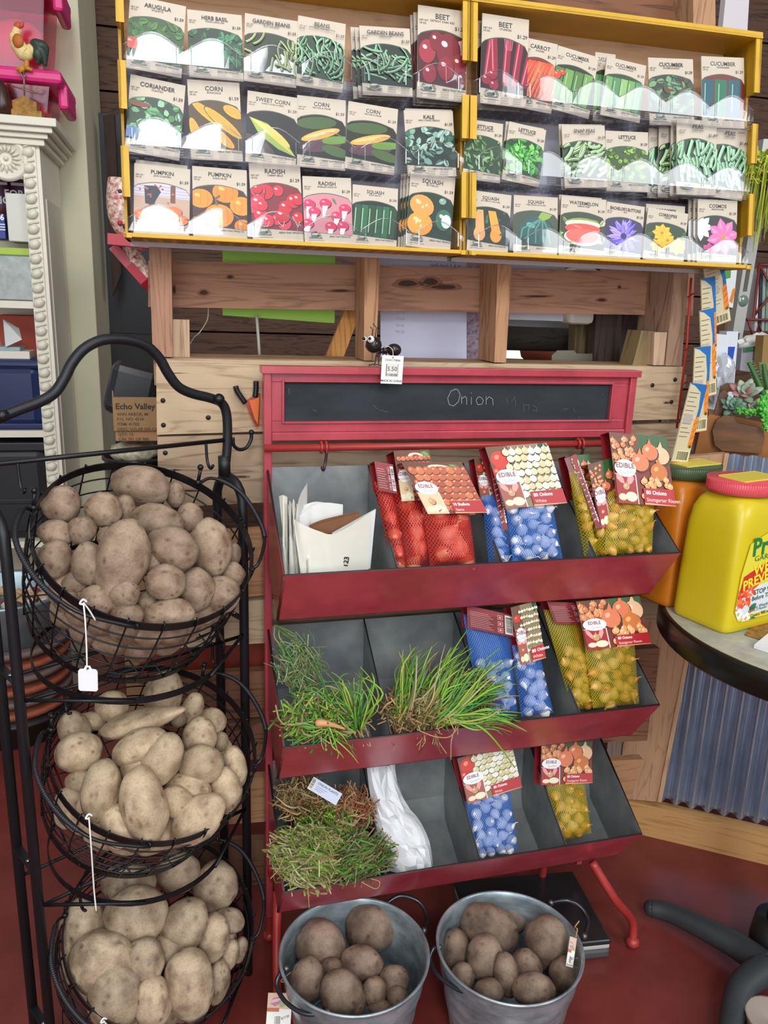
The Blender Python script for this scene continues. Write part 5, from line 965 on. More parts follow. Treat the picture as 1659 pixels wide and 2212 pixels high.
def clump(label, c, rx, ry, n, bz, u=.17, pal_=None, L=.022, r=.0010, cat='bunch of onion plants', d0=None, depth_=.02, tilt=.2):
    """a dense bundle of short dry blades: c px centre, radii in px"""
    R_ = random.Random(hash_(label)); P0 = sh(c[0], c[1], u, tilt, bz); t = thing('onion_plants', label, cat, Matrix.Translation(P0), 'bunches of green onion plants')
    mb = MB(); nr = SN*math.cos(tilt)+SZ*math.sin(tilt)
    for i in range(n):
        a = R_.uniform(0, 6.28); q = math.sqrt(R_.random()); p = sh(c[0]+rx*q*math.cos(a), c[1]+ry*q*math.sin(a), u, tilt, bz)+nr*depth_*(1-q*q)*R_.uniform(-.3, 1)
        d = (d0+V([R_.gauss(0, 1) for _ in range(3)])*.45).normalized() if d0 is not None else V([R_.gauss(0, 1) for _ in range(3)]).normalized()
        l = L*R_.uniform(.5, 1.3); k = V([R_.gauss(0, 1) for _ in range(3)])*l*.25
        cc = catmull([p-d*l, p+k, p+d*l], 3); mb.tube(cc, [r*R_.uniform(.7, 1.4)]*len(cc), gm(R_.choice(pal_ or DC)), 4)
    mb.part('leaves', t, kind='stuff'); return t
MIX = GC+DC
clump('grey green dried grass like bunch against the left wall of the middle bin', (645, 1440), 42, 52, 260, b2, .13, ['#7f9a6a', '#93a880', '#6a7a4a', '#8a7a58', '#5f8a4a'], .024, .0009, d0=(SX*.4-SZ*.6))
bunch('few long green blades rising at the far left of the middle bin', (650, 1450), [(596, 1352, .10), (602, 1380, .10), (612, 1400)], 12, b2, .004, .05, 10, u=.13)
clump('low tangle of onion tops along the front edge of the middle bin, left end', (690, 1555), 66, 42, 420, b2, .185, MIX+['#7da33c', '#6a9a3a'], .028, .0013)
bunch('bright green arching onion bunch in the second left quarter of the middle bin', (770, 1570), [(692, 1438), (762, 1425), (800, 1445), (790, 1480), (720, 1460), (640, 1500), (660, 1530)], 60, b2, .008, .08, 24, u=.185, bow=.03)
bunch('onion blades spilling over the bin front below the orange root', (700, 1565), [(727, 1636, .23), (620, 1575, .2), (755, 1612, .23), (783, 1648, .225), (640, 1600)], 26, b2, .006, .15, 20, u=.2, bow=.012)
t = thing('onion_root', 'orange tan peeled onion root lying on the left bunch', 'onion', Matrix.Translation(sh(700, 1560, .215, .2, b2))); mb = MB(); mb.tube(catmull([sh(682, 1562, .215, .2, b2), sh(700, 1562, .22, .2, b2), sh(725, 1568, .215, .2, b2), sh(745, 1575, .21, .2, b2)], 4), [.004, .006, .0065, .006, .0055, .005, .0045, .004, .0035, .003, .0025, .002, .0015], gm('#d19a68'), 8); mb.part('root_bulb', t)
clump('dense brown rooted mat in the centre of the middle bin', (905, 1530), 70, 46, 480, b2, .18, DC+RC+['#6a8a3a'], .020, .0011)
bunch('upright onion bunch left of the blue bags, tips highest', (862, 1550), [(868, 1395), (895, 1385), (922, 1400), (948, 1405), (880, 1440)], 60, b2, .008, .15, 30, u=.18)
bunch('onion bunch leaning right in the middle bin', (905, 1560), [(1010, 1380), (985, 1400), (1000, 1440), (1020, 1420), (960, 1430)], 56, b2, .008, .12, 30, u=.185)
clump('brown matted roots against the barcode bag', (1005, 1500), 62, 44, 340, b2, .175, DC+RC, .020, .0011)
bunch('long onion bunch stretching over the blue bags', (940, 1560), [(1060, 1420, .21), (1100, 1440, .21), (1120, 1495, .21), (1090, 1470, .2), (1075, 1500)], 70, b2, .010, .08, 26, u=.195, bow=.02)
bunch('low onion bunch lying along the bin edge toward the right', (960, 1545), [(1130, 1540, .23), (1120, 1560, .225), (1140, 1575, .23), (1080, 1570, .22), (1050, 1560)], 60, b2, .007, .2, 20, u=.2, bow=.016)
mb = MB()
for pts in ([(1010, 1555, .22), (1050, 1580, .24), (1085, 1620, .245), (1112, 1658, .245)], [(985, 1568, .22), (975, 1600, .235), (974, 1642, .235)], [(900, 1575, .22), (935, 1590, .235), (970, 1592, .235), (990, 1570, .22)], [(1100, 1560, .225), (1120, 1572, .235), (1138, 1580, .235)]):
    c = catmull([sh(x, y, u, 0, b2) for x, y, u in pts], 6); mb.tube(c, [.0022*(1-.6*i/len(c)) if pts[0][0] == 1010 else .0010 for i in range(len(c))], gm('#7da82c' if pts[0][0] == 1010 else '#b08a60'), 6)
mb.top('onion_leaf', 'single bright onion leaf and loose roots hanging over the middle bin front', 'onion leaves')
# bottom bin bundles
clump('brown rooty onion bundle at the back of the bottom bin', (655, 1725), 54, 38, 460, b3, .135, RC+DC, .020, .0010, depth_=.03, tilt=.4)
clump('reddish brown rooty bundle under the white plant tag', (752, 1748), 50, 42, 460, b3, .14, RC+['#9a5a3a', '#8a4a30', '#b8946a'], .020, .0010, depth_=.03, tilt=.4)
clump('olive tangle of onion tops between the rooty bundles', (715, 1792), 62, 36, 420, b3, .155, MIX+['#6a7a2c', '#5a6a30'], .024, .0013, depth_=.04, tilt=.4)
clump('banded green bundle at the front left corner of the bottom bin', (665, 1850), 62, 58, 900, b3, .20, ['#7da33c', '#a8a870', '#6a7a3a', '#b5b080', '#8f8350', '#a3966a', '#5c6a30'], .026, .0012, d0=(SX*.75-SZ*.55), depth_=.035, tilt=.4)
clump('dark green bundle at the front of the bottom bin beside the crumpled bag', (775, 1850), 56, 40, 680, b3, .20, ['#4f7a2c', '#3d5a2a', '#6a7a4a', '#7d7a4a', '#5c8a3a', '#8a8a60', '#5c4a2c'], .024, .0011, d0=(SX*.8+SZ*.4), depth_=.03, tilt=.4)
bunch('bright green stalks at the lip of the bottom bin', (790, 1835), [(722, 1898, .21), (740, 1912, .215), (760, 1880, .2), (705, 1880, .2)], 9, b3, .003, 0, 4, u=.20, r0=.0034, bow=.004, pal_=['#6ab52c', '#56a03a', '#86c84a'])
bunch('pale stalks with white tips poking left from the bottom bin', (640, 1760), [(583, 1728, .15), (600, 1770, .14), (604, 1745, .14)], 8, b3, .003, .6, 4, u=.14, r0=.0022, bow=.003, pal_=['#c9ad78', '#b8935c'])
mb = MB()
for pts in ([(612, 1855, .215), (600, 1880, .225), (584, 1898, .23)], [(664, 1905, .22), (666, 1935, .235), (668, 1962, .235)], [(780, 1905, .22), (812, 1920, .23), (820, 1905, .23), (800, 1898, .22)], [(835, 1880, .20), (860, 1850, .20), (850, 1820, .19), (820, 1790, .19)]):
    c = catmull([sh(x, y, u, 0, b3) for x, y, u in pts], 6); mb.tube(c, .0008, gm('#b08f60'), 5)
mb.top('loose_roots', 'thin loose roots trailing over the bottom bin front', 'roots')
mbp = MB(); o = sh(672, 1688, .17, .4, b3); xd = (sh(712, 1712, .17, .4, b3)-o).normalized(); nn = SN*math.cos(.4)+SZ*math.sin(.4); Mt = basis(o, xd, nn.cross(xd), nn); wd_ = (sh(735, 1722, .17, .4, b3)-o).length
mbp.bb(0, wd_, -.013, .009, 0, .0006, mat('#ccd3e6', .5), Mt); A = Art(mbp, Mt, .0007); A.barcode(0, -.012, .008, .008, True); A.text('ONION PLANTS', .012, .002, .004, '#3f4a6a', 'l')
for i in range(3): A.rect(.012, -.002-.003*i, .012+.022-.004*i, -.0013-.003*i, '#7a84a3')
mbp.top('plant_tag', 'pale blue barcode tag tucked into the rooty bundles', 'tag')
# ================================================================ wire basket rack
RY = .7634; RF = frame(-.3839, 1.1238, RY); RX = RF.to_3x3().col[0].copy(); RN = -RF.to_3x3().col[1].copy(); RO_ = RF.to_translation(); RWH = .181
def rp(a, u, z): return RO_+RX*a+RN*u+SZ*z
def rh(px, py, u=0): return hit(px, py, RO_+RN*u, RN)
bkm = mat('#17181b', .35, .3); bkm2 = mat('#1b1c20', .45, .2)
rk = thing('wire_rack', 'black metal three-tier rack with arched handle holding the potato baskets', 'rack', RF)
ZT = .956
for sg in (-1, 1):
    mb = MB(); a = sg*RWH; R_ = .0384
    pth = [rp(a, R_, .0), rp(a, R_, ZT-.06)]+[rp(a, R_*math.cos(t), ZT-.042+.042*math.sin(t)) for t in [math.pi*i/10 for i in range(1, 10)]]+[rp(a, -R_, ZT-.06), rp(a, -R_, 0)]
    mb.tube(pth, .0078, bkm2, 10); mb.part('side_frame', rk)
    for z in (.72, .42, .12):
        mb = MB(); mb.bb(a-.006, a+.006, -R_, R_, z-.001, z+.001, bkm2, RF); mb.ball(rp(a, .01, z+.003), (.004, .004, .002), mat('#9a9a9a', .3, .9), 1); mb.part('side_brace', rk)
arch_px = [(485, 1024), (491, 960), (490, 900), (480, 872), (455, 860), (415, 850), (385, 835), (362, 805), (345, 775), (318, 748), (285, 736), (250, 732), (215, 736), (180, 755), (155, 785), (140, 815), (118, 848), (85, 868), (40, 885), (0, 902), (-45, 925), (-60, 960), (-58, 1000)]
pa = catmull([rh(x, y) for x, y in arch_px], 4); mb = MB(); mb.tube(pa, .0075, bkm2, 12); mb.tube([rh(485, 1027), rh(484, 985)], .0098, bkm2, 10); mb.ball(rh(473, 862, .01), .009, bkm, 2)
mb.ball(rh(5, 898, .01), .009, bkm, 2); mb.part('arched_handle', rk)
mb = MB(); ZBR = 1.017; mb.tube([rp(-RWH-.01, 0, ZBR), rp(RWH+.0, 0, ZBR)], .0036, bkm, 8); mb.part('top_bar', rk)
for x in (445, 38):
    mb = MB(); p = rh(x, 968 if x > 100 else 1000); p = p.copy(); p.z = ZBR; c = catmull([p, p-SZ*.03+RN*.003, p-SZ*.04+RN*.012, p-SZ*.034+RN*.02], 5); mb.tube(c, .0024, bkm, 8); mb.part('hook', rk)
mb = MB(); mb.tube(catmull([rh(503, 945), rh(505, 962), rh(517, 971), rh(532, 967), rh(542, 950), rh(543, 938)], 5), .003, bkm, 8); mb.ball(rh(543, 934), .0048, bkm, 2); mb.part('side_hook', rk)
BC = [(.0693, .899, .5817), (.0695, .566, .5005), (.0612, .232, .5587)]; BR_ = .155
def ringpts(c, r, tilt, n=48, a0=0, a1=2*math.pi, closed=True):
    e2 = -RN*math.cos(tilt)+SZ*math.sin(tilt)
    return [c+RX*r*math.cos(a0+(a1-a0)*i/n)+e2*r*math.sin(a0+(a1-a0)*i/n) for i in range(n if closed else n+1)]
def band(mb, P, h, ax, th, m):
    n = len(P); c = sum(P, V())/n; vs = []
    for p in P:
        o = (p-c).normalized(); vs += [p-ax*h/2, p+ax*h/2, p+ax*h/2-o*th, p-ax*h/2-o*th]
    mb.add(vs, [[i*4+k, ((i+1) % n)*4+k, ((i+1) % n)*4+(k+1) % 4, i*4+(k+1) % 4] for i in range(n) for k in range(4)], m, False)
ORD = ('top', 'middle', 'bottom')
bask = []
for k, (u, z, tl) in enumerate(BC):
    c = rp(0, u, z); ax = SZ*math.cos(tl)+RN*math.sin(tl); t2 = tl-.05; ax2 = SZ*math.cos(t2)+RN*math.sin(t2)
    cb2 = rp(0, u-.09, z-.129); rb = .141
    t = thing('wire_basket', '%s round black wire basket heaped with %s potatoes' % (ORD[k], ('brown', 'tan oblong', 'large knobby tan')[k]), 'wire basket', Matrix.Translation(c), 'wire baskets on the rack'); bask.append((c, ax, t))
    mb = MB(); R1 = ringpts(c, BR_, tl, 64); band(mb, R1, .014, ax, .0018, bkm); mb.part('rim_band', t)
    mb = MB(); R2 = ringpts(cb2, rb, t2, 64); band(mb, R2, .010, ax2, .0018, bkm); mb.part('base_band', t)
    mb = MB()
    for j in range(1, 6):
        f = j/6; mb.tube([a.lerp(b, f)*1.0+(((a.lerp(b, f))-(c.lerp(cb2, f))).normalized()*.004*math.sin(math.pi*f)) for a, b in zip(R1, R2)], .0013, bkm, 6, True)
    for j in range(0, 64, 3):
        a, b = R1[j], R2[j]; o = (a-c).normalized(); mb.tube([a+ax*.009-o*.003, a+ax*.009+o*.0015, a+o*.002, a.lerp(b, .5)+o*.005, b+o*.001], .0013, bkm, 6)
    bc_ = cb2-ax2*.012
    for j in range(-4, 5):
        x = j*.03; hw = math.sqrt(rb*rb-x*x); e2 = -RN*math.cos(t2)+SZ*math.sin(t2)
        mb.tube([cb2+RX*x+e2*hw, bc_+RX*x+e2*hw*.5, bc_+RX*x-e2*hw*.5, cb2+RX*x-e2*hw], .0013, bkm, 6); mb.tube([cb2+e2*x+RX*hw, bc_+e2*x+RX*hw*.5, bc_+e2*x-RX*hw*.5, cb2+e2*x-RX*hw], .0013, bkm, 6)
    mb.part('wire_mesh', t)
    # hoop of the rack that carries the basket
    hz_ = z-.191; hc = rp(0, .0, hz_); mb = MB(); t3 = .136; ax3 = SZ*math.cos(t3)+RN*math.sin(t3)
    band(mb, ringpts(hc, .143, t3, 56), .010, ax3, .0018, bkm); mb.part('basket_hoop', rk)
    mb = MB(); zz = hz_-.012
    mb.tube([rp(-RWH, .038, zz-.004), rp(RWH, .038, zz-.004)], .003, bkm, 8); mb.tube([rp(-RWH, -.038, zz+.002), rp(RWH, -.038, zz+.002)], .003, bkm, 8)
    mb.tube([rp(-RWH, .038, zz), rp(-.06, .132, zz-.004)], .0028, bkm, 8); mb.tube([rp(RWH, .038, zz), rp(.06, .132, zz-.004)], .0028, bkm, 8)
    for a in (-.12, .12): mb.tube(catmull([rp(a, .038, zz), rp(a, .038, zz-.03), rp(a, .045, zz-.038), rp(a, .055, zz-.034)], 4), .0025, bkm, 6)
    mb.part('support_bars', rk)
    # folded side handles with coil grips
    e2 = -RN*math.cos(tl)+SZ*math.sin(tl); on = ax
    def rim(ang, out=0, upz=0): return c+RX*(BR_+out)*math.cos(ang)+e2*(BR_+out)*math.sin(ang)+on*upz
    for sg in (0, 1):
        a0, a1 = ((2.55, 4.2) if sg == 0 else (.62, -.62)); am_ = (a0+a1)/2
        P = catmull([rim(a0, 0, .0), rim(a0+(am_-a0)*.15, .012, .018), rim(a0+(am_-a0)*.55, .022, .022), rim(am_, .022, .018), rim(a1-(a1-am_)*.55, .02, .014), rim(a1-(a1-am_)*.1, .008, .008), rim(a1, 0, 0)], 6)
        mb = MB(); mb.tube(P, .0026, bkm, 8)
        g = P[6:-14] if sg == 0 else P[8:-12]; lo = []
        for i in range(len(g)-1):
            for q in range(10): lo.append(g[i].lerp(g[i+1], q/10))
        mb.tube(lo, [.0036+.0007*math.sin(i*2.1) for i in range(len(lo))], mat('#25272b', .4, .3), 8)
        mb.ball(P[0]+on*.006, .0052, bkm, 2); mb.tube([P[0], P[0]+on*.02+SZ*.01], .003, bkm, 6); mb.ball(P[0]+on*.02+SZ*.014, .005, bkm, 2); mb.ball(P[-1], .005, bkm, 2); mb.part('handle', t)
# ================================================================ potatoes
def potmat(a, b, name):
    m = bpy.data.materials.new(name); m.use_nodes = True; nt = m.node_tree; bs = nt.nodes['Principled BSDF']; bs.inputs['Roughness'].default_value = .62; bs.inputs['Specular IOR Level'].default_value = .3
    tc = nt.nodes.new('ShaderNodeTexCoord'); oi = nt.nodes.new('ShaderNodeObjectInfo'); n1 = nt.nodes.new('ShaderNodeTexNoise'); n1.inputs['Scale'].default_value = 28; n1.inputs['Detail'].default_value = 5
    n2 = nt.nodes.new('ShaderNodeTexNoise'); n2.inputs['Scale'].default_value = 320; n2.inputs['Detail'].default_value = 4
    nt.links.new(tc.outputs['Object'], n1.inputs[0]); nt.links.new(tc.outputs['Object'], n2.inputs[0])
    cr = nt.nodes.new('ShaderNodeValToRGB'); cr.color_ramp.elements[0].position = .35; cr.color_ramp.elements[0].color = lin(b); cr.color_ramp.elements[1].position = .62; cr.color_ramp.elements[1].color = lin(a); nt.links.new(n1.outputs['Fac'], cr.inputs[0])
    hs = nt.nodes.new('ShaderNodeHueSaturation'); mr = nt.nodes.new('ShaderNodeMapRange'); mr.inputs[3].default_value = .84; mr.inputs[4].default_value = 1.12; nt.links.new(oi.outputs['Random'], mr.inputs[0]); nt.links.new(mr.outputs[0], hs.inputs['Value']); nt.links.new(cr.outputs[0], hs.inputs['Color'])
    m2 = nt.nodes.new('ShaderNodeMix'); m2.data_type = 'RGBA'; m2.blend_type = 'MULTIPLY'; c2 = nt.nodes.new('ShaderNodeValToRGB'); c2.color_ramp.elements[0].position = .36; c2.color_ramp.elements[0].color = (.72, .68, .64, 1); c2.color_ramp.elements[1].position = .5
    nt.links.new(n2.outputs['Fac'], c2.inputs[0]); m2.inputs[0].default_value = .55; nt.links.new(hs.outputs[0], m2.inputs[6]); nt.links.new(c2.outputs[0], m2.inputs[7])
    at = nt.nodes.new('ShaderNodeAttribute'); at.attribute_name = 'eye'; m3 = nt.nodes.new('ShaderNodeMix'); m3.data_type = 'RGBA'; nt.links.new(at.outputs['Fac'], m3.inputs[0]); nt.links.new(m2.outputs[2], m3.inputs[6]); d = lin(b); m3.inputs[7].default_value = (d[0]*.5, d[1]*.42, d[2]*.36, 1); nt.links.new(m3.outputs[2], bs.inputs['Base Color'])
    bp = nt.nodes.new('ShaderNodeBump'); bp.inputs['Strength'].default_value = .35; bp.inputs['Distance'].default_value = .0012; nt.links.new(n2.outputs['Fac'], bp.inputs['Height']); nt.links.new(bp.outputs[0], bs.inputs['Normal'])
    return m
PM = [potmat('#a8917b', '#79614e', 'potato_skin_brown'), potmat('#c4ae90', '#967f65', 'potato_skin_tan'), potmat('#bba68b', '#806a56', 'potato_skin_mottled'), potmat('#957f6d', '#655245', 'potato_skin_dull')]
npot = 0
def potato(P, rx, ry, rz, rot, pm, label, group, Rb=None, knob=None, lvl=4):
    """P centre, axes in the viewing plane (rx right, ry up) and rz deep"""
    global npot; npot += 1; sd = npot*13.7; r = random.Random(npot)
    Rb = Rb or Matrix(((CR.x, CU.x, -fw.x), (CR.y, CU.y, -fw.y), (CR.z, CU.z, -fw.z))).to_4x4()
    Mx = Matrix.Translation(P) @ Rb @ Matrix.Rotation(rot, 4, 'Z')
    vs, fs = ico(lvl); eyes = [V((r.gauss(0, 1), r.gauss(0, 1), abs(r.gauss(.2, 1)))).normalized() for _ in range(r.randint(9, 15))]
    out = []; eye = []
    mb = MB(); kn = [V(q).normalized() for q in (knob or [])]
    for v in vs:
        q = 1+.085*noise.noise(v*1.15+V((sd, 0, 0)))+.04*noise.noise(v*2.6+V((0, sd, 0)))+.006*noise.noise(v*9+V((0, sd, 4)))
        for kk in kn: q += .42*math.exp(-((v-kk).length/.42)**2)
        e = 0
        for E_ in eyes:
            d = (v-E_).length
            if d < .32: q -= .040*math.exp(-(d/.09)**2)-.012*math.exp(-((d-.17)/.06)**2); e = max(e, math.exp(-(d/.08)**2)*.95)
        sq = 1+.05*(1-v.x*v.x)
        out.append(Mx @ V((v.x*rx*q, v.y*ry*q*sq, v.z*rz*q))); eye.append(e)
    mb.add(out, fs, PM[pm], True); mb.eye = eye
    mb.top('potato', label, 'potato', group, None, Mx)
def pots(L, c, ax, heap, R_, pm, group, lift=0.0, order=.0, sink=.0):
    """L: px, py, rx, ry, rot(deg, ccw), label[, knob]; centres on a gently domed heap over the plane (c, ax)"""
    n = len(L)
    for i, row in enumerate(L):
        px, py, rx, ry, rot, lb = row[:6]; kb = row[6] if len(row) > 6 else None
        p = hit(px, py, c, ax); rho = min(1, (p-c).length/R_); h = heap*(1-rho*rho)+lift-sink*rho*rho
        p = hit(px, py, c+ax*h, ax); d = depth(p); k = d/FOC; rz = (rx+ry)/2*k*.86
        p = p+ray(px, py)*(order*(n-1-i)/n)
        potato(p, rx*k*1.02, ry*k*1.02, rz, math.radians(rot), pm, lb, group, knob=kb)
T_ = [(378, 1068, 21, 28, 0, 'small pinkish potato peeking from behind the topmost one'), (270, 1100, 24, 30, 0, 'shaded potato wedged below the topmost potato'), (410, 1118, 30, 31, 0, 'potato half hidden right of the broad upper potato'), (505, 1197, 16, 24, 0, 'small potato at the right rim of the top basket'), (230, 1160, 20, 22, 0, 'dark potato glimpsed between the upper left ones'), (320, 1302, 26, 26, 0, 'dark potato in the gap above the front row'), (245, 1180, 22, 30, 0, 'shaded potato left of the big knobby one'), (330, 1215, 25, 25, 0, 'hidden potato right of the big knobby one'),
 (420, 1275, 44, 46, 0, 'shaded potato behind the pair at the lower right'), (500, 1242, 30, 27, 0, 'small potato near the right rim above the three-eyed one'), (165, 1258, 32, 22, 10, 'low brown potato behind the handle grip'), (150, 1300, 34, 24, 0, 'potato pressed against the left wires of the top basket'), (443, 1326, 26, 22, 0, 'small reddish potato at the front right rim'),
 (303, 1049, 62, 42, -10, 'largest smooth potato sitting topmost at the back of the top basket'), (133, 1089, 41, 40, 0, 'round potato with a smile shaped crease at the back left'), (178, 1146, 31, 29, 0, 'small round potato below the smiling one'), (223, 1101, 40, 37, -10, 'smooth egg shaped potato right of the smiling one'), (122, 1153, 40, 29, -8, 'flattened pinkish potato at the left rim'), (338, 1128, 57, 39, -10, 'broad potato directly below the topmost one'), (118, 1209, 38, 41, 0, 'large round potato at the left rim of the top basket'), (265, 1205, 56, 82, -12, 'biggest knobby upright potato in the middle of the top basket', [(0, -.9, .3)]),
 (191, 1218, 35, 45, 8, 'upright oval potato left of the big knobby one'), (455, 1184, 45, 61, 4, 'tall smooth potato at the right of the top basket'), (373, 1186, 57, 45, -20, 'wide tilted potato in the right middle of the top basket'), (478, 1284, 43, 39, 0, 'round potato with three dark eyes at the lower right'), (357, 1258, 43, 38, 0, 'round potato with a central eye below the wide tilted one'), (267, 1279, 36, 30, -30, 'small tilted potato above the front row'), (210, 1298, 38, 33, 0, 'roundish potato beside the string tag'), (275, 1328, 36, 26, 0, 'low potato at the front rim, left of the long yellowish one'), (365, 1327, 56, 33, 6, 'long yellowish potato lying at the front rim')]
c, ax, _ = bask[0]; pots(T_, c, ax, .035, BR_, 0, 'potatoes in the top basket', .004, .035, .034)
M_ = [(385, 1555, 18, 16, 0, 'tiny tan potato behind the long ones'), (200, 1558, 30, 18, -20, 'tan potato end behind the left bent one'), (478, 1602, 16, 20, 0, 'small tan potato at the right wires of the middle basket'), (405, 1702, 52, 30, -10, 'tan potato in shadow behind the front right one'), (175, 1690, 34, 26, 0, 'tan potato low behind the left oval'), (150, 1745, 34, 44, 0, 'tan potato seen through the left wires'), (300, 1668, 40, 34, 0, 'deep tan potato in the centre gap'),
 (353, 1500, 41, 52, -22, 'large mottled potato standing at the back of the middle basket'), (243, 1527, 37, 34, 0, 'grey tan round potato under the hoop'), (416, 1530, 23, 34, -18, 'narrow upright potato at the back right'), (458, 1558, 30, 28, 0, 'small round potato at the back right rim of the middle basket'), (160, 1577, 33, 41, 15, 'bent upright potato at the left back of the middle basket'), (293, 1562, 84, 25, 16, 'very long slim potato lying across the back', [(.95, .1, .2)]), (378, 1732, 38, 32, 0, 'tan potato between the upright and the front right one'), (345, 1642, 46, 62, -32, 'large lobed tan potato in the middle of the basket'), (168, 1625, 52, 40, 18, 'smooth oval potato at the left of the middle basket'),
 (303, 1614, 64, 36, 24, 'long oval potato on top in the middle basket'), (432, 1592, 38, 41, 0, 'upper half of the double potato at the right'), (435, 1651, 47, 41, 5, 'broad lower potato of the pair at the right'), (507, 1657, 26, 43, 10, 'tall narrow potato at the right rim of the middle basket'), (489, 1707, 33, 47, 8, 'smooth upright potato near the right rim, lower one'), (258, 1785, 38, 48, 20, 'low tan potato at the front rim left of the centre'), (217, 1708, 41, 64, -8, 'upright oblong potato in the left front'), (312, 1742, 48, 82, 12, 'longest upright potato at the front centre'), (428, 1768, 66, 42, 40, 'long potato tilted up to the right at the front rim')]
c, ax, _ = bask[1]; pots(M_, c, ax, .035, BR_, 1, 'potatoes in the middle basket', .004, .035, .034)
B_ = [(277, 1908, 58, 42, 0, 'large potato under the lower hoop at the back left'), (383, 1885, 48, 44, 0, 'potato with a pale eye under the lower hoop at the back right'), (360, 2050, 50, 30, 0, 'shaded potato behind the knobby one'), (470, 2120, 26, 46, -10, 'narrow shaded potato at the right rim of the bottom basket'), (152, 2075, 22, 46, 0, 'potato edge at the left rim of the bottom basket'),
 (467, 1915, 48, 53, -15, 'blemished potato at the back right of the bottom basket'), (182, 2003, 50, 62, 10, 'large dark topped potato at the left back of the bottom basket'), (495, 1990, 34, 26, -10, 'small lobed potato at the right back'), (518, 2052, 16, 28, -15, 'thin potato at the far right wires'), (496, 2062, 20, 32, -12, 'small finger shaped potato at the right'), (398, 2000, 50, 60, -30, 'mottled oval potato with grey patches'), (292, 1980, 70, 60, 12, 'big cleft potato in the upper middle of the bottom basket'), (460, 2025, 35, 50, -10, 'smooth upright potato with a bump at the right'),
 (225, 2080, 78, 62, -15, 'wide pale potato in the left middle of the bottom basket'), (312, 2072, 42, 44, 0, 'knobby potato with a reddish stub pointing down', [(.45, -.85, .3)]), (330, 2168, 40, 56, 0, 'pale potato between the two front ones'), (410, 2125, 53, 72, 5, 'huge oval potato at the front right of the bottom basket'), (248, 2150, 55, 68, 8, 'huge smooth potato at the front left of the bottom basket')]
c, ax, _ = bask[2]; pots(B_, c, ax, .03, BR_, 2, 'potatoes in the bottom basket', .004, .035, .034)
# the deeper layer seen through the wires
for k in range(3):
    c, ax, _ = bask[k]; e2 = -RN*math.cos(BC[k][2])+SZ*math.sin(BC[k][2]); r = random.Random(k+50)
    for i in range(20):
        lay = 0 if i < 11 else 1; a = -2.95+(i if not lay else i-11)*(.27 if not lay else .36); rr = .112 if not lay else .098; dn = .055 if not lay else .105
        p = c+(RX*math.cos(a)+e2*math.sin(a))*rr+((rp(0, BC[k][0]-.09, BC[k][1]-.129)-c)*(dn/.156))
        potato(p, r.uniform(.026, .034), r.uniform(.025, .030), .027, r.uniform(0, 3), (0, 1, 2)[k], 'potato in the lower layer seen through the wires of the %s basket' % ORD[k], 'lower layer potatoes in the %s basket' % ORD[k], lvl=3)
# string price tags
stg = mat('#e6e4de', .6)
def strtag(pts, label, card=True):
    c = [rh(x, y, u) for x, y, u in pts]; mb = MB(); t = thing('string_tag', label, 'price tag', Matrix.Translation(c[-1])); mb.tube(catmull(c, 5), .0010, stg, 6); e = catmull([c[0], rh(pts[0][0]+12, pts[0][1]+15, pts[0][2]), rh(pts[0][0]+26, pts[0][1]+38, pts[0][2])], 4)
    if card: mb.tube(e, .0010, stg, 6)
    mb.tube(catmull([c[0]+RX*.004, c[0]+SZ*.004, c[0]-RX*.004, c[0]-SZ*.002], 4), .0013, stg, 6)
    mb.part('string', t)
    if card:
        o = c[-1]; h = 60/FOC*depth(o); w_ = 42/FOC*depth(o); Mt = basis(o-SZ*h+V((0, 0, .006)), CR, SZ, CR.cross(SZ)) @ Matrix.Rotation(-.04, 4, 'Z'); mb = MB()
        pr = [(-w_/2, .002), (-w_/2+.002, 0), (w_/2-.002, 0), (w_/2, .002), (w_/2, h*.78), (w_*.42, h*.86), (w_*.2, h*.88), (w_*.12, h), (-w_*.12, h), (-w_*.2, h*.88), (-w_*.42, h*.86), (-w_/2, h*.78)]
        mb.prism([Mt @ V((x, y, 0)) for x, y in pr], Mt.to_3x3() @ V((0, 0, .0006)), mat('#e9e9ea', .5)); A = Art(mb, Mt, .0008); A.ell(0, h*.9, .0015, .0015, '#2a2a2a'); mb.part('card', t)
strtag([(180, 1302, .235), (184, 1340, .24), (187, 1400, .24), (188, 1448, .24)], 'blank white price tag hanging on a string from the top basket')
strtag([(192, 1765, .235), (197, 1830, .24), (203, 1920, .235), (208, 1968, .235)], 'white string without a card hanging from the middle basket', False)
strtag([(224, 2205, .23), (235, 2220, .23)], 'white string knotted on the bottom basket handle', False)
# ================================================================ buckets
gal = mat('#b4c2c8', .32, .6, .22, 16, .05, (1, 1, 2), 0, .5, '#7f9096')
def bucket(cx, cy, R_, label):
    O = V((cx, cy, 0)); t = thing('metal_bucket', label, 'bucket', Matrix.Translation(O), 'galvanised buckets of potatoes'); H_ = .178
    mb = MB(); rb = R_*.74
    pr = [(0, .006), (rb, .006), (rb+.002, 0), (rb+.003, .004)]
    for i in range(1, 25):
        f = i/25; k = .0016*max(0, math.sin(f*60)) if (.25 < f < .45 or .75 < f < .9) else 0; pr.append((rb+(R_-rb)*f+k, H_*f))
    pr += [(R_, H_), (R_+.003, H_+.002), (R_+.0035, H_+.005), (R_+.001, H_+.007), (R_-.002, H_+.004)]
    for i in range(24, -1, -1):
        f = i/25; k = .0016*max(0, math.sin(f*60)) if (.25 < f < .45 or .75 < f < .9) else 0; pr.append((rb+(R_-rb)*f+k-.002, max(.008, H_*f)))
    pr.append((0, .008)); mb.lathe(pr, gal, Matrix.Translation(O), 72); mb.part('bucket_body', t)
    return t, O, H_
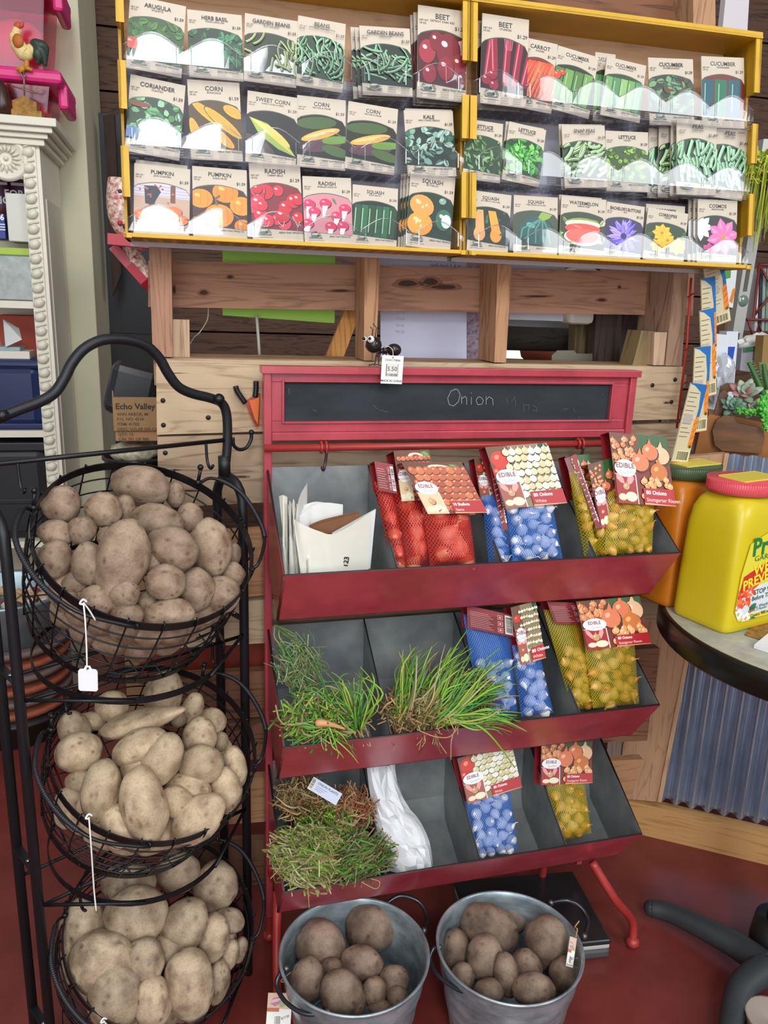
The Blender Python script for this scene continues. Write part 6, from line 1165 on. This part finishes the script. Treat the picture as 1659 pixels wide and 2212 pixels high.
def loop(t, px, lab='handle', r=.0036, zs=None):
    mb = MB(); c = catmull([hz(x, y, z) for x, y, z in px], 6); mb.tube(c, r, mat('#4a4d52', .3, .8), 10)
    for e in (c[0], c[-1]): mb.ball(e, .006, mat('#6a6d70', .35, .8), 2)
    mb.part(lab, t)
t1, O1, H1 = bucket(-.0238, 1.0921, .1235, 'left galvanised bucket of potatoes below the bottom bin')
loop(t1, [(708, 2186, .165), (660, 2190, .16), (618, 2165, .16), (598, 2130, .165), (604, 2105, .175), (618, 2092, .175)])
loop(t1, [(835, 1952, .17), (865, 1935, .18), (905, 1948, .17), (922, 1980, .16), (916, 2010, .165)])
t2, O2, H2 = bucket(.2405, 1.1211, .1228, 'right galvanised bucket of potatoes in front of the scale')
loop(t2, [(1025, 2150, .165), (985, 2135, .16), (945, 2105, .16), (930, 2070, .165), (936, 2050, .175), (948, 2046, .175)])
loop(t2, [(1190, 1950, .17), (1225, 1945, .18), (1255, 1960, .17), (1270, 1990, .16), (1262, 2022, .16)])
K1 = [(858, 2158, 27, 28, 0, 'potato low at the right wall of the left bucket, behind the front ones'), (822, 2178, 26, 16, 0, 'potato tip at the front rim of the left bucket'), (765, 2165, 26, 34, 0, 'shaded potato tucked behind the big front potato'), (851, 2118, 34, 32, 0, 'shaded potato at the right of the left bucket'), (718, 2095, 28, 24, 0, 'potato deep between the two left ones'), (808, 2143, 27, 31, 0, 'small upright potato right of centre in the left bucket'), (782, 2083, 46, 36, -15, 'oval potato in the middle of the left bucket'), (800, 2005, 53, 50, -20, 'topmost round potato at the back of the left bucket'), (694, 2045, 54, 53, 0, 'large round potato with many eyes at the left back'), (737, 2145, 46, 48, 10, 'large pale potato at the front of the left bucket'), (664, 2117, 38, 48, -10, 'upright potato at the left wall of the left bucket')]
pots(K1, V((O1.x, O1.y, .135)), V((0, 0, 1)), .02, .12, 3, 'potatoes in the left bucket', .0, .03)
K2 = [(1135, 2090, 36, 36, 0, 'shaded potato in the centre of the right bucket'), (1218, 2105, 32, 36, 0, 'potato at the right wall below the paper tag'), (985, 2055, 30, 46, 0, 'shaded potato at the left wall of the right bucket'), (1057, 2140, 34, 24, 0, 'low potato at the front left of the right bucket'), (1000, 2110, 26, 30, 0, 'deep shaded potato at the lower left of the right bucket'), (1113, 1980, 43, 38, 10, 'round potato at the back of the right bucket'), (1190, 1992, 26, 24, -15, 'small knob shaped potato at the back right'), (1056, 2008, 66, 50, -25, 'broad potato spanning the left back of the right bucket'), (1095, 2105, 28, 44, 10, 'tall narrow potato near the centre of the right bucket'), (1180, 2035, 47, 54, -15, 'large smooth potato at the right of the right bucket'), (1047, 2068, 39, 48, -12, 'egg shaped potato in front of the broad one'), (1153, 2137, 46, 34, 0, 'round potato at the front rim of the right bucket')]
pots(K2, V((O2.x, O2.y, .135)), V((0, 0, 1)), .02, .12, 3, 'potatoes in the right bucket', .0, .03)
def papertag(o, w_, h, rot, label, red_=True):
    Mt = basis(o, CR, (SZ*.8+fw*.6).normalized(), CR.cross((SZ*.8+fw*.6).normalized())) @ Matrix.Rotation(rot, 4, 'Z'); t = thing('paper_tag', label, 'tag', Mt)
    mb = MB(); mb.bb(0, w_, 0, h, 0, .0006, mat('#e2dfd6', .5), Mt); A = Art(mb, Mt, .0008); A.rect(0, h*.55, w_, h, '#c9a98f'); A.leaf(w_*.1, h*.7, w_*.6, h*.25, .3, '#a86a7a', '#d9a0b0'); A.leaf(w_*.5, h*.6, w_*.4, h*.2, .8, '#8a9a5a'); A.rect(0, h*.5, w_*.5, h*.58, '#c2452f'); A.rect(0, h*.47, w_*.5, h*.5, '#7a8a3a'); A.barcode(w_*.3, h*.1, w_*.6, h*.38); A.text('$17.99', w_*.62, h*.25, h*.07, '#5a4a4a', 'l', .01, .3); A.text('POTATO SEED', w_*.1, h*.03, h*.05, '#5a4a4a', 'l'); mb.part('card', t)
    mb = MB(); mb.tube(catmull([Mt @ V((w_*.8, h, .001)), Mt @ V((w_*.7, h*1.3, .01)), Mt @ V((w_*.5, h*1.35, .0)), Mt @ V((w_*.9, h*1.6, .005))], 5), .0012, mat('#b98a5a', .8), 6); mb.part('twine', t)
papertag(hz(574, 2222, .09), .040, .050, 0, 'printed paper tag hanging from the left bucket handle')
papertag(hz(1222, 2086, .165), .012, .045, -.25, 'narrow paper tag on twine at the right bucket rim')
# ================================================================ scale on the floor
fr, brk = hz(1322, 2030, .045), hz(1238, 1880, .045); e = (brk-fr); ln = e.length; e.normalize(); lx = V((e.y, -e.x, 0)); lx = -lx if lx.x > 0 else lx
t = thing('platform_scale', 'low silver scale with dark top plate behind the right bucket', 'scale', basis(fr-SZ*.045, lx, e, lx.cross(e)))
Ms = basis(fr-SZ*.045, -lx, e, (-lx).cross(e)); wS = .27
sv = mat('#8f9294', .3, .8); 
mb = MB(); mb.box(Ms @ Matrix.Translation((-wS/2, ln/2, .012)), (wS, ln, .022), mat('#6a6d6f', .4, .6), .006); mb.part('base', t)
mb = MB(); mb.box(Ms @ Matrix.Translation((-wS/2, ln/2, .0275)), (wS-.004, ln-.004, .009), mat('#cfd0c8', .4, .3), .002); mb.part('silver_band', t)
mb = MB(); mb.box(Ms @ Matrix.Translation((-wS/2, ln/2, .0385)), (wS, ln, .013), mat('#3b3a3d', .28, .6), .005, 3); mb.part('top_plate', t)
# ================================================================ counter with corrugated front
CO = V((.655, 1.673, 0)); CA = -.3402; CFm = frame(CO.x, CO.y, CA); CXd = CFm.to_3x3().col[0].copy(); CNd = -CFm.to_3x3().col[1].copy()
def cq(px, py, off=0): return hit(px, py, CO+CNd*off, CNd)
ct = thing('service_counter', 'pine framed counter with corrugated metal front behind the round table', 'counter', CFm)
pine = ('#c79a76', '#a87b58')
def cpart(px, off, th, m, name, lab=None): mb = MB(); mb.prism([cq(x, y, off) for x, y in px], -CNd*th, m); return mb.part(name, ct, lab)
cpart([(1325, 1722), (1700, 1811), (1720, 1884), (1330, 1790)], 0, .03, wood('#c9985f', '#a5773f', 'x'), 'baseboard')
cpart([(1332, 1724), (1420, 1732), (1566, 980), (1425, 990)], -.004, .025, wood(pine[0], pine[1], 'z'), 'upright_board')
cpart([(1300, 1722), (1335, 1724), (1430, 990), (1380, 990)], -.012, .02, wood('#b09a90', '#85706a', 'z'), 'side_board')
cpart([(1420, 1732), (1429, 1733), (1575, 980), (1566, 980)], .001, .012, wood('#cfa67e', '#a8805a', 'z'), 'trim_strip')
z0 = cq(1500, 1745, -.02).z; z1 = 1.0-.05; a0 = (CFm.inverted() @ cq(1424, 1740, -.02)).x
cor = mat('#b4c2d6', .22, .75, .15, 40, .03, (1, 1, .4)); mb = MB(); Lw = .75; nn = int(Lw/.0345)*12
vs = []; 
for j in range(2):
    for i in range(nn+1): a = a0+Lw*i/nn; vs.append(CFm @ V((a, .024-.011*math.cos(2*math.pi*i/12), z0 if j == 0 else z1)))
mb.add(vs, [[i, i+1, nn+2+i, nn+1+i] for i in range(nn)], cor, True); mb.part('corrugated_panel', ct)
zt_c = cq(1500, 1022, -.01).z
mb = MB(); mb.bb(-.14, 1.0, -.012, .5, zt_c-.035, zt_c, wood('#8a7d70', '#5f544a', 'x'), CFm, .003); mb.part('counter_top', ct)
# planter and plants on the counter
def ctp(px, py, off): return cq(px, py, off)
OFF = -.10; pl = thing('wooden_planter', 'chunky brown wooden planter filled with succulents on the counter', 'planter', CFm @ Matrix.Translation((.3, .12, zt_c)))
pwm = mat('#7a4e24', .45, 0, .3, 8, .05, (1, 6, 6), .2, .5, '#57351a')
def pb(px, off, th, m, name):
    mb = MB(); mb.prism([ctp(x, y, off) for x, y in px], -CNd*th, m); o = mb.part(name, pl); return o
pb([(1556, 835), (1570, 828), (1720, 838), (1720, 850), (1574, 846), (1552, 866)], OFF-.09, .02, pwm, 'back_rim')
pb([(1532, 895), (1560, 900), (1600, 915), (1720, 940), (1720, 1000), (1500, 985), (1512, 930)], OFF-.005, .12, mat('#a8682a', .5, 0, .2, 8), 'trough')
def rr(px): return px
pb([(1539, 930), (1548, 908), (1566, 896), (1584, 900), (1592, 914), (1640, 924), (1650, 932), (1652, 945), (1644, 980), (1560, 974), (1544, 962)], OFF+.012, .016, pwm, 'bracket')
pb([(1554, 850), (1566, 842), (1590, 880), (1575, 905), (1540, 900)], OFF-.03, .02, pwm, 'end_board')
def rosette(px, py, off, R_, cols, label, n=16, el=.5):
    c = ctp(px, py, off); t = thing('succulent', label, 'succulent', Matrix.Translation(c)); mb = MB(); up = (CNd*.75+SZ*.65).normalized(); a1 = up.orthogonal().normalized(); a2 = up.cross(a1); r = random.Random(px)
    for i in range(n):
        a = i*2.4; k = 1-i/n*.72; d = (a1*math.cos(a)+a2*math.sin(a))*k+up*(.25+(1-k)*1.1); d.normalize(); L_ = R_*(.45+.55*k); s_ = d.cross(up).normalized()
        P = [c+d*L_*f for f in (0, .3, .65, .9, 1)]; mb.tube(P, [R_*.08, R_*.2, R_*.24, R_*.12, R_*.01], mat(cols[i % len(cols)], .45), 8, False, (s_, .35))
    mb.part('rosette', t); return t
rosette(1608, 852, OFF-.04, .042, ['#8fa088', '#a3b09a', '#b07a7a'], 'grey green succulent with pink tipped leaves, upper one')
rosette(1582, 880, OFF-.02, .034, ['#6f8f7c', '#8aa596', '#5d7a68'], 'blue green succulent rosette low at the left of the planter')
rosette(1628, 886, OFF-.02, .032, ['#8f9c84', '#b3a090', '#7a8a70'], 'pale succulent with beige leaves in the middle')
def sedum(pts, label, n=40, R_=.011):
    c = catmull([ctp(*p) for p in pts], 6); t = thing('sedum_sprig', label, 'plant', Matrix.Translation(c[0]), 'bright green sedum sprigs'); mb = MB(); mb.tube(c, .0025, mat('#5c9a3a', .5), 6); mb.part('stem', t); mb = MB(); r = random.Random(len(label))
    for i in range(n): p = c[int(i/n*(len(c)-1))]; d = V([r.gauss(0, 1) for _ in range(3)]).normalized(); mb.tube([p, p+d*R_*.6, p+d*R_], [.0022, .0036, .001], mat(['#5fbf4a', '#7dd05f', '#49a53a'][i % 3], .4), 6)
    mb.part('leaves', t)
sedum([(1660, 870, OFF), (1650, 890, OFF+.02), (1655, 930, OFF+.03)], 'bright green sedum sprig hanging down at the right frame edge', 60)
sedum([(1655, 892, OFF+.0), (1625, 890, OFF+.01), (1592, 886, OFF+.02)], 'bright green sedum sprig reaching left over the planter', 60)
sedum([(1668, 840, OFF-.01), (1645, 865, OFF+.01), (1640, 880, OFF+.02)], 'short sedum sprig above the other two', 40)
def aloe(pts, label):
    c = catmull([ctp(*p) for p in pts], 8); t = thing('spiky_succulent', label, 'plant', Matrix.Translation(c[0]), 'spiky upright succulents'); mb = MB(); n = len(c); mb.tube(c, [.009*(1-.55*i/n) for i in range(n)], mat('#3c6a34', .5), 5); mb.part('stem', t); mb = MB()
    for i, p in enumerate(c):
        for s_ in (-1, 1): q = p+CXd*s_*.009*(1-.5*i/n); mb.tube([p, q+CXd*s_*.005+SZ*.003], [.0025, .0006], mat('#5f8f50', .5), 4)
    mb.part('teeth', t)
aloe([(1655, 870, OFF-.05), (1640, 830, OFF-.05), (1617, 782, OFF-.05)], 'toothed upright succulent stem leaning left'); aloe([(1668, 870, OFF-.05), (1655, 820, OFF-.05), (1649, 786, OFF-.05)], 'toothed upright succulent stem at the frame edge')
# ================================================================ round table with jugs
TC = V((.8045, 1.2889, 0)); TZ = .72; TR = .297
t = thing('round_table', 'round table with speckled grey top and thick black edge at the right', 'table', Matrix.Translation(TC))
mb = MB(); mb.lathe([(0, TZ), (TR-.004, TZ), (TR-.002, TZ-.001)], mat('#aeb0a4', .3, 0, .12, 25, 0, None, .2, .5, '#97998f'), Matrix.Translation(TC), 96); mb.part('top', t)
mb = MB(); mb.lathe([(TR-.004, TZ+.0004), (TR+.003, TZ-.0005), (TR+.005, TZ-.004), (TR+.005, TZ-.040), (TR+.001, TZ-.045), (0, TZ-.045)], mat('#15130f', .3), Matrix.Translation(TC), 96); mb.part('edge_band', t)
bm_ = mat('#1c1c1b', .45); ft = mat('#35383a', .5, 0, .1, 30)
mb = MB(); mb.lathe([(.03, .06), (.03, TZ-.045)], bm_, Matrix.Translation(TC), 24); mb.lathe([(0, .10), (.05, .10), (.055, .05), (.05, .01), (0, .01)], bm_, Matrix.Translation(TC), 24); mb.part('column', t)
for a, pth in ((0, [(1408, 1962, .03), (1450, 1972, .036), (1530, 2010, .045), (1600, 2048, .05), (1655, 2090, .055)]), (1, [(1655, 2090, .055), (1605, 2130, .05), (1585, 2180, .04), (1570, 2260, .03)])):
    mb = MB(); c = catmull([hz(*p) for p in pth], 6); n = len(c); rr_ = [.017+.012*(i/n if a == 0 else 1-i/n) for i in range(n)]; mb.tube(c, rr_, ft, 14)
    if a == 0: mb.ball(c[0], (.017, .017, .017), ft, 3)
    mb.part('foot', t)
for a in (-1.2, .6): mb = MB(); mb.tube([TC+V((0, 0, .05)), TC+V((math.cos(a)*.15, math.sin(a)*.15, .04)), TC+V((math.cos(a)*.28, math.sin(a)*.28, .02))], [.028, .024, .017], ft, 12); mb.part('foot', t)
def jug(F_, ang, la_, lb_, H_, body, lid, label, label_art=True, lidtop='#e0c94a'):
    """F_ front corner; a runs back-left (narrow side), b runs right (label side)"""
    da = V((math.cos(ang), math.sin(ang), 0)); db = V((math.sin(ang), -math.cos(ang), 0)); db = -db if db.x < 0 else db
    C_ = F_+da*la_/2+db*lb_/2; Mj = basis(C_, db, -da*-1 if False else da, SZ); t = thing('plastic_jug', label, 'jug', Matrix.Translation(C_))
    bm1 = mat(body, .33, 0, 0)
    def ringj(z, sa, sb_, n=56, e=.26):
        out = []
        for i in range(n):
            q = 2*math.pi*i/n; c, k = math.cos(q), math.sin(q); out.append(C_+db*(sb_/2*math.copysign(abs(c)**e, c))+da*(sa/2*math.copysign(abs(k)**e, k))+SZ*z)
        return out
    lv = [(0, .94, .96, .24), (.004, .985, .99, .24), (.012, 1, 1, .24), (.35, .985, .985, .25), (.66, .96, .95, .28), (.76, .93, .91, .34), (.82, .86, .85, .45), (.86, .76, .76, .6), (.885, .66, .68, .8)]
    mb = MB(); vs = []
    for f, a_, b_, e_ in lv: vs += ringj(H_*f if f > .05 else f, la_*a_, lb_*b_, 56, e_)
    n = 56; fs = [[k*n+i, k*n+(i+1) % n, (k+1)*n+(i+1) % n, (k+1)*n+i] for k in range(len(lv)-1) for i in range(n)]+[list(range(n-1, -1, -1)), [(len(lv)-1)*n+i for i in range(n)]]
    mb.add(vs, fs, bm1, True); mb.part('body', t)
    rl = min(la_, lb_)*.46
    mb = MB(); z = H_*.875; pr = [(rl*.9, 0), (rl*1.02, .002), (rl*1.02, H_*.075), (rl*.98, H_*.085), (0, H_*.085)]
    ell = Matrix.Translation(C_+SZ*z) @ basis(V((0, 0, 0)), db, da, SZ) @ Matrix.Diagonal((1.25, 1.0, 1, 1)); mb.lathe(pr, mat(lid, .4), ell, 96)
    for i in range(96): a = 2*math.pi*i/96; p0 = ell @ V((rl*1.02*math.cos(a), rl*1.02*math.sin(a), .006)); mb.tube([p0, p0+SZ*(H_*.065)], .0007, mat(lid, .4), 4)
    mb.part('lid', t)
    mb = MB(); mb.bb(-rl*.55, rl*.9, -rl*.5, rl*.5, H_*.085, H_*.092, mat(lidtop, .4), ell, .002); mb.part('flip_cap', t)
    if label_art:
        mb = MB(); o = C_-da*(la_/2*.992+.0006); Ml = basis(o, db, SZ, -da); w2, h2 = lb_*.40, H_*.66
        pts = [(-w2, .04), (-w2*.8, .02), (w2*.8, .02), (w2, .04), (w2*.95, h2*.6), (w2*.75, h2*.9), (0, h2), (-w2*.75, h2*.9), (-w2*.95, h2*.6)]
        mb.prism([Ml @ V((x, y, 0)) for x, y in pts], -da*.0008, mat('#e2d33a', .35)); A = Art(mb, Ml, .001); A.cl = [(x, y) for x, y in pts]
        A.poly([(-w2, .03), (w2, .03), (w2, h2*.52), (-w2, h2*.42)], '#d5dde0'); A.poly([(-w2*.95, h2*.40), (w2, h2*.62), (w2, h2*.82), (-w2*.85, h2*.58)], '#c8281e'); A.rect(-w2, 0, w2, h2*.12, '#d9343a')
        for i in range(26): r_ = random.Random(i); A.leaf(-w2*.75+r_.uniform(-.01, .02), h2*.28+r_.uniform(-.02, .03), .02, .007, r_.uniform(0, 6.28), r_.choice(['#e8502a', '#f07a3a', '#d63a22']))
        for x, y in ((-w2*.85, h2*.2), (-w2*.5, h2*.14)): [A.ell(x+.007*math.cos(a), y+.007*math.sin(a), .005, .004, '#f2f0f2') for a in (0, 1.3, 2.6, 3.9, 5.2)]; A.ell(x, y, .003, .003, '#e0b02c')
        for x, y, a in ((-w2*.4, h2*.22, .5), (-w2*.3, h2*.12, -.3)): A.leaf(x, y, .02, .012, a, '#1f7a4a')
        A.cl = None; A.text('Preen', -w2*.62, h2*.78, .030, '#127a3c', 'l', .03, .05); A.text('GARDEN', -w2*.5, h2*.72, .0095, '#2a7a3c', 'l', .0, .05, 1.3)
        A.text('WEED', -w2*.45, h2*.57, .018, '#f4dc2a', 'l', .03, .2); A.text('PREVENTER', -w2*.8, h2*.44, .017, '#f4dc2a', 'l', .03, .2)
        A.text('STOP WEEDS', -w2*.3, h2*.37, .009, '#2c3a30', 'l', .01, .05); A.text('Before They Start', -w2*.34, h2*.31, .008, '#2c3a30', 'l', .01, .05); A.text('Blocks Weeds', -w2*.4, h2*.22, .006, '#2c3a30', 'l', 0, .05); A.text('Up To 3 Months - Guaranteed', -w2*.42, h2*.19, .005, '#2c3a30', 'l', 0, .05); A.text('Covers 900 sq. ft.', -w2*.3, h2*.135, .006, '#2c3a30', 'l', .01, .05)
        mb.part('product_label', t)
    return t
Lj, Fj = hz(1453, 1325, TZ+.0005), hz(1566, 1374, TZ+.0005); ang = math.atan2((Lj-Fj).y, (Lj-Fj).x)
jug(Fj, ang, (Lj-Fj).length*1.08, .150, .262, '#cfba1a', '#d9525c', 'large yellow plastic jug with pink red lid and flower label on the table')
F2 = Fj+(Lj-Fj)*1.22+V((.01, .0, 0)); jug(F2, ang, (Lj-Fj).length*1.0, .150, .262, '#c8741a', '#47593c', 'orange jug with dark green lid standing behind the yellow one', False)
def onT(px, py, z=.0006): return hz(px, py, TZ+z)
mb = MB(); mb.prism([onT(1608, 1372), onT(1662, 1388), onT(1690, 1340), onT(1640, 1335)][::-1], SZ*.0012, mat('#b5623a', .3, 0, .8, 60, 0, None, 0, .5, '#2f5a34')); mb.top('brochure', 'glossy orange and green brochure lying beside the yellow jug', 'brochure')
mb = MB(); mb.prism([onT(1628, 1400), onT(1700, 1425), onT(1730, 1390), onT(1664, 1370, .0025)][::-1], SZ*.006, mat('#e6e6e6', .4)); mb.top('booklet', 'white booklet at the right end of the table top', 'booklet')
# ================================================================ pruners on the partition
pr_ = thing('hand_pruners', 'orange bladed hand pruners with black handles hanging on the pallet boards', 'pruners', Matrix.Translation(wp(545, 930, PV-.01)))
P_ = lambda x, y, d=.012: wp(x, y, PV-d)
mb = MB(); mb.prism([P_(530, 868), (P_(545, 857)), P_(562, 850), P_(560, 920), P_(555, 922), P_(548, 914), P_(534, 880)], WB*.008, clear_plastic('orange_plastic', (.95, .42, .08, 1), .35, .15)); mb.part('orange_guard', pr_)
mb = MB(); mb.prism([P_(538, 866, .014), P_(560, 858, .014), P_(557, 916, .014), P_(550, 905, .014)], WB*.003, mat('#e0661c', .4)); mb.part('blade', pr_)
for a in ([(509, 834), (513, 846), (530, 871)], [(553, 823), (553, 840), (551, 858)]): mb = MB(); mb.tube(catmull([P_(*q) for q in a], 5), .0046, mat('#1a1a1c', .3), 10); mb.part('handle', pr_)
# ================================================================ hanging packets at the right end of the partition
def strip_pack(q, v, label, k):
    TL, TR_, BRr, BL = [wp(x, y, v) for x, y in q]; xa = ((BRr-BL)+(TR_-TL))/2; ya = ((TL-BL)+(TR_-BRr))/2; w_ = xa.length; h = ya.length
    Mt = Matrix(((xa.x/w_, ya.x/h, -WB.x, BL.x), (xa.y/w_, ya.y/h, -WB.y, BL.y), (xa.z/w_, ya.z/h, -WB.z, BL.z), (0, 0, 0, 1)))
    mb = MB(); mb.bb(0, w_, 0, h, -.0025, 0, mat('#cfc3a0', .4), Mt); A = Art(mb, Mt, .0002); A.cl = [(0, 0), (w_, 0), (w_, h), (0, h)]
    A.poly([(0, h*.99), (w_*.3, h*.97), (w_*.72, h*.9), (w_*.84, h*.7), (w_*.8, h*.45), (w_, h*.4), (w_, h), (0, h)], '#1e6ab0'); A.poly([(w_*.9, h*.6), (w_*.76, h*.55), (w_*.74, h*.2), (w_, h*.2), (w_, h*.6)], '#e8862a')
    for i in range(4): A.stroke([(w_*.78, h*(.22+.09*i)), (w_, h*(.27+.09*i))], w_*.03, '#b8501a')
    A.leaf(w_*.8, h*.2, w_*.2, h*.04, .5, '#2f5a2c')
    for i in range(11): A.rect(w_*.06, h*(.88-.055*i), w_*(.66-.1*((i*7) % 3)), h*(.888-.055*i), '#6b6456')
    A.rect(w_*.1, h*.5, w_*.6, h*.62, '#b3a9a2'); A.barcode(w_*.15, h*.02, w_*.95, h*.16, False, '#e0d8a8'); A.rect(0, 0, w_, h*.008, '#c8402a')
    mb.top('feed_packet', label, 'plant food packet', 'carrot print packets hanging on the clip strip', None, Mt)
strip_pack([(1497, 575), (1550, 575), (1584, 697), (1537, 708)], PV-.045, 'carrot print packet on the strip, uppermost and widest', 0)
strip_pack([(1494, 607), (1527, 607), (1553, 787), (1520, 790)], PV-.058, 'carrot print packet, second from the top of the strip', 1)
strip_pack([(1489, 677), (1521, 677), (1553, 857), (1519, 860)], PV-.070, 'carrot print packet, third from the top of the strip', 2)
strip_pack([(1481, 755), (1519, 755), (1528, 937), (1493, 936)], PV-.082, 'carrot print packet, fourth from the top of the strip', 3)
strip_pack([(1474, 828), (1503, 838), (1496, 1012), (1450, 998)], PV-.094, 'carrot print packet, lowest on the strip', 4)
mb = MB(); mb.tube([wp(1493, 600, PV-.03), wp(1484, 740, PV-.03), wp(1478, 790, PV-.03), wp(1462, 925, PV-.03)], .0022, mat('#b0281e', .4), 8)
for x, y in ((1492, 640), (1485, 755), (1479, 830), (1466, 910)): mb.tube([wp(x-6, y+2, PV-.04), wp(x+8, y-8, PV-.075)], .0016, mat('#8a2a20', .4), 6)
mb.top('clip_strip', 'thin red hanging strip with clips at the end of the partition', 'clip strip')
# ================================================================ right background
VR = 1.95
t = thing('spirit_level', 'long aluminium spirit level leaning at the right behind the seed display', 'spirit level', WF @ Matrix.Translation((la(1590, 790, VR), VR, 0)))
al = mat('#c3c3bd', .35, .4)
def lv_(f, s_): # along the level from bottom (0) to top (1)
    return V(((1570+(1650-1570)*f)+s_*(22+4*f), 800+(300-800)*f))
def lq(f0, f1, s0, s1): return [tuple(lv_(f0, s0)), tuple(lv_(f0, s1)), tuple(lv_(f1, s1)), tuple(lv_(f1, s0))]
mb = MB(); cuts = [0, .04, .16, .22, .34, .46, .56, .60, .74, .80, 1.0]
for i in range(len(cuts)-1):
    if i in (1, 4, 7): mb = slab(lq(cuts[i], cuts[i+1], 0, .3), VR, .022, al, mb); mb = slab(lq(cuts[i], cuts[i+1], .7, 1), VR, .022, al, mb)
    else: mb = slab(lq(cuts[i], cuts[i+1], 0, 1), VR, .022, al, mb)
mb.part('frame', t)
mb = MB(); c = wp(*lv_(.30, .5), VR); mb.lathe([(0, .003), (.014, .003), (.016, 0)], mat('#7d8f86', .2, .3), basis(c, DX, SZ, -WB), 24); mb.part('vial', t)
wslab('trim_1', [(1570, -30), (1620, -30), (1614, 74), (1560, 70)], VR-.02, .02, mat('#d3ccd0', .5), kind='structure')
def rpk(px, v, th, hexc, label, name='product_packet', cat='packet', art=None, hx2=None):
    mb = slab(px, v, th, mat(hexc, .4)); c = [wp(x, y, v-.0005) for x, y in px]
    if art:
        for q, h in art: mb.prism([wp(x, y, v-.001) for x, y in q], WB*.0008, mat(h, .4))
    mb.top(name, label, cat)
rpk([(1545, 560), (1595, 560), (1583, 665), (1560, 660)], VR-.12, .004, '#dfe4e6', 'white and green packet hanging behind the carrot packets', art=[([(1558, 570), (1580, 570), (1578, 600), (1562, 604)], '#4f9a3f'), ([(1583, 625), (1590, 620), (1582, 655), (1576, 650)], '#e0862a')])
rpk([(1540, 720), (1574, 724), (1562, 945), (1524, 945)], VR-.2, .02, '#e4e6ec', 'small plain white box beside the hanging strip', 'white_box', 'box')
rpk([(1570, 716), (1595, 716), (1578, 935), (1550, 935)], VR-.17, .03, '#dfe2ea', 'white and blue tall carton next to the spirit level', 'carton', 'box', art=[([(1568, 749), (1588, 749), (1582, 784), (1574, 784)], '#2350b8')])
rpk([(1574, 668), (1606, 670), (1600, 718), (1570, 716)], VR+.05, .01, '#c9c2a8', 'beige card behind the spirit level', 'card', 'card')
mb = MB(); vs, fs = ico(3); c = wp(1562, 790, VR-.22); mb.add([c+V((v.x*.03, v.y*.02, v.z*.06-.03))*(1+.35*noise.noise(v*4)) for v in vs], fs, mat('#c9cdd6', .15, .2), False); mb.top('foil_pouch', 'crumpled silvery clear pouch beside the hanging strip', 'pouch')
mb = MB(); vs, fs = ico(3); c = wp(1640, 745, VR-.1); mb.add([c+V((v.x*.06, v.y*.03, v.z*.03))*(1+.35*noise.noise(v*4)) for v in vs], fs, mat('#d3d0cc', .3), False); mb.top('plastic_bag', 'crumpled white plastic bag above the planter at the right edge', 'bag')
rpk([(1603, 752), (1660, 748), (1660, 810), (1598, 800)], VR-.14, .05, '#9a99a3', 'grey clear tub with dark green lid above the planter', 'plastic_tub', 'tub', art=[([(1605, 752), (1640, 746), (1640, 758), (1605, 762)], '#3f6f55')])
rpk([(1650, 725), (1720, 725), (1720, 800), (1644, 800)], VR-.18, .03, '#9a7a48', 'tan cardboard piece at the right frame edge', 'cardboard_piece', 'cardboard')
t = thing('wire_book_rack', 'dark red wire rack with thin books at the right edge', 'rack', Matrix.Translation(wp(1650, 720, VR+.05)))
rm = mat('#7a2a28', .45)
mb = MB(); R2_ = lambda x, y, d=.05: wp(x, y, VR+d)
for pts in ([(1640, 572), (1720, 572)], [(1640, 572), (1628, 690), (1612, 690)], [(1612, 690), (1720, 692)], [(1642, 575), (1690, 660)], [(1630, 680), (1690, 610)], [(1616, 692), (1630, 735), (1640, 700), (1652, 740)]): mb.tube([R2_(*q) for q in pts], .0038, rm, 6)
mb.part('frame', t)
for i, (x, h) in enumerate(((1634, '#c9c9cd'), (1642, '#2a2a33'), (1649, '#8fa39a'), (1657, '#7a8f7a'))):
    mb = slab([(x, 580), (x+6, 580), (x+2, 715), (x-4, 715)], VR+.06, .05, mat(h, .5)); mb.top('book', '%s thin book upright in the red wire rack' % ('light grey', 'black', 'sage', 'green')[i], 'book', 'thin books in the red rack')
# trailing lime plant high at the right
t = thing('hanging_plant', 'lime green grassy plant hanging beside the right seed display', 'hanging plant', Matrix.Translation(wp(1650, 350, VR-.1)))
mb = MB(); r = random.Random(4)
for i in range(260):
    x, y = r.uniform(1632, 1700), r.uniform(330, 400); p = wp(x, y, VR-.1+r.uniform(-.05, .05)); d = V((r.uniform(-1, .6), r.uniform(-.5, .5), r.uniform(-.3, .6)))*.04; c = catmull([p, p+d, p+d*1.3-SZ*r.uniform(.03, .08), p+d*1.2-SZ*r.uniform(.08, .17)], 4); mb.tube(c, [.0022*(1-.8*k/len(c)) for k in range(len(c))], mat(r.choice(['#b8c22c', '#9fae24', '#cdd24a', '#869a20']), .5), 4)
mb.part('foliage', t, kind='stuff')
mb = MB(); mb.ball(wp(1668, 385, VR-.09), (.05, .05, .04), mat('#5a3a26', .7), 2); mb.part('hanging_pot', t)
# small terracotta saucer and red board glimpsed behind the rack
wslab('red_board', [(300, 1395), (640, 1380), (640, 1470), (300, 1478)], PV+.06, .01, mat('#8f3a28', .5), 'brick red painted board seen between the lower pallet boards', 'board')
mb = MB(); p = hz(1668, 2190, .06); mb.lathe([(0, 0), (.03, 0), (.042, .05), (.044, .055), (.04, .055), (0, .045)], mat('#a89a8e', .5), Matrix.Translation(V((p.x, p.y, 0))), 24); mb.top('small_pot', 'beige pot rim at the bottom right corner on the floor', 'pot')
